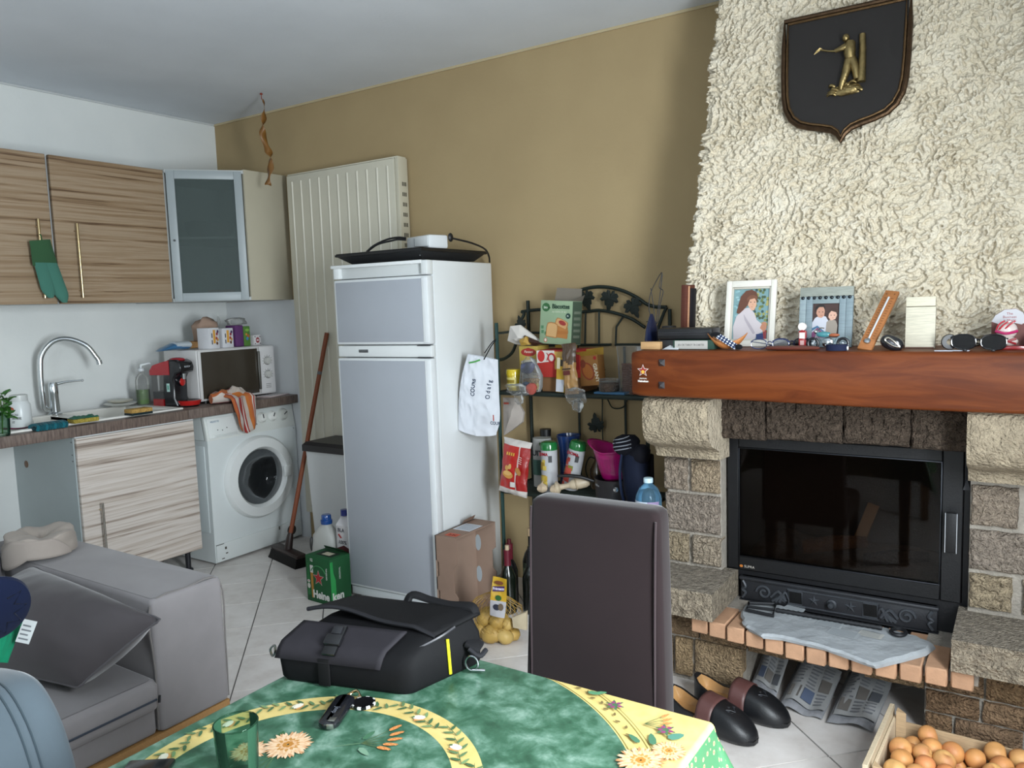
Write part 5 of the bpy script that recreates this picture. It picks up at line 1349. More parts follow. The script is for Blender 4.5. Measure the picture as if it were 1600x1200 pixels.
# ---------------------------------------------------------------- upper shelf
# rusk box standing on the other boxes
zt = (2.465, -0.220, 1.191)
Fb = frame((2.463, -0.230, 1.197), (1, -.10, -.055), (.13, .03, 1))
t = thing('rusk_box', 'green rusk box, its top torn open, standing on the yellow boxes', 'box', (2.520, -0.230, 1.197))
bw, bh, bd = .170, .190, .075
g = G().box(0, bw, 0, bh, -bd, 0, '#8fa585', .001, X=Fb)
g.build('carton', 'card', t)
B(bw-.0002, bw+.0006, .002, bh-.002, -bd+.002, -.002, '#4b5c4c', X=Fb).build('side_panel', 'print', t)
G().add([(.02, bh, -bd), (bw-.004, bh, -bd), (bw-.008, bh+.055, -bd-.004), (.03, bh+.058, -bd-.002)], [(0, 1, 2, 3)], '#7d7468', Fb).add([(bw, bh, -.002), (bw, bh, -bd), (bw+.012, bh+.03, -bd)], [(0, 1, 2)], '#6d675c', Fb).build('torn_flap', 'card', t)
g = G()
g.disc(.030, .160, .021, .019, '#2f5f34', Fb, .0006).disc(.048, .158, .006, .004, '#2f5f34', Fb, .0006)
g.disc(.150, .125, .013, .012, '#163832', Fb, .0006)
def toast(cx, cy, w_, h_, c, z, a=0):
    pts = [(-.5, -.5), (.5, -.5), (.52, .15), (.45, .42), (.2, .5), (-.2, .5), (-.45, .42), (-.52, .15)]
    ca, sa = math.cos(a), math.sin(a)
    for k, cc in ((1.0, '#a8723c'), (.88, c)): g.flat([(cx+k*(x*w_*ca-y*h_*sa), cy+k*(x*w_*sa+y*h_*ca)) for x, y in pts], cc, Fb, z+(.0002 if k < 1 else 0))
toast(.120, .040, .062, .024, '#b8793c', .0006, -.08); toast(.122, .056, .062, .022, '#b06f34', .0009, .05); toast(.120, .070, .062, .022, '#b8793c', .0012, -.03)
toast(.118, .092, .066, .036, '#c99a66', .0016, -.35); g.disc(.122, .094, .020, .010, '#9a2f2a', Fb, .0022, 14, -.3)
toast(.068, .062, .060, .066, '#c9a06c', .0022, -.10)
for a, b in ((.014, .072), (.016, .052), (.034, .046)): g.box(a-.007, a+.007, b-.007, b+.007, .0004, .0006, '#4f7a55', X=Fb)
g.disc(.034, .016, .009, .010, '#b8562f', Fb, .0006); g.disc(.034, .016, .006, .007, '#d8d2c4', Fb, .0008)
for k in range(5): g.box(bw+.0007, bw+.001, .03+k*.026, .042+k*.026, -bd+.012, -.014, '#75806f', X=Fb)
g.build('printed_picture', 'print', t)
wtext('Biscottes', .0275, '#1d3a2a', t, Fb @ T(.063, .156, .0008), bold=.0008, sx=.92); wtext('AU GERME DE BLE', .0105, '#c3cdb4', t, Fb @ T(.064, .138, .0008), sx=.9)
wtext('bio', .017, '#dfe6d4', t, Fb @ T(.018, .154, .0012), depth=.0003); wtext('26', .010, '#dfe6d4', t, Fb @ T(.143, .122, .0010), depth=.0003)
def carton(name, label, x0, x1, y0, y1, z0, z1, col, rz=0, group=None, cat='box', mat='card', top=None):
    cx, cy = (x0+x1)/2, (y0+y1)/2
    t = thing(name, label, cat, (cx, cy, z0), math.radians(rz), group)
    part(B(x0-cx, x1-cx, y0-cy, y1-cy, 0, z1-z0, col, .0015), 'carton', mat, t)
    return t, frame((x0-cx, y0-cy-.0004, 0), (1, 0, 0), (0, 0, 1)), x1-x0, z1-z0
t, F_, w_, h_ = carton('yellow_pasta_box', 'tall pale yellow box with red oval at rack left', 2.352, 2.455, -.225, -.135, ZS1, 1.183, '#b99f4c', -4)
part(G().disc(w_*.52, h_*.86, .042, .018, '#9c2a24', F_, .0006).disc(w_*.52, h_*.93, .012, .006, '#9c2a24', F_, .0005).flat([(.01, .09), (w_-.01, .10), (w_-.01, .14), (.01, .13)], '#b8b0a0', F_, .0005), 'printed_oval', 'print', t)
text('Panzani', .016, '#e4d9c6', t, F_ @ T(w_*.52, h_*.845, .0012), align='CENTER', depth=.0003, shear=.2)
t, F_, w_, h_ = carton('second_yellow_box', 'plain yellow box behind the red and white box', 2.465, 2.56, -.096, -.056, ZS1, 1.180, '#b8963a', 2)
part(G().disc(w_*.7, h_*.9, .035, .016, '#a5562c', F_, .0006), 'printed_oval', 'print', t)
t, F_, w_, h_ = carton('red_sugar_box', 'red and white box lying under the rusk box', 2.475, 2.685, -.275, -.106, 1.05, 1.168, '#a52a22', 2)
part(G().flat([(0, h_*.52), (w_*.42, h_*.60), (w_*.42, h_-.001), (0, h_-.001)], '#c6beb6', F_, .0005).disc(.022, h_*.78, .018, .025, '#b02a26', F_, .0008).flat([(w_*.42, h_*.3), (w_*.62, h_*.3), (w_*.62, h_*.95), (w_*.42, h_*.95)], '#c09a4a', F_, .0006).flat([(w_*.64, h_*.3), (w_-.003, h_*.3), (w_-.003, h_*.95), (w_*.64, h_*.95)], '#8f1f1c', F_, .0006), 'printed_panels', 'print', t)
part(G().tube([(.050, h_*.62, .001), (.058, h_*.80, .001), (.050, h_*.90, .001)], .002, '#a5262a', 5, 3, X=F_).tube([(.074+.016*math.cos(a), h_*.72+.018*math.sin(a), .001) for a in [2*PI*i/16 for i in range(16)]], .004, '#a5262a', 5, 1, True, X=F_), 'printed_letters', 'print', t)
t, F_, w_, h_ = carton('brown_carton', 'plain brown carton lying beneath the red box on the rack', 2.49, 2.685, -.26, -.106, ZS1, 1.0495, '#7d5a38', 1)
# white torn paper bag on top left
t = thing('torn_flour_bag', 'torn white and brown paper bag slumped on the yellow box', 'bag', (2.40, -.19, 1.184))
pts = [(2.291, -0.200, 1.272), (2.343, -0.200, 1.277), (2.404, -0.200, 1.236), (2.463, -0.200, 1.195), (2.402, -0.200, 1.181), (2.319, -0.200, 1.189), (2.274, -0.200, 1.204)]
def sheet(pts, col, mat, parent, name, thick=.03, seed=0, sub=2):
    c = sum((Vector(p) for p in pts), Vector())/len(pts); n = len(pts)
    g = G(); vs = []; 
    for k, s in enumerate((1, .72, .38)):
        for p in pts:
            q = c+(Vector(p)-c)*s
            vs.append(tuple(q+Vector((0, -thick*(1-s)*(.7+.6*noise.noise(q*25+Vector((seed, 0, 0)))), .006*noise.noise(q*30)))))
    vs.append(tuple(c+Vector((0, -thick*.8, 0))))
    fs = [(k*n+i, k*n+(i+1) % n, (k+1)*n+(i+1) % n, (k+1)*n+i) for k in range(2) for i in range(n)]+[(2*n+i, 2*n+(i+1) % n, 3*n) for i in range(n)]
    b0 = len(vs)
    vs += [(p[0], p[1]+.012, p[2]) for p in pts]
    fs += [(i, b0+i, b0+(i+1) % n, (i+1) % n) for i in range(n)]+[tuple(b0+i for i in range(n-1, -1, -1))]
    return g.add(vs, fs, col).build(name, mat, parent, ang=25)
sheet(pts, '#cfc9c2', 'paper', t, 'paper', .05, 1)
sheet([(2.385, -0.235, 1.232), (2.431, -0.235, 1.214), (2.487, -0.235, 1.194), (2.444, -0.235, 1.183), (2.380, -0.235, 1.194)], '#3a221c', 'foil', t, 'brown_wrapper', .02, 2)
sheet([(2.369, -0.250, 1.207), (2.407, -0.250, 1.227), (2.426, -0.250, 1.192), (2.379, -0.250, 1.187)], '#a8853a', 'foil', t, 'yellow_wrapper', .012, 3)
# yellow tub
t = thing('yellow_tub', 'small yellow plastic tub with yellow lid at rack edge', 'tub', (2.345, -.262, ZS1))
part(G().lathe([(.030, 0), (.034, .006), (.034, .066), (.033, .070)], '#bfa52c', 26), 'tub_body', 'gloss', t)
part(G().lathe([(.036, .069), (.036, .090), (.033, .096), (0, .097)], '#cbb028', 26), 'lid', 'gloss', t)
part(G().grid(cyl(-2.6, -.7, .016, .060, .0346), 12, 1, '#cfc074'), 'label', 'print', t)
part(G().grid(cyl(-2.3, -1.0, .036, .050, .0352), 10, 1, '#8a7418').grid(cyl(-2.3, -1.0, .024, .028, .0352), 10, 1, '#8a7418'), 'label_print', 'print', t)
# dark-topped white carton beside the tub
t, F_, w_, h_ = carton('tall_grey_carton', 'pale carton with dark brown top beside the yellow tub', 2.394, 2.430, -.275, -.235, ZS1, 1.108, '#9a948c', -3)
part(G().box(-.0008, w_+.0008, h_-.040, h_+.0006, -.0415, .0006, '#2a1c1e', X=F_).flat([(.008, h_-.030), (w_-.008, h_-.030), (w_-.008, h_-.027), (.008, h_-.027)], '#b5aca6', F_, .001), 'dark_top', 'print', t)
# zip bag with slices
t = thing('zip_food_bag', 'clear zip bag of bread and blue and pink food packs', 'bag', (2.44, -.285, ZS1))
g = G().loft([[(2.47+dx+wx*math.cos(a), -.31+wy*math.sin(a)*(1+.2*math.sin(5*a+z*60)), z) for a in [2*PI*j/18 for j in range(18)]] for z, dx, wx, wy in ((.9892, -.01, .052, .014), (1.01, -.008, .060, .024), (1.06, -.004, .058, .026), (1.10, -.01, .045, .018), (1.13, -.012, .026, .010), (1.142, -.015, .012, .005))], '#d8dde4')
g.build('clear_bag', 'film', t, ang=60)
G().ball((2.452, -.312, 1.095), (.036, .014, .024), '#4a4f6a', 12, 8, .8, nz=.3).build('blue_pack', 'foil', t)
B(2.430, 2.505, -.325, -.30, 1.050, 1.064, '#9aa2b8', .003).box(2.434, 2.50, -.324, -.302, 1.064, 1.070, '#b9c2d4', .002).build('zip_strip', 'film', t)
G().ball((2.470, -.312, 1.036), (.042, .014, .014), '#a08664', 14, 8, .8, nz=.35).build('bread', 'stone', t)
G().ball((2.450, -.316, 1.016), (.024, .012, .022), '#3f5f88', 12, 8, .8, nz=.3).build('blue_pack', 'foil', t)
G().ball((2.488, -.345, 1.006), (.026, .014, .024), '#9a4a40', 14, 9, .8, nz=.25).build('pink_pack', 'foil', t)
# clear film trailing over the edge
t = thing('plastic_film', 'crumpled clear film trailing over the shelf edge', 'film', (2.42, -.325, .975))
crumple((2.418, -.352, 1.000), (.055, .010, .022), '#d8dde0', 'film', 'film', t, 8, .5, local=False)
crumple((2.424, -.350, .962), (.022, .008, .026), '#d8dde0', 'film', 'film', t, 9, .5, local=False)
# tilted yellow and white pack, brown bag, granola box
t = thing('yellow_white_pack', 'narrow yellow and white pack leaning beside the brown bag', 'packet', (2.585, -.285, ZS1))
Fb = frame((2.589, -0.315, 0.992), (1, -.1, -.06), (-.27, 0.06, 1))
B(0, .044, 0, .150, -.03, 0, '#b8922a', .002, X=Fb).build('carton', 'card', t)
B(.002, .042, .002, .055, 0, .0008, '#b9bcc4', X=Fb).box(.002, .018, .10, .148, 0, .0008, '#c9c0a4', X=Fb).box(.020, .040, .112, .140, .0, .0009, '#2f2a20', X=Fb).build('printed_panels', 'print', t)
t = thing('brown_bread_bag', 'tan and dark crinkled bread bag leaning forward on the rack', 'bag', (2.66, -.30, ZS1))
Fb = frame((2.651, -0.352, 0.985), (1, -.1, .10), (-.40, .10, 1))
Fb2 = Fb @ T(.030, 0, -.016)
pillowbag(Fb2, .074, .215, .020, lambda u, v: H('#a17a48') if v < .60+.05*math.sin(u*7) else H('#4e3a28'), 16, 26, 5, .007).build('bag_body', 'foil', t, ang=60)
B(.012, .046, .082, .100, .0085, .0115, '#5a221c', .0005, X=Fb).box(.008, .050, .104, .110, .0085, .0115, '#3a2a1c', X=Fb).build('printed_panel', 'print', t)
crumple((2.712, -.362, .985), (.045, .014, .030), '#d8d8d4', 'clear_end', 'film', t, 12, .5, local=False)
crumple((2.722, -.366, .945), (.024, .010, .024), '#d8d8d4', 'clear_end', 'film', t, 13, .5, local=False)
t = thing('granola_box', 'tan granola biscuit box tilted beside the glass jar', 'box', (2.745, -.25, ZS1))
Fb = frame((2.687, -0.270, 1.013), (1, -.12, .10), (-.06, .05, 1))
B(0, .098, 0, .128, -.05, 0, '#9a6a36', .002, X=Fb).build('carton', 'card', t)
G().add([(0, .128, 0), (.098, .128, 0), (.092, .148, .02), (.004, .146, .02)], [(0, 1, 2, 3)], '#a8832e', Fb).add([(0, .128, -.05), (.098, .128, -.05), (.096, .160, -.055), (.002, .158, -.055)], [(0, 1, 2, 3)], '#a8832e', Fb).build('open_flap', 'card', t)
G().disc(.045, .062, .030, .040, '#8a3a26', Fb, .0006, 20, .5).disc(.045, .062, .024, .034, '#a8642f', Fb, .0008, 20, .5).disc(.022, .095, .014, .018, '#7a3a26', Fb, .0009, 16).disc(.085, .116, .008, .008, '#a82a24', Fb, .0009).build('printed_picture', 'print', t)
wtext('GRANY', .024, '#e2d6be', t, Fb @ T(.074, .092, .0012) @ RZ(-82), bold=.0006)
# jar, blue tray, biscuit sleeves, dark jar
t = thing('flat_blue_pack', 'flat blue pack under the glass jar on the upper shelf', 'packet', (2.84, -.255, ZS1))
B(2.765, 2.905, -.300, -.20, ZS1, ZS1+.010, '#3f6a8c', .002).build('pack', 'card', t)
t = thing('snack_jar', 'low clear plastic jar of brown biscuits, lid on', 'jar', (2.820, -.262, ZS1+.0105))
part(G().lathe([(.040, 0), (.043, .006), (.043, .038), (.040, .042)], '#c9b9a0', 24), 'jar_wall', 'film', t)
part(G().lathe([(.039, .002), (.041, .008), (.041, .034), (0, .035)], '#6a4a2e', 24), 'biscuits', 'stone', t)
part(G().lathe([(.044, .042), (.044, .050), (.040, .053), (0, .054)], '#a89a86', 24), 'lid', 'film', t)
t = thing('biscuit_sleeve', 'two stacks of dark biscuits in a clear crinkled sleeve', 'biscuits', (2.905, -.25, ZS1+.001))
for xx, yy, n in ((2.888, -.235, 15), (2.930, -.26, 15)):
    b0 = None
    for k in range(n):
        if b0 is None:
            b0 = G().lathe([(.018, 0), (.020, .002), (.020, .006), (.018, .0078), (0, .008)], '#7a4a34', 14, T(xx, yy, ZS1+.002)).build('biscuit', 'stone', t)
        else:
            o = b0.copy(); COL.objects.link(o); o.location = (b0.location.x+jit(.0015), b0.location.y+jit(.0015), b0.location.z+k*.0083)
G().loft([[(2.908+wx*math.cos(a)*(1+.08*math.sin(5*a)), -.247+wy*math.sin(a), z) for a in [2*PI*j/18 for j in range(18)]] for z, wx, wy in ((ZS1+.001, .048, .036), (1.06, .052, .040), (1.12, .055, .038), (1.16, .058, .030), (1.185, .060, .018))], '#d4d2cc').build('clear_sleeve', 'film', t, ang=60)
t = thing('herb_jar', 'small dark labelled jar behind the biscuit sleeve', 'jar', (2.972, -.20, ZS1))
part(G().lathe([(.022, 0), (.024, .005), (.024, .085), (.021, .095), (.022, .097), (.022, .118), (0, .119)], '#332c24', 20), 'jar', 'gloss', t)
part(G().grid(cyl(-2.6, -.6, .012, .05, .0246), 10, 1, '#a79c98').grid(cyl(-2.4, -.8, .06, .085, .0246), 10, 1, '#586a3a'), 'label', 'print', t)
t = thing('dark_bunch', 'dark bunch of grapes-like beads at shelf end', 'beads', (2.985, -.275, ZS1))
g = G()
for k in range(14): g.ball((2.985+jit(.014), -.275+jit(.012), ZS1+.010+abs(jit(.055))), .009, '#15141c', 8, 6)
g.build('beads', 'gloss', t)

# ---------------------------------------------------------------- lower shelf
Fb = frame((2.392, -.378, .536), (1, -.10, -.10), (-.20, .10, 1))
t = thing('crisp_bag', 'big red and white crisp bag slumped at rack left', 'bag', (2.33, -.31, .53))
def cb(u, v):
    if v > .86 or v < .10: return H('#bfb8b2')
    if abs(u-.68-.08*(v-.5)) < .022: return H('#b9a8a2')
    return H('#a8221c') if u < .68 else H('#8e1a18')
pillowbag(Fb, .160, .245, .034, cb, 26, 28, 3).build('bag_body', 'foil', t, ang=60)
def crisp(cx, cy, rx, ry, c, a, z): g.add([(cx+rx*math.cos(q)*math.cos(a)-ry*math.sin(q)*math.sin(a)+jit(.0015), cy+rx*math.cos(q)*math.sin(a)+ry*math.sin(q)*math.cos(a), z) for q in [2*PI*i/14 for i in range(14)]], [tuple(range(14))], c, Fb)
g = G()
crisp(-.018, .120, .010, .012, '#b98a48', .3, .038); crisp(-.002, .128, .010, .012, '#c39a5a', -.3, .0385); crisp(-.008, .092, .028, .017, '#b8823c', -.1, .039); crisp(-.010, .098, .022, .010, '#c79c5c', .0, .0395); crisp(.045, .115, .012, .020, '#a8743a', .7, .037)
g.add([(.010, .040, .037), (.036, .042, .036), (.034, .064, .037), (.008, .062, .038)], [(0, 1, 2, 3)], '#c8c4be', Fb)
for k in range(4): g.add([(-.03+k*.012, .176, .034), (-.022+k*.012, .177, .034), (-.022+k*.012, .190, .032), (-.03+k*.012, .189, .032)], [(0, 1, 2, 3)], '#c8963a', Fb)
for k in range(4): g.add([(.036, .150+k*.009, .034), (.055, .147+k*.009, .032), (.055, .150+k*.009, .032), (.036, .153+k*.009, .034)], [(0, 1, 2, 3)], '#c9b0a8', Fb)
g.build('printed_crisps', 'print', t)
# white burrito carton
t = thing('burrito_carton', 'white carton lettered UITO behind the crisp bag', 'box', (2.425, -.17, ZS2))
part(G().loft([[(wx*math.cos(a), .035*math.sin(a), z) for a in [2*PI*j/20 for j in range(20)]] for z, wx in ((0, .046), (.20, .046), (.225, .044))], '#a8a8a4'), 'carton', 'card', t)
part(G().grid(cyl(-2.3, -.8, .06, .13, .0470), 12, 1, '#23443a').grid(cyl(-1.3, -.9, .198, .212, .0470), 6, 1, '#3a5a2a'), 'printed_band', 'print', t)
text('UITO', .034, '#23252a', t, frame((-.032, -.0365, .148), (1, .02, 0), (0, 0, 1)), bold=.0008)
t = thing('black_lid_jar', 'jar with black lid behind the white carton', 'jar', (2.395, -.085, ZS2))
part(G().lathe([(.03, 0), (.032, .01), (.032, .20), (.024, .22)], '#5a5a56', 18), 'jar', 'gloss', t); part(G().lathe([(.026, .22), (.027, .252), (0, .254)], '#101012', 18), 'lid', 'satin', t)
def canister(name, label, loc, rz, cols, word, tilt=0):
    t = thing(name, label, 'canister', loc, rot=(0, math.radians(tilt), math.radians(rz)), group='cardboard snack canisters')
    part(G().lathe([(.036, 0), (.037, .004), (.037, .185), (.036, .190)], '#a9aaac', 26), 'tube', 'print', t)
    part(G().lathe([(.0385, .188), (.0385, .212), (.033, .222), (.020, .226), (0, .227)], '#1f6a34', 26), 'lid', 'gloss', t)
    g = G(); rr = random.Random(len(word)+int(loc[0]*100))
    for k in range(14):
        a = rr.uniform(-2.35, -1.5); z = rr.uniform(.015, .14); s = rr.uniform(.008, .015)
        g.grid(cyl(a-s/.037, a+s/.037, z-s, z+s, .0374+.00012*k), 3, 1, rr.choice(cols))
    g.grid(cyl(-1.15, -.70, .135, .165, .0378), 3, 1, '#3a3a3c')
    part(g, 'printed_pictures', 'print', t)
    text(word, .019, '#9a1f2c', t, frame((-.026, -.0385, .165), (1, .0, 0), (0, 0, 1)), bold=.0006)
canister('yellow_snack_canister', 'upright canister with yellow pictures and green lid', (2.500, -.235, ZS2), 0, ('#b89a3a', '#c9b04e', '#a8862c'), 'DMA')
canister('red_snack_canister', 'canister with red pictures and green lid, leaning right', (2.572, -.185, ZS2+.009), 0, ('#a3342c', '#b54a3c', '#8a241f', '#7a7a30'), 'DOMA', 14)
t = thing('blue_mug', 'blue plastic cup behind the two canisters', 'cup', (2.528, -.10, ZS2))
part(G().lathe([(.045, 0), (.048, .17), (.058, .235), (.054, .235), (.044, .17), (.04, .01), (0, .008)], '#1d3566', 24), 'cup', 'gloss', t)
# garlic bulbs
gb = None
for k, (x, y, s) in enumerate(((2.500, -.302, 1.0), (2.565, -.298, 1.05))):
    t = thing('garlic_bulb', ('garlic bulb left, at the front of the lower shelf', 'garlic bulb right, touching the hand blender')[k], 'garlic', (x, y, ZS2+.004), group='garlic bulbs')
    g = G()
    g.grid(lambda u, v: ((.024*s*(math.sin(PI*min(v*1.15, 1))**.7 if v < .87 else .0)*(1+.10*math.cos(6*2*PI*u))+.004*(v > .6))*math.cos(2*PI*u), (.024*s*(math.sin(PI*min(v*1.15, 1))**.7 if v < .87 else .0)*(1+.10*math.cos(6*2*PI*u))+.004*(v > .6))*math.sin(2*PI*u), .048*v*s), 24, 12, '#b9a68c', wu=True)
    part(g, 'bulb', 'paper', t); part(G().tube([(0, 0, .042*s), (.004, .002, .056*s)], [.004, .002], '#a08a6a', 6, 1), 'neck', 'paper', t)
# cream hand blender lying
t = thing('hand_blender', 'cream hand blender lying on the lower shelf', 'blender', (2.66, -.28, ZS2+.03))
a, b = Vector((2.567, -0.300, 0.564)), Vector((2.705, -0.220, 0.595))
ax = (b-a).normalized()
sd = ax.cross(Vector((0, 0, 1))).normalized(); nn = sd.cross(ax)
X_ = Matrix(((sd.x, nn.x, ax.x, a.x), (sd.y, nn.y, ax.y, a.y), (sd.z, nn.z, ax.z, a.z), (0, 0, 0, 1)))
G().lathe([(.024, 0), (.027, .005), (.027, .013), (.013, .022), (.011, .054), (.014, .063)], '#b8a88e', 20, X_).build('shaft', 'satin', t)
G().lathe([(.014, .063), (.022, .075), (.025, .107), (.024, .135), (.017, .150), (0, .152)], '#bfae94', 20, X_).build('handle', 'satin', t)
G().tube([tuple(X_ @ Vector((.0255*math.cos(q), .0255*math.sin(q), .092))) for q in [2*PI*i/14 for i in range(14)]], .0028, '#a8977c', 6, 2, True).build('band', 'satin', t)
# brown bottle neck behind
t = thing('brown_flask', 'small brown glass flask behind the colander', 'bottle', (2.672, -.10, ZS2))
part(G().lathe([(.03, 0), (.034, .01), (.034, .085), (.014, .125), (.012, .165), (.015, .167), (.015, .18), (0, .181)], '#4a3a26', 18), 'flask', 'gloss', t)
# saucepan and colander
pan = thing('saucepan', 'dark grey saucepan with black handle on the lower shelf', 'saucepan', (2.815, -.225, ZS2))
part(G().lathe([(.070, 0), (.080, .006), (.083, .085), (.085, .088), (.081, .088), (.078, .010), (0, .008)], '#2b292c', 36), 'pan_body', 'satin', pan)
part(G().tube([(-.080, -.03, .070), (-.13, -.055, .088), (-.19, -.08, .094), (-.225, -.095, .092)], [.010, .012, .011, .008], '#131315', 10, 6, flat=.7), 'handle', 'satin', pan)
part(G().lathe([(.011, 0), (.011, .004), (0, .005)], '#c9ccd0', 16, frame((.042, -.0725, .055), (.87, .5, 0), (0, 0, 1))), 'rivet', 'metal', pan)
text('Hilton', .014, '#9a9a9c', pan, frame((-.058, -.0618, .060), (.78, -.62, 0), (0, 0, 1)), depth=.0004)
t = thing('pink_colander', 'bright pink plastic colander sitting tilted in the saucepan', 'colander', (2.815, -.225, ZS2+.06))
Xc = T(.004, 0, .026) @ RY(-4)
def coll(u, v):
    a = 2*PI*u; r = .050+.034*v**.8
    top = .125+.045*max(0, -math.cos(a))**1.5
    z = v*top; lip = .012*max(0, v-.92)/.08
    ex = 1+.30*max(0, -math.cos(a))**3*max(0, v-.55)
    return ((r+lip)*math.cos(a)*ex, (r+lip)*math.sin(a), z)
o = part(G().grid(coll, 44, 16, '#a8186a', wu=True, X=Xc).add([(.050*math.cos(2*PI*i/44), .050*math.sin(2*PI*i/44), 0) for i in range(44)], [tuple(range(44))], '#a8186a', Xc), 'bowl', 'gloss', t)
md = o.modifiers.new('thick', 'SOLIDIFY'); md.thickness = .0022
g = G()
for k in range(26):
    a = PI+.3+k*.11; v0, v1 = .25, .75
    p, q = Vector(coll(a/(2*PI), v0)), Vector(coll(a/(2*PI), v1)); n_ = Vector((math.cos(a), math.sin(a), 0))*.0012
    g.tube([p+n_, q+n_], .0016, '#6a0f44', 5, 1, X=Xc)
part(g, 'slots', 'satin', t)
# backpack and cap at the right end
t = thing('navy_backpack', 'navy and black backpack hanging at the right end of rack', 'backpack', (2.965, -.30, .60))
g = G().loft([[(2.988+dx+wx*math.cos(a)*.85, -.380+wy*math.sin(a), z) for a in [2*PI*j/20 for j in range(20)]] for z, dx, wx, wy in ((.510, .012, .030, .022), (.54, .010, .050, .03), (.62, 0, .062, .04), (.70, -.004, .066, .045), (.76, -.002, .062, .045), (.785, 0, .045, .035))], '#161c2e')
g.build('bag_body', 'nylon', t, ang=60)
G().tube([(2.945, -.417, .765), (2.940, -.427, .70), (2.945, -.428, .62), (2.960, -.420, .55)], .010, '#232c44', 8, 5, flat=.4).build('strap', 'nylon', t)
g = G().ball((2.955, -.390, .800), (.052, .045, .042), '#14141c', 18, 12, .8, nz=.15).ball((3.005, -.385, .765), (.045, .04, .04), '#14141c', 16, 10, .8, nz=.1)
g.build('top_roll', 'nylon', t, ang=60)
g = G()
for k, s0 in enumerate((.55, .25, -.10, -.42)):
    pts = []
    for q in range(9):
        ph_ = -2.95+q*.26; sv = max(-.9, min(.9, s0-.22+.07*q)); rr_ = math.sqrt(1-sv*sv)**.8*1.06
        pts.append((2.955+.052*rr_*math.cos(ph_), -.390+.045*rr_*math.sin(ph_), .800+.042*1.03*sv))
    g.tube(pts, .0042, '#a9adb8', 6, 2, flat=.5)
g.build('reflective_stripes', 'nylon', t)
B(2.965, 3.045, -.345, -.325, .535, .76, '#101014', .008).build('back_panel', 'nylon', t)

# ---------------------------------------------------------------- carrier bags at the rack's left side
t = thing('white_carrier_bag', 'white paper carrier bag lettered COUR, hanging on rack post', 'bag', (2.22, -.37, .95))
cp_ = [(2.188, -0.395, 1.158), (2.255, -0.360, 1.162), (2.309, -0.335, 1.129), (2.308, -0.335, 0.861), (2.284, -0.335, 0.787), (2.262, -0.340, 0.763), (2.192, -0.370, 0.786), (2.125, -0.405, 0.814), (2.136, -0.405, 0.964), (2.155, -0.400, 1.066)]
L_, R_ = [cp_[0], cp_[9], cp_[8], cp_[7]], [cp_[2], ((cp_[2][0]+cp_[3][0])/2, -.335, (cp_[2][2]+cp_[3][2])/2), cp_[3], cp_[4]]
Ls, Rs = smooth_path(L_, 5), smooth_path(R_, 5)
def bagface(s):
    def fn(u, v):
        i = v*(len(Ls)-1); k = min(int(i), len(Ls)-2); f = i-k
        a = Ls[k]+(Ls[k+1]-Ls[k])*f; b = Rs[k]+(Rs[k+1]-Rs[k])*f
        p = a+(b-a)*u
        p.z -= .030*math.sin(PI*u)*max(0, v-.75)*2
        q = Vector((u*3.1, v*4.2, 2.2))
        cr = abs(noise.noise(q))*1.2+abs(noise.noise(q*2.1))*.6
        p.y += s*(.020*math.sin(PI*u)**.5*(.35+.65*math.sin(PI*min(1, .12+v*.9)))) + .014*(cr-.4)*(1 if s < 0 else .3)*min(1, 8*min(u, 1-u)+.2)
        return tuple(p)
    return fn
cb_ = G().grid(bagface(-1), 34, 44, '#c9ccd2').grid(bagface(1), 14, 18, '#c9ccd2').build('bag_body', 'paper', t, ang=30)
def wrapped(o, target, off=.0015):
    md = o.modifiers.new('wrap', 'SHRINKWRAP'); md.target = target; md.wrap_method = 'PROJECT'; md.use_project_y = True
    md.use_negative_direction = md.use_positive_direction = True; md.use_project_x = md.use_project_z = False; md.offset = off; md.cull_face = 'OFF'
for s_, px, a, sz in (('COURS', (2.213, -0.455, 0.967), 82, .024), ('O d a f g', (2.275, -0.455, 0.953), 82, .024), ('COUR', (2.339, -0.455, 0.857), 0, .019)):
    wrapped(wtext(s_, sz, '#1d2f4a', t, frame(px, (1, -.05, 0), (0, 0, 1)) @ RZ(a), bold=.0006, depth=0), cb_)
wrapped(G().grid(lambda u, v: tuple(frame((2.357, -0.455, 0.886), (1, 0, 0), (0, 0, 1)) @ Vector((-.003+.006*u, -.013+.026*v, 0))), 2, 6, '#a8382a').build('red_mark', 'print', t), cb_)
G().tube([(2.199, -0.402, 1.119), (2.228, -0.398, 1.124), (2.247, -0.385, 1.131)], .004, '#4a9a4a', 6, 3).build('green_edge', 'foil', t)
G().tube([(2.261, -0.375, 1.132), (2.280, -0.345, 1.187), (2.295, -0.325, 1.217)], .0025, '#1a1c1c', 6, 3).tube([(2.251, -0.355, 1.159), (2.277, -0.335, 1.203), (2.294, -0.322, 1.220)], .0025, '#1a1c1c', 6, 3).build('cord_handle', 'nylon', t)
t = thing('grey_carrier_bag', 'second pale carrier bag hanging under the upper shelf, behind the post', 'bag', (2.36, -.27, .80))
q = [(2.282, -0.265, 0.947), (2.352, -0.265, 0.950), (2.391, -0.265, 0.885), (2.382, -0.265, 0.841), (2.325, -0.265, 0.802), (2.278, -0.265, 0.775)]
sheet(q, '#a39a92', 'paper', t, 'bag_body', .03, 4)
G().box(-.012, .012, -.004, .004, -.002, .003, '#8a3a2c', X=frame((2.321, -0.298, 0.929), (1, 0, 0), (0, 0, 1))).build('red_mark', 'print', t)

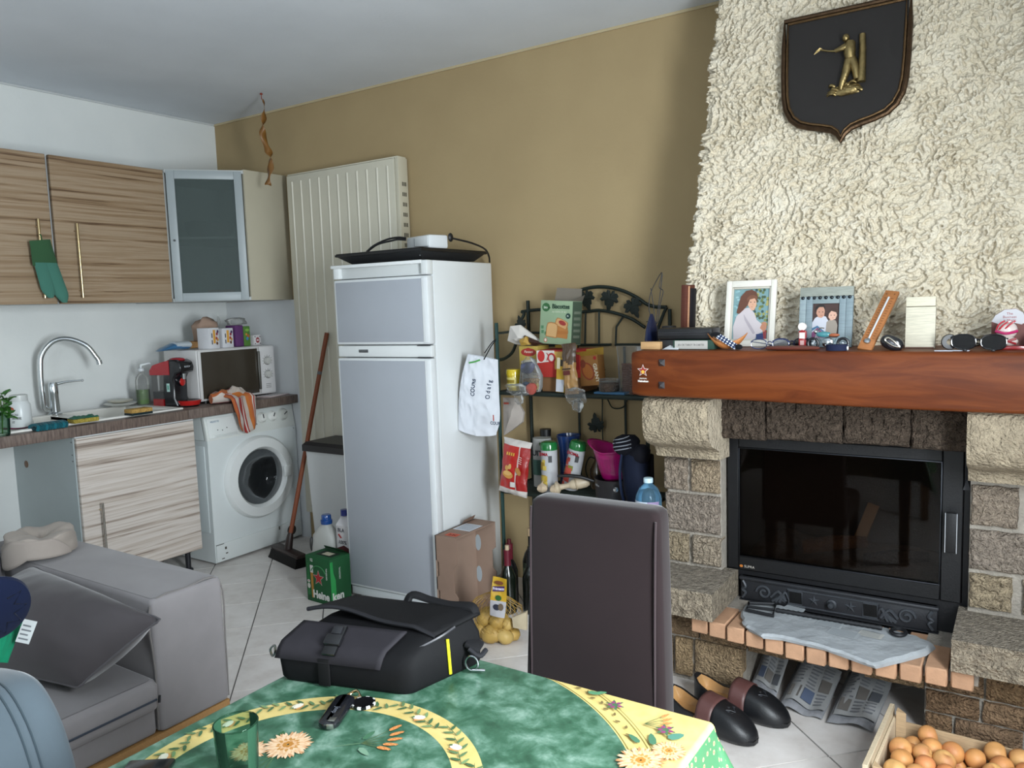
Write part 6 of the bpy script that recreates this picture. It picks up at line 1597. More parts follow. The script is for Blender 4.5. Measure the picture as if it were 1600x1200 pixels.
# ================================================================== radiator, fridge and things on the floor
rd = thing('panel_radiator', 'tall cream ribbed panel radiator on the tan wall', 'radiator', (1.13, -.06, .19))
r0, r1, rz0, rz1 = .725, 1.535, .19, 2.140
B(r0, r1, -.088, -.075, rz0, rz1, '#c9c4b2', .003).build('front_panel', 'white', rd)
B(r0+.01, r1-.01, -.074, -.02, rz0+.03, rz1-.03, '#b7b2a2', .004).build('convector', 'white', rd)
rib = None
for k in range(11):
    xx = r0+.045+k*(r1-r0-.09)/10
    if rib is None:
        rib = G().prism([(-.006, 0), (-.0025, -.005), (.0025, -.005), (.006, 0)], rz1-rz0-.07, '#cfcaba', T(xx, -.0885, rz0+.035)).build('rib', 'white', rd, ang=60); x0_ = xx
    else:
        o = rib.copy(); COL.objects.link(o); o.location.x = rib.location.x+xx-x0_
B(r1+.001, r1+.026, -.085, -.012, rz0-.005, rz1+.002, '#c4beaa', .003).build('side_cover', 'white', rd)
for k in range(34):
    zz = rz1-.13-k*.052
    g = G()
    for q in range(3): g.box(r1+.0261, r1+.0268, -.060+q*.012, -.053+q*.012, zz-.010, zz+.010, '#3a352c')
    if k == 0: sl0 = g.build('vent_slots', 'print', rd); z0_ = zz
    else:
        o = sl0.copy(); COL.objects.link(o); o.location.z = sl0.location.z+zz-z0_
B(r0, r1+.02, -.080, -.015, rz1+.0025, rz1+.010, '#c9c4b2', .002).build('top_grille', 'white', rd)
for x in (.85, 1.4):
    for z in (.4, 1.9): G().box(x-.02, x+.02, -.02, -.001, z-.04, z+.04, '#a9a59a').build('bracket', 'satin', rd)

fr = thing('fridge_freezer', 'tall white two-door fridge freezer with grey-panelled doors', 'fridge', (1.866, -.602, 0), math.radians(3))
hw = .267
part(B(-hw, hw, .045, .525, .03, 1.574, '#d9dcdc', .006), 'cabinet', 'white', fr)
def fdoor(z0, z1, name):
    d = part(B(-hw, hw, 0, .042, z0, z1, '#d4d7d8', .008), name, 'white', fr)
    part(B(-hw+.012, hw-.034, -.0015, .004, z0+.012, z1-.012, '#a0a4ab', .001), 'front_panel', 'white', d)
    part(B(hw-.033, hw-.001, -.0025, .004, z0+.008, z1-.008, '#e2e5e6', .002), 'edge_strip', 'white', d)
    return d
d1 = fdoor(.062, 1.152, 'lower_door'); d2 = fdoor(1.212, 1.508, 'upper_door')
part(B(-hw, hw, .006, .040, 1.156, 1.208, '#d9dcdb', .006), 'middle_rail', 'white', fr)
part(B(-.14, -.085, .002, .008, 1.176, 1.190, '#7a7d80', .004), 'badge', 'brushed', fr)
for z in (1.154, 1.2055): part(B(hw-.07, hw-.005, -.001, .03, z, z+.004, '#33363a', .001), 'hinge', 'satin', fr)
g = G().box(-hw, -hw+.035, .0, .044, 1.512, 1.574, '#d9dcdb', .005).box(hw-.035, hw, .0, .044, 1.512, 1.574, '#d9dcdb', .005).box(-hw+.035, hw-.035, .020, .044, 1.512, 1.574, '#c9cccb', .003)
part(g, 'top_grip', 'white', fr)
part(B(-hw-.012, hw-.03, -.004, .30, 1.560, 1.5755, '#dfe1e0', .004), 'top_edge', 'white', fr)
part(B(-hw, hw, .012, .05, .018, .058, '#cfd3d4', .004), 'plinth', 'white', fr)
for x in (-.23, .23):
    for y in (.06, .48): part(G().lathe([(.020, 0), (.020, .010), (.016, .012), (.016, .03)], '#b9bab8', 14, T(x, y, 0)), 'foot', 'satin', fr)
# hob and power box on the fridge
ZF = 1.5765
t = thing('portable_hob', 'flat black hob with tapered underside lying on the fridge', 'hob', (1.84, -.33, ZF))
def rr(x0, x1, y0, y1, z): return [(x0, y0, z), (x1, y0, z), (x1, y1, z), (x0, y1, z)]
G().loft([rr(1.63, 2.05, -.52, -.13, ZF+.006), rr(1.585, 2.085, -.565, -.095, ZF+.038), rr(1.575, 2.095, -.575, -.085, ZF+.040), rr(1.575, 2.095, -.575, -.085, ZF+.050)], '#121214').build('casing', 'satin', t, ang=20)
B(1.578, 2.092, -.572, -.088, ZF+.0502, ZF+.0545, '#0c0c0e', .002).build('glass_plate', 'gloss', t)
for x, y in ((1.66, -.49), (2.02, -.49), (1.66, -.16), (2.02, -.16)): G().lathe([(.012, 0), (.012, .007)], '#1a1a1a', 10, T(x, y, ZF)).build('foot', 'satin', t)
for z in (ZF+.032, ZF+.022): G().ball((2.062, -.545, z), .003, '#c9ccd0', 8, 6).build('screw', 'metal', t)
t = thing('power_box', 'white power supply box lying on top of the black hob', 'adapter', (1.985, -.40, ZF+.055), math.radians(-18))
part(B(-.105, .085, -.045, .06, 0, .062, '#cfd2d3', .010), 'housing', 'white', t)
part(B(-.035, .080, -.0475, -.044, .012, .056, '#dadddd', .004), 'front_cover', 'white', t)
part(G().tube([(-.030, -.0478, .052), (-.030, -.0478, .016), (.078, -.0478, .008)], .0012, '#4a4d50', 5, 1), 'seam', 'satin', t)
part(B(-.1055, -.1045, -.03, .04, .008, .045, '#6a6d70'), 'vent', 'satin', t)
t = thing('black_cable', 'black cable looping over the hob on the fridge', 'cable', (1.70, -.45, ZF+.055))
cp2 = [(1.678, -0.470, 1.641), (1.729, -0.470, 1.667), (1.800, -0.460, 1.689), (1.858, -0.450, 1.694), (1.904, -0.450, 1.688)]
cp3 = [(1.687, -0.480, 1.637), (1.758, -0.480, 1.668), (1.836, -0.470, 1.680), (1.866, -0.460, 1.684), (1.908, -0.455, 1.679)]
G().tube(cp2, .0045, '#111113', 8, 6).tube(cp3, .0045, '#111113', 8, 6).build('lead', 'satin', t)
G().tube([(2.091, -0.360, 1.679), (2.107, -0.330, 1.673), (2.131, -0.250, 1.658), (2.135, -0.160, 1.636), (2.117, -0.100, 1.606), (2.106, -0.080, 1.577)], .0045, '#111113', 8, 6).ball((2.091, -0.360, 1.682), (.010, .016, .020), '#111113', 12, 8).build('plug_lead', 'satin', t)

# broom
t = thing('broom', 'broom with orange-brown handle leaning on the radiator', 'broom', (.90, -.385, 0))
h0, h1 = Vector((.893, -.375, .10)), Vector((1.0, -.106, 1.249))
G().tube([h0, h1], .0125, '#7d4022', 12, 1).build('handle', 'woodx', t)
G().tube([h0+(h1-h0)*.80, h0+(h1-h0)*.815], .0132, '#5a5a5c', 12, 1).build('band', 'satin', t)
Xb = T(.895, -.385, 0) @ RZ(-14)
G().tube([Xb @ Vector((0, 0, .055)), h0-(h1-h0)*-.02, h0+(h1-h0)*.05], [.022, .020, .014], '#2a1c18', 12, 3).build('socket', 'satin', t)
G().box(-.155, .155, -.030, .030, .048, .072, '#2e1f1a', .010, X=Xb).build('head', 'satin', t)
g = G().loft([[Xb @ Vector((x*s, y*s2_, z)) for x, y in [(-.15, -.028), (.15, -.028), (.15, .028), (-.15, .028)]] for z, s, s2_ in ((.049, 1, 1), (.02, 1.04, 1.3), (.0015, 1.07, 1.6))], '#15120f')
o = g.build('bristles', 'fabric', t); o['kind'] = 'stuff'
# waste bin
t = thing('waste_bin', 'white bin with flat black lid behind the fridge', 'bin', (1.19, -.22, 0))
G().loft([rr(1.045, 1.335, -.310, -.125, 0), rr(1.025, 1.355, -.33, -.112, .63)], '#c4c6c6').build('bin_body', 'white', t)
G().loft([rr(1.012, 1.368, -.345, -.104, .622), rr(1.012, 1.368, -.345, -.104, .655), rr(1.03, 1.35, -.33, -.112, .672)], '#1b1b1e').build('lid', 'satin', t)
# detergent bottle
t = thing('detergent_bottle', 'white plastic bottle with blue cap behind the beer pack', 'bottle', (1.375, -.545, 0))
g = G().loft([[(cx+wx*math.copysign(abs(math.cos(a))**.75, math.cos(a)), wy*math.copysign(abs(math.sin(a))**.75, math.sin(a)), z) for a in [2*PI*j/24 for j in range(24)]] for z, cx, wx, wy in ((0, 0, .080, .05), (.01, 0, .084, .053), (.20, 0, .084, .053), (.26, .004, .072, .046), (.295, .008, .042, .032), (.31, .010, .024, .024), (.325, .010, .023, .023))], '#b3b3ae')
part(g, 'bottle_body', 'satin', t)
part(G().lathe([(.028, .318), (.029, .322), (.029, .338), (.024, .340), (.024, .360), (.021, .364), (0, .365)], '#1d4788', 22, T(.010, 0, 0)), 'cap', 'gloss', t)
part(G().ball((-.058, -.042, .215), (.010, .012, .038), '#2e2d2c', 10, 8), 'grip_hollow', 'satin', t)
t = thing('juice_carton', 'white and red carton with blue cap squeezed beside the fridge', 'carton', (1.525, -.535, 0))
part(B(-.045, .045, -.04, .04, 0, .33, '#c4c0c0', .003), 'carton', 'card', t)
part(G().add([(-.045, -.04, .33), (.045, -.04, .33), (.03, 0, .385), (-.03, 0, .385), (-.045, .04, .33), (.045, .04, .33)], [(0, 1, 2, 3), (4, 3, 2, 5), (0, 3, 4), (1, 5, 2)], '#c9c6c8'), 'gable_top', 'card', t)
part(G().lathe([(.018, .375), (.018, .405), (0, .406)], '#2a3474', 16, T(-.012, -.01, 0)), 'cap', 'gloss', t)
Fj = frame((-.045, -.0405, 0), (1, 0, 0), (0, 0, 1))
part(G().flat([(0, 0), (.09, 0), (.09, .22), (.05, .235), (0, .215)], '#4a1c1e', Fj, .0005).flat([(.012, .285), (.022, .290), (.040, .270), (.028, .268)], '#a83a3a', Fj, .0006), 'printed_panel', 'print', t)
text('BLA', .026, '#3a3a44', t, Fj @ T(.012, .300, .0007)); text('100%', .026, '#2a2a30', t, Fj @ T(.012, .240, .0007), shear=.2)

# beer pack
bp = thing('beer_pack', 'green twelve-bottle beer pack on the floor beside the fridge', 'beer pack', (1.524, -.680, 0), math.radians(-3))
part(B(-.087, .087, -.062, .062, 0, .222, '#14532b', .003), 'carton', 'card', bp)
part(G().box(-.05, .06, -.03, .03, .2222, .2232, '#0f2415').box(-.02, .035, -.018, .018, .2233, .2238, '#c0b8a0').add([(-.085, .06, .222), (.085, .06, .222), (.07, .03, .246), (-.06, .03, .248)], [(0, 1, 2, 3)], '#1d5a30'), 'torn_opening', 'card', bp)
Fh = frame((-.087, -.0624, 0), (1, 0, 0), (0, 0, 1))
part(G().flat(star(.040, .0165, .090, .122), '#c9c4bc', Fh, .0007).flat(star(.036, .0145, .090, .122), '#a3191c', Fh, .0010), 'red_star', 'print', bp)
g = G().flat([(.034, .165), (.053, .165), (.051, .02), (.037, .02)], '#a8782c', Fh, .0006).flat([(.033, .142), (.054, .142), (.055, .178), (.032, .178)], '#c9c6c4', Fh, .0008)
g.flat([(.010, .03), (.028, .03), (.028, .12), (.022, .15), (.022, .185), (.015, .185), (.015, .15), (.010, .12)], '#1c6a34', Fh, .0006).disc(.019, .075, .011, .013, '#c4c4ba', Fh, .0008).disc(.019, .098, .010, .007, '#c9c9c0', Fh, .0009).disc(.019, .098, .003, .003, '#a3191c', Fh, .0011, 8)
g.tube([(.090+.058*math.cos(a), .122+.058*math.sin(a), .0006) for a in [math.radians(30+q*10) for q in range(13)]], .003, '#2f7a45', 5, 1, X=Fh)
part(g, 'printed_bottle', 'print', bp)
text('12', .020, '#d2d4cc', bp, Fh @ T(.034, .197, .0008)); text('ORIGINAL', .0125, '#c9cfc6', bp, Fh @ T(.152, .122, .0008) @ RZ(90))
text('Heine', .052, '#dcdcd6', bp, Fh @ T(.046, .024, .0012), bold=.0016, sx=.92)
Fi = frame((.0874, -.062, 0), (0, 1, 0), (0, 0, 1))
part(G().flat([(.0, .03), (.030, .03), (.030, .12), (.018, .155), (.016, .21), (.0, .21)], '#2a9a4c', Fi, .0006), 'side_bottle', 'gloss', bp)
text('ken', .052, '#dcdcd6', bp, Fi @ T(.006, .024, .0012), bold=.0016, sx=.92); text('ORIGINAL', .0125, '#c9cfc6', bp, Fi @ T(.060, .118, .0008) @ RZ(90))

# cardboard tray on edge against the fridge
t = thing('cardboard_tray', 'brown cardboard fruit tray standing on edge against the fridge', 'box', (2.20, -.48, 0))
cx0, cx1, cy0, cy1, ch = 2.147, 2.262, -.632, -.335, .385
KB, KI = '#8d7464', '#9a8272'
B(cx0, cx0+.005, cy0, cy1, .004, ch, KI).build('base_panel', 'card', t)
Fn = frame((cx0, cy0+.005, 0), (1, 0, 0), (0, 0, 1)); W = cx1-cx0
G().prism([(0, .002), (W, .002), (W, .12), (W-.018, .14), (W-.018, .25), (W, .27), (W, ch), (0, ch), (0, .275), (.016, .268), (.016, .205), (0, .198), (0, .145), (.016, .138), (.016, .075), (0, .068)], .005, KB, Fn).build('side_panel', 'card', t)
Ff_ = frame((cx0, cy1, 0), (1, 0, 0), (0, 0, 1))
G().prism([(0, .002), (W, .002), (W, .15), (W-.020, .165), (W-.020, .25), (W, .265), (W, ch), (0, ch)], .005, KI, Ff_).build('side_panel', 'card', t)
for z in (.275, .125): G().prism([(.018+.016*math.cos(a)+(0), z+.038*math.sin(a)) for a in [2*PI*i/18 for i in range(18)]], .001, '#aab4ba', Ff_, z0=.0055).build('hand_hole', 'print', t)
B(cx0, cx1, cy0+.005, cy1-.005, ch-.005, ch, KB).add([(cx0, cy1-.10, ch+.0008), (cx0+.02, cy1-.11, ch+.022), (cx0+.02, cy1-.02, ch+.026), (cx0, cy1-.01, ch+.0008)], [(0, 1, 2, 3)], KB).build('top_panel', 'card', t)
B(cx0, cx1-.004, cy0+.005, cy1-.005, .002, .007, KI).build('bottom_panel', 'card', t)
lb = B(2.185, 2.245, -.612, -.575, ch+.0003, ch+.001, '#c4502f').build('orange_label', 'print', t)
wtext('3:2C', .024, '#5a2418', lb, frame((2.196, -.604, ch+.0012), (1, 0, 0), (0, 1, 0)))
w_ = B(2.160, 2.252, -.52, -.42, ch+.0003, ch+.001, '#c2c6cc'); 
for k in range(5): w_.box(2.168, 2.244, -.505+k*.016, -.499+k*.016, ch+.001, ch+.0014, '#8a9098')
w_.build('white_label', 'print', t)

# potatoes in a net
potato_c = Vector((2.475, -.665, 0))
pts_ = [(-.055, -.025, .034, .040), (.010, -.045, .034, .042), (.065, -.030, .030, .034), (-.040, .030, .032, .040), (.030, .025, .034, .040), (.078, .018, .028, .032), (-.030, -.012, .092, .042), (.030, -.014, .088, .040), (.066, -.008, .078, .030), (-.004, .028, .10, .036), (.005, .012, .132, .026)]
for k, (dx, dy, z, r) in enumerate(pts_):
    g = G().ball((0, 0, 0), (r*1.12, r*.86, r*.9), random.choice(('#b08f4a', '#b89a58', '#a88742')), 18, 12, 1, RZ(random.uniform(0, 180)) @ RY(jit(35)), .12, k)
    zmin = min(v[2] for v in g.v)
    z = max(z, .001-zmin)
    single(g, 'potato', 'skin', (potato_c.x+dx, potato_c.y+dy, z), 'yellow potato inside the net bag by the cardboard tray', 'potato', 'potatoes in the net bag')
t = thing('potato_net', 'yellow net bag with printed paper band around the potatoes', 'net bag', tuple(potato_c))
net = G(); U_, V_ = 26, 15
def npt(a, v):
    r = (.108+.012*math.sin(3*a))*(math.sin(PI*min(1, .12+v*.62))**.6) if v < .75 else .108*.9*(1-(v-.75)/.25)**.9+.006
    return Vector((potato_c.x+r*math.cos(a)*1.02+.0, potato_c.y+r*math.sin(a)*.78, .003+.20*v))
for i in range(U_):
    for s in (1, -1):
        pts = [npt(2*PI*i/U_+s*v*1.6, v) for v in [q/10 for q in range(11)]]
        net.tube(pts, .0007, '#b08a3a', 3, 1)
o = net.build('netting', 'satin', t); o['kind'] = 'stuff'
Fl = frame((2.510, -0.745, 0.157), (1, .1, -.04), (-.06, .14, 1))
lab = G().grid(lambda u, v: tuple(Fl @ Vector((-.0+.066*u, .155*v-.02, .006*math.sin(u*3+v*4)))), 8, 10, lambda u, v: H('#c19a2e') if v > .34 else H('#b0adb0')).build('paper_band', 'foil', t)
G().flat([(.008, .078), (.060, .086), (.060, .106), (.008, .098)], '#3a2058', Fl, .007).disc(.036, .056, .014, .011, '#2c5a2a', Fl, .0072).disc(.030, .018, .016, .012, '#2a2c3a', Fl, .0072).disc(.050, .022, .012, .014, '#6a5a48', Fl, .0076).disc(.034, .116, .020, .008, '#6a3a1c', Fl, .0072).build('printed_panels', 'print', lab)
wtext('Primaco', .0155, '#d9cfe0', lab, Fl @ T(.009, .084, .0078) @ RZ(8), bold=.0004)
sheet([(2.583, -0.700, 0.124), (2.638, -0.680, 0.154), (2.635, -0.680, 0.074), (2.587, -0.700, 0.079)], '#b3a58a', 'paper', t, 'torn_label', .01, 6)
# bottles on the floor by the rack
def wine(name, label, loc, hgt, body, caps, cork, r=.036, mat='gloss'):
    t = thing(name, label, 'bottle', loc, group='bottles on the floor by the rack')
    part(G().lathe([(r*.8, 0), (r, .006), (r, hgt*.56), (r*.75, hgt*.66), (.0145, hgt*.74), (.0135, hgt*.93), (.0155, hgt*.94), (.0155, hgt*.97), (0, hgt*.971)], body, 24), 'glass_body', mat, t)
    if caps: part(G().lathe([(.0165, hgt*.74), (.0155, hgt*.80), (.0165, hgt*.93), (.0165, hgt*.975), (0, hgt*.976)], caps, 20), 'capsule', 'satin', t)
    part(G().lathe([(.0095, hgt*.97), (.0095, hgt*.97+.022), (0, hgt*.97+.0225)] if caps else [(.0165, hgt*.90), (.0165, hgt*1.0), (0, hgt*1.001)], cork, 14), 'stopper', 'satin', t)
    return t
wine('wine_bottle', 'dark wine bottle with red capsule and pale cork stopper', (2.370, -.405, 0), .295, '#10160f', '#5e1424', '#b9a488')
wine('second_wine_bottle', 'wine bottle behind, only its dark red capsule showing', (2.335, -.335, 0), .30, '#100e10', '#5a1020', '#4a1018')
t = wine('spirit_bottle', 'clear dark spirit bottle with wooden stopper, tallest of the floor bottles', (2.39, -.235, 0), .345, '#20241f', None, '#b39a78', .042)
part(G().grid(cyl(-2.4, -.8, .10, .19, .0425), 12, 1, '#3a4436').grid(cyl(-2.2, -1.0, .135, .165, .0429), 10, 1, '#7a8a6a'), 'label', 'print', t)
wine('rear_wine_bottle', 'dark bottle half hidden behind the dining chair back', (2.46, -.36, 0), .29, '#0e120f', '#15181a', '#15181a')
# water bottle on the ledge
t = thing('water_bottle', 'large clear blue water bottle on the left hearth ledge', 'bottle', (3.125, -.575, .4085))
prof = [(.040, 0), (.046, .006)]
for k in range(7): prof += [(.047, .012+k*.025), (.0445, .020+k*.025), (.047, .028+k*.025)]
prof += [(.048, .200), (.048, .232), (.046, .245), (.034, .272), (.018, .287), (.0155, .290), (.0155, .300)]
part(G().lathe(prof, '#a8d0e4', 28), 'bottle_wall', 'bluewater', t)
part(G().lathe([(.036, .003), (.042, .010), (.042, .235), (.034, .262), (0, .263)], '#8fc4e0', 20), 'water', 'bluewater', t)
part(G().lathe([(.0175, .294), (.0175, .309), (.016, .311), (0, .312)], '#b9d2dc', 18), 'cap', 'satin', t)
part(G().grid(lambda u, v: (.0487*math.cos(-2.9+2.6*u), .0487*math.sin(-2.9+2.6*u), .196+.034*v), 16, 1, lambda u, v: H('#b4c0cf') if u < .6 else H('#8a7a9c')), 'label', 'print', t)
part(G().disc(0, 0, .009, .009, '#2a3f8a', frame((-.006, -.0492, .214), (1, 0, 0), (0, 0, 1)), .0003, 14), 'label_badge', 'print', t)

# clogs
def clog(name, label, heel, toe, group):
    heel, toe = Vector(heel), Vector(toe); d = toe-heel; L = d.length
    t = thing(name, label, 'clog', (heel.x, heel.y, 0), math.atan2(d.y, d.x), group)
    def wdt(s): return (.041+.018*math.sin(PI*.5*min(1, s/.66)))*math.sqrt(max(.05, 1-(max(0, s-.72)/.29)**2.2))
    def hs(s): return .098-.085*math.sin(min(1, s/.42)*PI/2)*.42 if s < .42 else 0
    rings = []; mats = []
    N = 26
    secs = [i/N for i in range(N+1)]
    for s in secs:
        x = -.006+L*s*1.0
        w_ = max(.012, wdt(s)); up = .010*max(0, s-.8)**2*25*.4
        if s < .12: w_ *= math.sqrt(max(.12, 1-(1-s/.12)**2))
        ring = []
        if s < .47:
            h_ = .092-.040*min(1, s/.26)**.8; th = .0095; fl_ = .034
            out = [(-w_*.72, .002), (-w_*.95, .018), (-w_*1.0, h_*.6), (-w_*.90, h_)]
            inn_ = [(-w_*.90+th, h_), (-w_*.86+th, fl_+.012), (-w_*.5, fl_)]
            if s < .06: inn_ = [(-w_*.86+th, h_+.001), (-w_*.6, h_+.002), (-w_*.3, h_+.002)]
            pr = out+inn_
            pr = pr+[(-a, b) for a, b in reversed(pr)]
        else:
            k = (s-.47)/.53; top = (.104-.022*k-.050*k**3.5)+up*.2
            out = [(-w_*.72, .002+up), (-w_*.97, .018+up), (-w_*1.0, top*.50+up*.5), (-w_*.82, top*.80)]
            inn_ = [(-w_*.62, top*.92), (-w_*.38, top*.985), (-w_*.12, top)]
            pr = out+inn_
            pr = pr+[(-a, b) for a, b in reversed(pr)]
        rings.append([(x, a, b) for a, b in pr])
    cl = G(); n = len(rings[0])
    cl.loft(rings, '#141518')
    cols = []
    for i in range(N):
        for j in range(n):
            cols.append(H('#b58a58') if .06 < secs[i+1] < .47 and 4 <= j <= 8 else H('#131417'))
    cl.c = cols+[H('#131417')]*2
    part(cl, 'clog_body', 'leather', t, 50)
    # brown leather band over the instep
    g = G(); br = []
    for q in range(6):
        s = .44+.17*q/5; x = -.006+L*s; w_ = wdt(s)*1.07; top = .110-.010*q/5
        br.append([(x, w_*1.02*math.copysign(abs(math.cos(a))**.8, math.cos(a)), .030+(top-.030)*math.sin(a)**.75) for a in [PI*j/14 for j in range(15)]])
    o = part(g.loft(br, '#5a3a37', closed=False, cap=False), 'leather_band', 'leather', t, 50)
    md = o.modifiers.new('thick', 'SOLIDIFY'); md.thickness = .003; md.offset = 1
    g = G()
    for q in range(3):
        for s_ in (-1, 1):
            g.tube([(L*(.64+.05*q), s_*.034, .080-.004*q), (L*(.70+.04*q), s_*.016, .090-.006*q), (L*(.76+.03*q), 0, .083-.007*q)], .0013, '#2c2e33', 5, 4)
    for a_, b_ in ((.68, 0), (.71, .016), (.71, -.016)): g.ball((L*a_, b_, .0905 if not b_ else .088), (.006, .006, .002), '#2c2e33', 10, 6)
    part(g, 'carving', 'leather', t)
    part(G().ball((L*.40, -wdt(.4)*.99, .050), .003, '#9a7a50', 8, 6), 'nail', 'metal', t)
clog('wooden_clog', 'black carved clog with brown band, nearer of the pair', (3.315, -.855, 0), (3.625, -.925, 0), 'pair of clogs on the tiles')
clog('wooden_clog', 'black carved clog with brown band, farther one under the hearth', (3.365, -.735, 0), (3.685, -.768, 0), 'pair of clogs on the tiles')

# newspapers stuffed in the hearth opening
def newspaper(label, pts, seed, lift):
    t = thing('newspaper', label, 'newspaper', (sum(p[0] for p in pts)/4, sum(p[1] for p in pts)/4, 0), group='old newspapers under the hearth')
    a, b, c, d = [Vector(p) for p in pts]
    def fn(off):
        def f(u, v):
            p = (a*(1-u)+b*u)*(1-v)+(d*(1-u)+c*u)*v
            p.z = max(off+.001, p.z+off+lift*(noise.noise(Vector((u*2.4+seed, v*2, seed)))*.5+.35)*min(1, 3*min(u, 1-u)+.3))
            return tuple(p)
        return f
    o = G().grid(fn(.002), 14, 10, lambda u, v: shade('#85868a', .92+.16*((int(u*14)*7+int(v*10)*3+seed) % 5)/5)).build('page', 'paper', t)
    md = o.modifiers.new('thick', 'SOLIDIFY'); md.thickness = .0016
    o = G().grid(lambda u, v: tuple(Vector(fn(.012)(u*.92+.05, v*.9+.08))+Vector((.006, .004, .003*math.sin(u*8)))), 12, 8, '#939494').build('page', 'paper', t)
    g = G(); f2 = fn(.0135)
    rq = random.Random(seed)
    def patch(u0, v0, du, dv, c):
        p = [Vector(f2(q*.92+.05, w_*.9+.08))+Vector((.006, .004, .0025+.003*math.sin(q*8))) for q, w_ in ((u0, v0), (u0+du, v0), (u0+du, v0+dv), (u0, v0+dv))]
        g.add([tuple(q) for q in p], [(0, 1, 2, 3)], c)
    for k in range(3):
        u0 = .06+.31*k; pic = rq.randrange(3)
        for q in range(12):
            v0 = .08+.07*q
            if q//4 == pic:
                if q % 4 == 0: patch(u0, v0, .25, .24, rq.choice(('#5a5d63', '#6a6662', '#4f5a70')))
                continue
            patch(u0, v0, .25*rq.uniform(.7, 1), .028, '#73757a')
    o = g.build('printed_columns', 'print', t); o['kind'] = 'stuff'
newspaper('newspaper with blue patch leaning at left of the hearth opening', [(3.50, -.58, .01), (3.60, -.64, .004), (3.605, -.44, .10), (3.515, -.40, .11)], 1, .03)
newspaper('newspaper fanned out between the clog toe and the dark opening', [(3.615, -.67, .002), (3.76, -.68, .002), (3.77, -.42, .04), (3.63, -.40, .07)], 4, .030)
newspaper('curled newspaper at the right of the hearth opening', [(3.775, -.69, .003), (3.91, -.68, .003), (3.93, -.42, .05), (3.79, -.40, .05)], 8, .040)

# crate of apricots
cr = thing('fruit_crate', 'low pale wooden crate full of apricots by the fireplace', 'crate', (3.985, -.795, 0), math.radians(-2.5))
CW = '#b59a78'
CLx, CLy = .46, .36
def cp(x0, x1, y0, y1, z0, z1, nm, c=CW, m='woodx'): return part(B(x0, x1, y0, y1, z0, z1, shade(c, 1+jit(.08)), .001, 1), nm, m, cr)
cp(0, CLx, -.006, 0, .015, .128, 'slat'); cp(0, CLx, -CLy, -CLy+.006, .015, .07, 'slat'); cp(0, CLx, -CLy, -CLy+.006, .078, .128, 'slat')
cp(.0, .008, -CLy+.007, -.007, .015, .145, 'slat', '#c9b79c'); cp(CLx-.008, CLx, -CLy+.007, -.007, .015, .145, 'slat', '#c9b79c')
for k in range(5): cp(.009, CLx-.009, -CLy+.010+k*.070, -CLy+.070+k*.070, .008, .012, 'floor_slat')
cp(-.014, -.001, -CLy-.002, .004, .100, .170, 'end_rail', '#c9b89c'); cp(-.008, -.0005, -CLy, 0, .012, .06, 'end_rail', '#c9b89c'); cp(CLx+.001, CLx+.014, -CLy-.002, .004, .100, .170, 'end_rail', '#c9b89c')
for x in (.009, CLx-.035):
    for y in (-.033, -CLy+.008): part(G().prism([(x, y), (x+.026, y), (x+(.0 if x < .1 else .026), y+.026 if y > -.1 else y+.026)], .155, CW, z0=.013), 'corner_post', 'wood', cr)
def apricot(c1, seed):
    def fn(u, v):
        a = 2*PI*u; ph = -PI/2+PI*v
        crease = 1-.10*math.exp(-((math.atan2(math.sin(a), math.cos(a)))/.22)**2)*math.cos(ph)
        top = .006*math.exp(-((v-1)/.10)**2)
        r = .0268*crease
        return (r*math.cos(ph)*math.cos(a)*1.0, r*math.cos(ph)*math.sin(a)*1.03, .0265*math.sin(ph)-top)
    def col(u, v):
        n = .5+.5*noise.noise(Vector((u*4, v*2.2, seed)))
        b = max(0, math.cos(2*PI*(u-.6)))*max(0, v-.15)*n*1.3
        a_, b_ = H(c1), H('#a8503e')
        return tuple(a_[k]*(1-min(.8, b))+b_[k]*min(.8, b) for k in range(3))+(1,)
    return G().grid(fn, 26, 16, col, wu=True)
proto = [apricot(c, k*3.7) for k, c in enumerate(('#d39a5e', '#cf9256', '#d4a264', '#cc8652'))]
protos = []
Xc = WM[cr.name]
cnt = 0
for layer, z in ((0, .0395), (1, .086), (2, .124)):
    nx_, ny_ = (8, 6)
    for i in range(nx_):
        for j in range(ny_):
            x = .040+i*.0545+(.5*(j % 2)+.5*(layer % 2)*.5)*.0272*1.0; y = -.044-j*.0545
            if layer == 0 and 0 < i < nx_-1 and 0 < j < ny_-1: continue
            if layer == 2 and (random.random() < .38): continue
            x = min(max(x, .045), CLx-.045)
            if i in (0, nx_-1) and j in (0, ny_-1): x += .012 if i == 0 else -.012; y += -.012 if j == 0 else .012
            k = cnt % 4
            q = Xc @ Vector((x+jit(.004), y+jit(.004), z+jit(.005) if layer else z))
            if len(protos) < 4:
                o = single(proto[k], 'apricot', 'skin', tuple(q), 'ripe orange apricot in the pale wooden crate', 'apricot', 'apricots in the crate', 60); protos.append(o)
            else:
                o = protos[k].copy(); COL.objects.link(o); o.location = q
            o.rotation_euler = (jit(2.6), jit(2.6), jit(3.1)); s = 1+jit(.08); o.scale = (s, s, s)
            cnt += 1

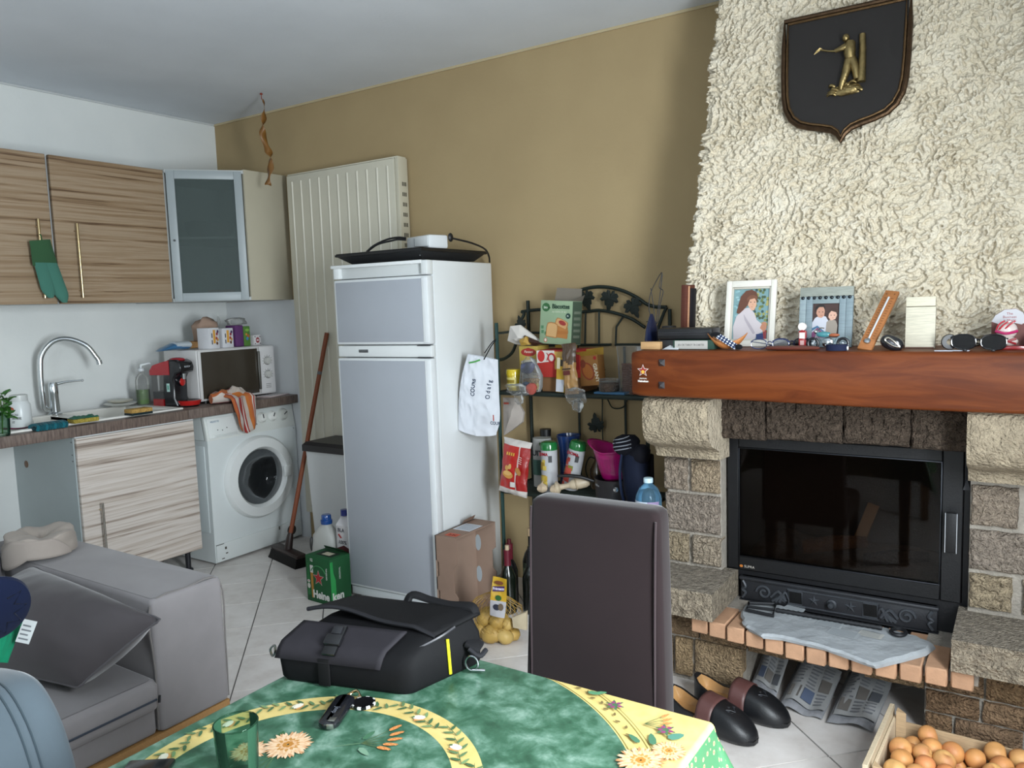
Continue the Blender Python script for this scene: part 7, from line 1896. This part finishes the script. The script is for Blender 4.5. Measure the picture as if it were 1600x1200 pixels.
# ================================================================== dining chair, table and what lies on it
ch = thing('dining_chair', 'high-backed grey velvet dining chair at the table end', 'chair', (3.43, -1.70, 0))
cxa, cxb, yb0, yb1 = 3.237, 3.595, -1.605, -1.53
VC = '#241b1c'
def rrect(x0, x1, y0, y1, r, k=5):
    out = []
    for cx, cy, a0 in ((x1-r, y1-r, 0), (x0+r, y1-r, 90), (x0+r, y0+r, 180), (x1-r, y0+r, 270)):
        for q in range(k+1):
            a = math.radians(a0+90*q/k); out.append((cx+r*math.cos(a), cy+r*math.sin(a)))
    return out
rings = []
for z, dx, dy in ((.30, 0, .03), (.45, 0, .02), (.60, .002, .008), (.75, .004, .0), (.84, .006, -.004), (.865, .007, -.005), (.878, .010, -.003), (.886, .018, .006), (.889, .032, .018)):
    y0, y1 = yb0, yb1
    ins = max(0, dy) if z > .87 else 0
    tilt = (z-.45)*.05
    rings.append([(x, y+tilt, z) for x, y in rrect(cxa-.004*(.9-z)*10*.5+dx, cxb+.004*(.9-z)*10*.5-dx, yb0+ins, yb1-ins, .018)])
G().loft(rings, VC).build('backrest', 'suede', ch, ang=60)
for s in (cxa+.012, cxb-.012): G().tube([(s, yb0-.0015, .40), (s, yb0+.0045, .60), (s, yb0+.014, .80), (s, yb0+.020, .865)], .0028, '#3a3032', 6, 4).build('piping', 'suede', ch)
G().loft([[(x, y, z) for x, y in rrect(3.235+i, 3.6-i, -1.98+i, -1.607, .03)] for z, i in ((.30, .004), (.31, 0), (.37, 0), (.39, .006), (.398, .025))], VC).build('seat', 'suede', ch, ang=60)
for x in (3.262, 3.572):
    for y in (-1.945, -1.57): G().loft([rr(x-.014, x+.014, y-.014, y+.014, 0), rr(x-.020, x+.020, y-.020, y+.020, .299)], '#2b1c14').build('leg', 'wood', ch)

# table under its printed oilcloth
ZT = .660
tx0, tx1, ty0, ty1 = 3.083, 3.850, -3.05, -2.0
tb_ = thing('dining_table', 'table hidden beneath the printed green oilcloth', 'table', (3.46, -2.5, 0))
B(tx0+.005, tx1-.005, ty0+.005, ty1-.005, ZT-.03, ZT-.003, '#8a6a48', .004).build('tabletop', 'woodx', tb_)
for x in (tx0+.06, tx1-.06):
    for y in (ty0+.06, ty1-.06): G().loft([rr(x-.02, x+.02, y-.02, y+.02, 0), rr(x-.028, x+.028, y-.028, y+.028, ZT-.031)], '#7a5a3a').build('leg', 'wood', tb_)

CX, CY = 3.386, -2.487                       # middle of the printed wreath
def cloth_mat():
    mt, nt, b = newmat('printed_oilcloth')
    L = nt.links.new
    geo = nt.nodes.new('ShaderNodeTexCoord')
    sep = nt.nodes.new('ShaderNodeSeparateXYZ'); L(geo.outputs['UV'], sep.inputs[0])
    def mth(op, a, b_=None, clamp=False):
        n = nd(nt, 'ShaderNodeMath', operation=op, use_clamp=clamp)
        for i, v in enumerate((a, b_)):
            if v is None: continue
            if isinstance(v, (int, float)): n.inputs[i].default_value = v
            else: L(v, n.inputs[i])
        return n.outputs[0]
    dx = mth('SUBTRACT', sep.outputs[0], CX); dy = mth('SUBTRACT', sep.outputs[1], CY+4)
    r = mth('SQRT', mth('ADD', mth('MULTIPLY', dx, dx), mth('MULTIPLY', dy, dy)))
    n1 = nd(nt, 'ShaderNodeTexNoise', i_Scale=19.0, i_Detail=7.0, i_Roughness=.62, i_Distortion=.3); L(geo.outputs['UV'], n1.inputs['Vector'])
    gr = ramp(nt, n1.outputs[0], [(.34, '#254734'), (.46, '#355b46'), (.56, '#527562'), (.70, '#7d9889')])
    n2 = nd(nt, 'ShaderNodeTexNoise', i_Scale=30.0, i_Detail=3.0); L(geo.outputs['UV'], n2.inputs['Vector'])
    ye = ramp(nt, n2.outputs[0], [(.3, '#c0aa66'), (.7, '#cbb777')])
    def mix(f, a, b_):
        m_ = nd(nt, 'ShaderNodeMix', data_type='RGBA'); L(f, m_.inputs[0])
        for i, v in ((6, a), (7, b_)):
            if isinstance(v, str): m_.inputs[i].default_value = H(v)
            else: L(v, m_.inputs[i])
        return m_.outputs[2]
    def band(lo, hi): return mth('MULTIPLY', mth('GREATER_THAN', r, lo), mth('LESS_THAN', r, hi))
    out = mix(band(.236, .283), gr.outputs[0], ye.outputs[0])
    out = mix(mth('GREATER_THAN', r, .512), out, ye.outputs[0])
    for lo, hi in ((.514, .5165), (.545, .5475), (.551, .5525)): out = mix(band(lo, hi), out, '#7a6c3a')
    # small sprigs on the hanging border: UV x beyond the table edge
    bx = mth('GREATER_THAN', sep.outputs[0], tx1+.018); by = mth('GREATER_THAN', sep.outputs[1], ty1+.018+4)
    bor = mth('MAXIMUM', mth('MAXIMUM', bx, by), mth('LESS_THAN', sep.outputs[0], tx0-.018))
    out = mix(bor, out, '#3a6a48')
    vo = nd(nt, 'ShaderNodeTexVoronoi', i_Scale=62.0, i_Randomness=.35); L(geo.outputs['UV'], vo.inputs['Vector'])
    dot = mth('MULTIPLY', bor, mth('LESS_THAN', vo.outputs['Distance'], .26))
    out = mix(dot, out, '#b39a72')
    dot2 = mth('MULTIPLY', bor, mth('LESS_THAN', vo.outputs['Distance'], .15))
    out = mix(dot2, out, '#8a5c3c')
    L(out, b.inputs['Base Color']); b.inputs['Roughness'].default_value = .42
    return mt
M['cloth'] = cloth_mat()
cl = thing('oilcloth', 'green marbled oilcloth with yellow flower wreath on the table', 'tablecloth', (3.46, -2.5, ZT))
# cloth: arc-length coordinates s,t run over the edge and down the sides
HANG = .22
def hang(q1, q2, s, tt, r=.02):
    """outward offset and drop of a point whose arc length lies q1, q2 beyond the table edges"""
    rho = math.hypot(q1, q2); th = math.atan2(q2, q1)
    k = max(0, rho-r*PI/2); c2 = math.sin(2*th)**2
    out = (r*math.sin(min(rho/r, PI/2)))*.6
    wave = (.16+.10*math.sin(tt*16))*math.cos(th)**2+(.12+.08*math.sin(s*17))*math.sin(th)**2
    out += k*(wave*(1-c2)+.42*c2)
    drop = r*(1-math.cos(min(rho/r, PI/2)))+k*(.97-.12*c2)
    return out*math.cos(th), out*math.sin(th), drop
g = G(); uvs = []
def arc(lo, hi, n):
    a_ = [0, .003, .006, .010, .014, .019, .024, .029, .034]+[.034+(HANG-.034)*(i+1)/14 for i in range(14)]
    return np.array([lo-q for q in reversed(a_)]+[lo+(hi-lo)*i/n for i in range(1, n)]+[hi+q for q in a_])
S_ = arc(tx0, tx1, 24); T_ = arc(ty0, ty1, 40)
for s in S_:
    for tt in T_:
        q1 = max(0, s-tx1, tx0-s); q2 = max(0, tt-ty1, ty0-tt)
        ox, oy, dd_ = hang(q1, q2, s, tt)
        x = min(max(s, tx0), tx1)+(ox if s > tx1 else -ox); y = min(max(tt, ty0), ty1)+(oy if tt > ty1 else -oy)
        g.v.append((x, y, ZT+.0005-dd_)); uvs.append((s, tt+4))
A, Bn = len(S_), len(T_)
for i in range(A-1):
    for j in range(Bn-1): g.f.append((i*Bn+j, (i+1)*Bn+j, (i+1)*Bn+j+1, i*Bn+j+1)); g.c.append(H('#2f6142'))
co_ = g.build('cloth', 'cloth', cl, ang=80)
uvl = co_.data.uv_layers.new(name='UVMap')
for lp in co_.data.loops: uvl.data[lp.index].uv = uvs[lp.vertex_index]
# printed flowers, lying flush on the cloth
pr = G(); PZ = [ZT+.0012]
def pz(): PZ[0] += .0000006; return PZ[0]
def petal(x, y, a, l, w_, c, k=8):
    pts = []
    for q in range(k):
        f = 2*PI*q/k
        px, py = l*.5+l*.5*math.cos(f), w_*.5*math.sin(f)*(1-.3*math.cos(f))
        pts.append((x+px*math.cos(a)-py*math.sin(a), y+px*math.sin(a)+py*math.cos(a), pz()))
    pr.add(pts, [tuple(range(k))], c)
def ontop(x, y): return tx0+.01 < x < tx1-.005 and ty0 < y < ty1-.005
def mum(x, y, r, seed, pal=('#b98a62', '#c9a27c', '#d2b493')):
    rn = random.Random(seed)
    for ring, c, ln in ((1.0, pal[0], 1), (.98, pal[2], .97), (.8, pal[1], .82), (.62, pal[2], .66), (.45, '#b07c3c', .48), (.3, pal[1], .34), (.18, '#a8712c', .2)):
        n = int(22*ring)+5
        for k in range(n):
            a = 2*PI*k/n+rn.uniform(-.1, .1)
            petal(x+r*.05*math.cos(a), y+r*.05*math.sin(a), a, r*ln*rn.uniform(.88, 1.05), r*.20, c)
def leafp(x, y, a, l, c='#2f5a38', w_=.36): petal(x, y, a, l, l*w_, c)
def wheat(x, y, a, n=5, l=.03, c='#b5713a'):
    for k in range(n):
        b_ = a+(k-(n-1)/2)*.28
        sx, sy = x+l*1.5*math.cos(b_)*(.8+.15*k), y+l*1.5*math.sin(b_)*(.8+.15*k)
        petal(x, y, b_, l*1.6*(.8+.15*k), .0016, '#4a5a34')
        petal(sx, sy, b_, l, l*.34, c)
        for q in range(5): petal(sx+l*.18*q*math.cos(b_), sy+l*.18*q*math.sin(b_), b_+(.6 if q % 2 else -.6), l*.22, l*.10, '#c98a52')
for a in (2.2, .2, -1.2): leafp(3.265-.01*a, -2.42, a+1.9, .045)
for a in (-1.8, -1.4, -1.1): petal(3.285, -2.435, a, .07, .004, '#3a5a3c')
mum(3.240, -2.452, .030, 2); mum(3.282, -2.408, .040, 1)
wheat(3.385, -2.345, .75, 5, .026)
petal(3.388, -2.342, .75+PI, .05, .002, '#5a7a5a'); leafp(3.38, -2.335, 1.6, .03, '#3a6448'); leafp(3.392, -2.356, -.3, .03, '#6a8a72')
# wreath on the yellow ring
for k in range(40):
    a = 2*PI*k/40; r_ = .260+.010*math.sin(k*2.1)
    x, y = CX+r_*math.cos(a), CY+r_*math.sin(a)
    if not ontop(x, y): continue
    petal(x, y, a+PI/2, .042, .0016, '#4a5a38')
    for q in range(4):
        leafp(x+.010*q*math.cos(a+PI/2), y+.010*q*math.sin(a+PI/2), a+PI/2+(.9 if q % 2 else -.9), .019, random.choice(('#3a5a3a', '#55704a', '#6a8458')), .32)
    if k % 3 == 0:
        for q, c in ((-.35, '#c9c2ae'), (.35, '#c28a52'), (0, '#d4cdbc')): petal(x, y, a+2.3+q, .022, .011, c)
# little running pattern in the outer border
for k in range(150):
    a = 2*PI*k/150; x, y = CX+.531*math.cos(a), CY+.531*math.sin(a)
    if ontop(x, y): leafp(x, y, a+PI/2+(.6 if k % 2 else -.5), .011, '#6a5a34', .45)
# corner bouquet on the yellow ground
leafp(3.812, -2.085, .9, .030, '#4a7a68', .6); leafp(3.80, -2.115, 2.1, .035, '#3f6a50'); leafp(3.778, -2.120, 2.6, .030, '#3f6a50'); leafp(3.80, -2.205, -1.2, .04, '#4a7a58', .5)
mum(3.827, -2.118, .027, 6, ('#b07850', '#c69a70', '#d0ae88')); mum(3.800, -2.165, .036, 5, ('#b07850', '#c69a70', '#d0ae88'))
wheat(3.762, -2.065, .55, 5, .018)
for x, y in ((3.693, -2.034), (3.800, -2.066)):
    for q in range(6): petal(x, y, q*1.05, .018, .006, '#3f5f42')
    for q in range(5): petal(x+.005*math.cos(q*1.3), y+.005*math.sin(q*1.3), q, .009, .007, '#7a3560')
leafp(3.63, -2.015, .1, .025, '#4a7a58', .5); leafp(3.645, -2.012, .6, .02, '#4a7a58', .5)
pr.build('printed_flowers', 'print', cl)

# laptop bag: quilted block with flap, buckle and side clips
bg_ = thing('laptop_bag', 'black and grey laptop bag lying on the green oilcloth', 'bag', (3.24, -2.14, ZT))
Aq, Bq, Cq, Dq = Vector((3.083, -2.262)), Vector((3.352, -2.186)), Vector((3.392, -2.000)), Vector((3.112, -2.062))
def bq(u, v): return (Aq*(1-u)+Bq*u)*(1-v)+(Dq*(1-u)+Cq*u)*v
def bring(z, u0, u1, v0, v1, r=.10, n=5):
    return [tuple(bq(a, b_))+(z,) for a, b_ in rrect(u0, u1, v0, v1, r, n)]
Z0 = ZT+.0015
G().loft([bring(Z0, .02, .98, .03, .97, .08), bring(Z0+.008, 0, 1, 0, 1, .10), bring(Z0+.045, -.01, 1.01, -.01, 1.0), bring(Z0+.066, .0, 1.0, .03, 1.0), bring(Z0+.088, .05, .97, .30, .98), bring(Z0+.100, .08, .95, .45, .96), bring(Z0+.098, .2, .85, .5, .9)], '#08080a').build('bag_body', 'nylon', bg_, ang=60)
# grey front pocket panel
def pk(u, v):
    p = bq(.01+.80*u, -.016+.34*v); z = Z0+.046+.026*min(1, v/.18)+.024*max(0, (v-.18)/.82)
    return (p.x, p.y, z)
o = G().grid(pk, 20, 8, '#242226').build('grey_panel', 'nylon', bg_); md = o.modifiers.new('thick', 'SOLIDIFY'); md.thickness = .004; md.offset = 1
def flapf(u, v):
    uu = -.015+1.0*u; p = bq(uu, .40+.58*v+.03*math.sin(u*5)*(1-v))
    z = Z0+.112-.003*v+.010*math.sin(u*4.2+.6)*(1-v)+.004*math.sin(u*9)*(1-v)
    return (p.x, p.y, z-.012*max(0, u-.85)*6*(1-v*.4))
o = G().grid(flapf, 26, 12, '#08080a').build('flap', 'nylon', bg_); md = o.modifiers.new('thick', 'SOLIDIFY'); md.thickness = .006
G().tube([tuple(Vector(flapf(u/26, 0))+Vector((0, 0, -.002))) for u in range(27)], .0042, '#1a1a1d', 6, 1).build('flap_binding', 'nylon', bg_)
B_c = bq(.40, .10)
Xk = frame((B_c.x, B_c.y, Z0+.080), tuple(Bq-Aq)+(0,), (-.05, .12, .08))
G().box(-.014, .014, -.030, .035, -.002, .006, '#0b0b0c', .002, X=Xk).box(-.018, .018, -.012, .012, .0, .012, '#101012', .004, X=Xk).box(-.010, .010, .012, .030, .004, .011, '#17171a', .002, X=Xk).build('buckle', 'gloss', bg_)
bt = bq(.39, -.012)
G().box(-.012, .012, -.040, .012, -.002, .002, '#0b0b0c', .001, X=frame((bt.x, bt.y-.002, Z0+.043), tuple(Bq-Aq)+(0,), (0, 0, 1))).build('webbing', 'nylon', bg_)
z1 = [tuple(bq(.93, .18))+(Z0+.073,), tuple(bq(1.0, .40))+(Z0+.088,), tuple(bq(1.0, .60))+(Z0+.096,)]
G().tube(z1, .003, '#26262a', 6, 5).build('zip', 'satin', bg_)
s_ = [tuple(bq(1.012, .50))+(Z0+.010,), tuple(bq(1.018, .48))+(Z0+.045,), tuple(bq(1.0, .50))+(Z0+.078,)]
G().tube(s_, .0032, '#b9b81e', 6, 5).build('yellow_piping', 'satin', bg_)
q0 = bq(1.03, .74)
G().tube([(q0.x+.010+.012*math.cos(a), q0.y-.010+.004*math.cos(a), Z0+.022+.014*math.sin(a)) for a in [2*PI*i/14 for i in range(14)]], .0022, '#b9bcc0', 7, 2, True).tube([(q0.x+.012, q0.y-.012, Z0+.010), (q0.x+.030, q0.y+.004, Z0+.006)], .003, '#b9bcc0', 7, 1).build('clip_ring', 'metal', bg_)
G().box(-.016, .016, -.020, .020, 0, .010, '#151517', .003, X=T(q0.x, q0.y+.01, Z0+.045) @ RZ(20) @ RY(25)).tube([(q0.x+.004, q0.y-.01, Z0+.05), (q0.x+.022, q0.y+.0, Z0+.035), (q0.x+.024, q0.y+.02, Z0+.04)], .005, '#1b1b1e', 7, 4).build('shoulder_clip', 'nylon', bg_)
hb = [tuple(bq(.40, .98))+(Z0+.095,), tuple(bq(.42, 1.04))+(Z0+.118,), tuple(bq(.55, 1.05))+(Z0+.112,), tuple(bq(.72, 1.02))+(Z0+.108,), tuple(bq(.90, 1.0))+(Z0+.110,), tuple(bq(.97, .95))+(Z0+.100,)]
G().tube(hb, [.013, .010, .009, .010, .012, .008], '#101012', 9, 5, flat=.6).build('carry_handle', 'nylon', bg_)
zt_ = bq(.0, .02)
G().tube([(zt_.x-.004, zt_.y-.002, Z0+.068), (zt_.x-.012, zt_.y-.006, Z0+.060), (zt_.x-.010, zt_.y-.004, Z0+.046), (zt_.x-.004, zt_.y-.002, Z0+.054)], .0022, '#8a8a8c', 6, 3, True).build('zip_pull', 'metal', bg_)

# car key with ring, and a black and white key fob
k0, k1 = Vector((3.265, -2.258, 0.668)), Vector((3.306, -2.344, 0.668))
t = thing('car_key', 'black car key fob lying in front of the laptop bag', 'key', tuple(k1))
ax = (k0-k1); sd = Vector((-ax.y, ax.x, 0)).normalized(); Lk = ax.length; an = ax.normalized()
Xk = Matrix(((an.x, sd.x, 0, k1.x), (an.y, sd.y, 0, k1.y), (0, 0, 1, ZT+.0022), (0, 0, 0, 1)))
G().loft([[(x, y, z) for x, y in rrect(-.002+i, Lk+.004-i, -.0185+i, .0185-i, .014, 5)] for z, i in ((0, .003), (.004, 0), (.011, 0), (.0145, .004), (.0155, .008))], '#121317', Xk).build('fob', 'gloss', t, ang=50)
G().box(.001, .014, -.013, -.001, .0155, .0162, '#a9a9a2', .0003, X=Xk).build('silver_corner', 'brushed', t)
G().box(-.003, .0, -.012, .0, .003, .012, '#a9a9a2', .0005, X=Xk).build('silver_end', 'brushed', t)
wtext('Jeep', .013, '#5c6068', t, Xk @ T(.050, -.006, .0152) @ RZ(180) @ T(0, -.008, 0), depth=.0004)
kr = Vector((3.267, -2.241, 0.668))
G().tube([(kr.x+.010*math.cos(a), kr.y+.010*math.sin(a), ZT+.006+.004*math.sin(a)) for a in [2*PI*i/16 for i in range(16)]], .0016, '#b9a37a', 6, 2, True).tube([(kr.x-.012, kr.y-.004, ZT+.008), (kr.x, kr.y+.008, ZT+.014), (kr.x+.014, kr.y+.004, ZT+.006)], .0018, '#c4ac84', 6, 3).build('key_ring', 'metal', t)
t = thing('poker_chip_fob', 'black and white poker chip key fob beside the car key', 'key fob', (3.295, -2.245, 0.664))
pc_ = Vector((3.299, -2.249, 0.664))
G().lathe([(.021, 0), (.0215, .001), (.0215, .0045), (.0195, .0050), (.0185, .0046), (0, .0046)], '#0e0e10', 28, T(pc_.x, pc_.y, ZT+.002)).build('chip', 'gloss', t)
g = G()
for k in range(8):
    a = k*PI/4+.2
    g.grid(lambda u, v: (pc_.x+.0217*math.cos(a+.35*u), pc_.y+.0217*math.sin(a+.35*u), ZT+.0028+.0038*v), 4, 1, '#c4c4c0')
    g.grid(lambda u, v: (pc_.x+(.0217-.003*v)*math.cos(a+.35*u), pc_.y+(.0217-.003*v)*math.sin(a+.35*u), ZT+.0068+.0004*v), 4, 1, '#c4c4c0')
g.build('edge_marks', 'print', t)
# tumbler
gl = Vector((3.258, -2.487, 0.672))
t = thing('drinking_tumbler', 'clear greenish glass tumbler at the front of the table', 'glass', (3.282, -2.506, 0.661))
tc = Vector((3.284, -2.505, 0.661))
G().lathe([(.027, .0), (.029, .004), (.0335, .085), (.0325, .0855), (.0315, .085), (.0272, .008), (0, .006)], '#dfeee4', 40, T(tc.x, tc.y, ZT+.0022)).build('tumbler', 'glassy', t)
G().tube([(tc.x+.0326*math.cos(a), tc.y+.0326*math.sin(a), ZT+.0877) for a in [2*PI*i/40 for i in range(40)]], .0012, '#8fb8a4', 6, 1, True).build('rim', 'glassy', t)
# black phone at the picture's lower edge
ph_ = Vector((3.162, -2.575, 0.668))
t = thing('black_phone', 'black phone lying at the table edge, cut off by frame', 'phone', (ph_.x, ph_.y, ZT+.002), math.radians(35))
part(B(-.045, .028, -.075, .030, 0, .010, '#0d0d10', .004), 'phone_body', 'gloss', t)

# ================================================================== sofa
sf = thing('sofa', 'dark grey suede sofa with thick arm and wooden plinth rail', 'sofa', (1.6, -2.3, 0))
SU = '#8b8788'
ax0, ax1, ay0, ay1 = 1.02, 2.098, -1.918, -1.668
def cush(x0, x1, y0, y1, z0, z1, r, col, crown=0, n=4):
    rings = []
    for z, i in ((z0, r*.7), (z0+r*.3, r*.2), (z0+r, 0), (z1-r, 0), (z1-r*.3, r*.25), (z1-r*.05, r*.7), (z1, r*1.4)):
        rings.append([(x, y, z) for x, y in rrect(x0+i, x1-i, y0+i, y1-i, r, n)])
    g = G().loft(rings[:-1], col, cap=False)
    # top with a slight crown
    top = rings[-2]; c = (sum(p[0] for p in top)/len(top), sum(p[1] for p in top)/len(top))
    inner = [[(c[0]+(p[0]-c[0])*k, c[1]+(p[1]-c[1])*k, z1+crown*(1-k*k)) for p in top] for k in (1, .8, .55, .25, .05)]
    g.loft(inner, col, cap=False); g.add(inner[-1], [tuple(range(len(top)))], col); g.add(rings[0], [tuple(range(len(top)-1, -1, -1))], col)
    return g
o = cush(ax0, ax1, ay0, ay1, .100, .520, .016, SU, .006).build('arm', 'suede', sf, ang=60)
G().tube([(ax1-.012, ay0-.0005, .11), (ax1-.006, ay0, .30), (ax1-.010, ay0+.002, .50), (ax1-.012, (ay0+ay1)/2, .519), (ax1-.010, ay1-.004, .505), (ax1-.006, ay1, .30), (ax1-.010, ay1, .11)], .003, '#7a7674', 6, 4).build('arm_seam', 'suede', sf)
cush(1.02, 2.085, -3.2, ay0-.004, .100, .185, .012, SU).build('base', 'suede', sf, ang=60)
sc = cush(1.25, 2.120, -3.2, ay0-.006, .187, .285, .022, SU, .018).build('seat_cushion', 'suede', sf, ang=60)
G().tube([(2.1215, ay0-.02, .225), (2.1225, -2.6, .222), (2.1225, -3.15, .222)], .0035, '#2a3340', 7, 2).build('zip', 'satin', sc)
G().tube([(2.124, ay0-.012, .235), (2.126, ay0-.016, .215)], .004, '#15171c', 7, 1).build('zip_pull', 'satin', sc)
B(2.040, 2.094, -3.2, ay1+.0, .058, .099, '#a87e4c', .003).build('plinth_rail', 'woodx', sf)
B(1.05, 2.035, -3.2, ay1-.01, .058, .099, '#8a683e', .003).build('frame_board', 'woodx', sf)
for y in (-1.74, -3.1):
    for x in (1.12, 1.98): G().lathe([(.02, 0), (.026, .058)], '#2b2018', 14, T(x, y, 0)).build('foot', 'wood', sf)
G().loft([[(x+dx, y, z) for x, y in rrect(1.00+i, 1.30-i, -3.2+i, -1.945-i, .05)] for z, i, dx in ((.287, .01, .0), (.32, 0, 0), (.52, 0, -.03), (.60, .01, -.05), (.625, .035, -.055), (.632, .07, -.055))], '#6a6668').build('back_cushion', 'suede', sf, ang=60)
cush(.86, 1.02, -3.2, ay1, .10, .50, .03, SU).build('back_frame', 'suede', sf, ang=60)

def pillow(name, label, cat, TL, TR, BR, BL, d, col, seed, mat='suede', piping=None, pinch=.10, loc=None):
    TL, TR, BR, BL = map(Vector, (TL, TR, BR, BL))
    n_ = (TR-TL).cross(BL-TL).normalized()
    if n_.z < 0: n_ = -n_
    c = (TL+TR+BR+BL)/4
    t = thing(name, label, cat, tuple(loc or c))
    def base(u, v):
        bu = u+pinch*math.sin(PI*v)*(.5-u)*.6; bv = v+pinch*math.sin(PI*u)*(.5-v)*.6
        return (TL*(1-bu)+TR*bu)*(1-bv)+(BL*(1-bu)+BR*bu)*bv
    def side(s, k):
        def f(u, v):
            h_ = d*k*(max(0, math.sin(PI*u))*max(0, math.sin(PI*v)))**.42
            w_ = noise.noise(Vector((u*5+seed, v*5, s)))*.006+noise.noise(Vector((u*14, v*3+seed, s)))*.0035*(1+2*abs(u-.5))
            return tuple(base(u, v)+n_*(s*h_+w_*min(1, 8*min(u, 1-u, v, 1-v))))
        return f
    g = G().grid(side(1, 1), 34, 26, col).grid(side(-1, .8), 24, 20, col)
    g.build('cover', mat, t, ang=70)
    if piping:
        pts = [base(u/12, 0) for u in range(12)]+[base(1, v/10) for v in range(10)]+[base(1-u/12, 1) for u in range(12)]+[base(0, 1-v/10) for v in range(10)]
        G().tube([tuple(p) for p in pts], .0035, piping, 6, 2, True).build('seam', mat, t)
    return t, base, n_
pillow('sofa_pillow', 'big dark grey pillow leaning between sofa arm and seat', 'pillow', (1.50, -1.965, .545), (2.199, -1.955, 0.496), (2.042, -2.123, 0.325), (1.44, -2.27, .345), .13, '#4c484a', 2, piping='#5a575a', pinch=.03)
t, base, n_ = pillow('green_pillow', 'bright green cushion with white care tag at left edge', 'pillow', (1.980, -2.361, 0.665), (1.980, -2.201, 0.573), (2.100, -2.319, 0.492), (2.100, -2.422, 0.528), .03, '#157a58', 5, 'fabric')
tg = frame((2.100, -2.297, 0.541), tuple(Vector((2.100, -2.277, 0.581))-Vector((2.100, -2.297, 0.541))), tuple(Vector((2.120, -2.285, 0.524))-Vector((2.100, -2.297, 0.541))))
g = G().box(0, .058, 0, .034, 0, .0012, '#c4c8c8', X=tg)
tag_ = g.build('care_tag', 'fabric', t)
g = G()
for k in range(4): g.box(.008+k*.011, .012+k*.011, .004, .028-.004*(k % 2), .0013, .0016, '#6a6e72', X=tg).box(.008+k*.011, .012+k*.011, .004, .028-.004*(k % 2), -.0005, -.0002, '#6a6e72', X=tg)
g.build('tag_print', 'print', tag_)
# navy round cushion with zigzag stitching
Fn = frame((2.160, -2.366, 0.663), tuple(Vector((2.160, -2.291, 0.637))-Vector((2.160, -2.366, 0.663))), (.25, 0, 1))
rn_ = (Vector((2.160, -2.284, 0.634))-Vector((2.160, -2.366, 0.663))).length
t = thing('navy_round_cushion', 'round dark navy cushion with zigzag stitching at left edge', 'cushion', (2.160, -2.366, 0.663))
G().lathe([(0, -.03), (rn_*.7, -.026), (rn_*.96, -.010), (rn_, 0), (rn_*.96, .010), (rn_*.7, .022), (0, .026)], '#0e1730', 40, Fn, cap=False).build('cushion_cover', 'fabric', t)
zz = [(rn_*(.80 if k % 2 else .48)*math.cos(math.radians(-70+k*18)), rn_*(.80 if k % 2 else .48)*math.sin(math.radians(-70+k*18)), .0245 if k % 2 == 0 else .018) for k in range(9)]
G().tube(zz, .0022, '#0a1022', 6, 1, X=Fn).build('zigzag_stitching', 'fabric', t)
# cap
t = thing('beige_cap', 'beige peaked cap resting on the sofa arm', 'cap', (1.30, -1.80, .526))
ca_ = Vector((1.351, -1.874, 0.535))
Xc = T(1.30, -1.846, .535) @ RX(-2)
def crown(u, v):
    a = 2*PI*u; r = .5+.5*v
    hgt = .085*math.sin(min(1, v*1.6)*PI/2)
    if v <= .62: rad = .112*(1-.02*v); z = .0+v/.62*.072
    else: k = (v-.62)/.38; rad = .110*(1-k)**.8; z = .072+.018*math.sin(k*PI/2)-.045*k**1.3
    n = noise.noise(Vector((math.cos(a)*1.5, math.sin(a)*1.5, v*3)))
    return (rad*math.cos(a)*1.08*(1+.12*n), rad*math.sin(a)*(1+.12*n), max(.001, z*(1+.30*n)))
G().grid(crown, 40, 20, '#a1978e', wu=True, X=Xc).build('crown', 'fabric', t, ang=70)
def peak(u, v):
    a = math.radians(-105+u*130)
    r = .121+.010*v*math.sin(PI*u)
    return (r*math.cos(a)*1.06, r*math.sin(a), .066*(1-v)*min(1, 4*u, 4*(1-u))**.6+.003-.04*v*max(0, -math.sin(a)-.72)/.28)
o = G().grid(peak, 26, 7, '#9b9189', X=Xc).build('peak', 'fabric', t, ang=70)
md = o.modifiers.new('thick', 'SOLIDIFY'); md.thickness = .004
# blue-grey armchair in the foreground corner
ac = thing('blue_grey_armchair', 'blue-grey upholstered armchair back with double seam, lower left corner', 'armchair', (2.45, -2.62, 0))
AC = '#5d6870'
prof_ = [(2.150, .04), (2.146, .40), (2.16, .545), (2.25, .585), (2.38, .611), (2.46, .628), (2.53, .634), (2.585, .622), (2.642, .576), (2.68, .511), (2.698, .441), (2.708, .20), (2.710, .04)]
def arm_ring(y, k):
    c = (2.43, .32)
    return [(c[0]+(x-c[0])*(1-k), y, max(.04, c[1]+(z-c[1])*(1-k))) for x, z in [tuple(q)[:2] for q in smooth_path([(a, b, 0) for a, b in prof_], 3)]]
G().loft([arm_ring(y, k) for y, k in ((-2.450, .10), (-2.456, .04), (-2.470, .01), (-2.49, 0), (-2.90, 0), (-2.94, .03), (-2.95, .10))], AC).build('back_shell', 'suede', ac, ang=60)
for yy in (-2.520, -2.538):
    G().tube([(x, yy, z+.001) for x, y, z in arm_ring(yy, -.004)][9:32], .0018, '#46525a', 5, 1).build('seam', 'suede', ac)
for x in (2.20, 2.66):
    for y in (-2.50, -2.90): G().lathe([(.016, 0), (.020, .041)], '#2b2018', 12, T(x, y, 0)).build('foot', 'wood', ac)
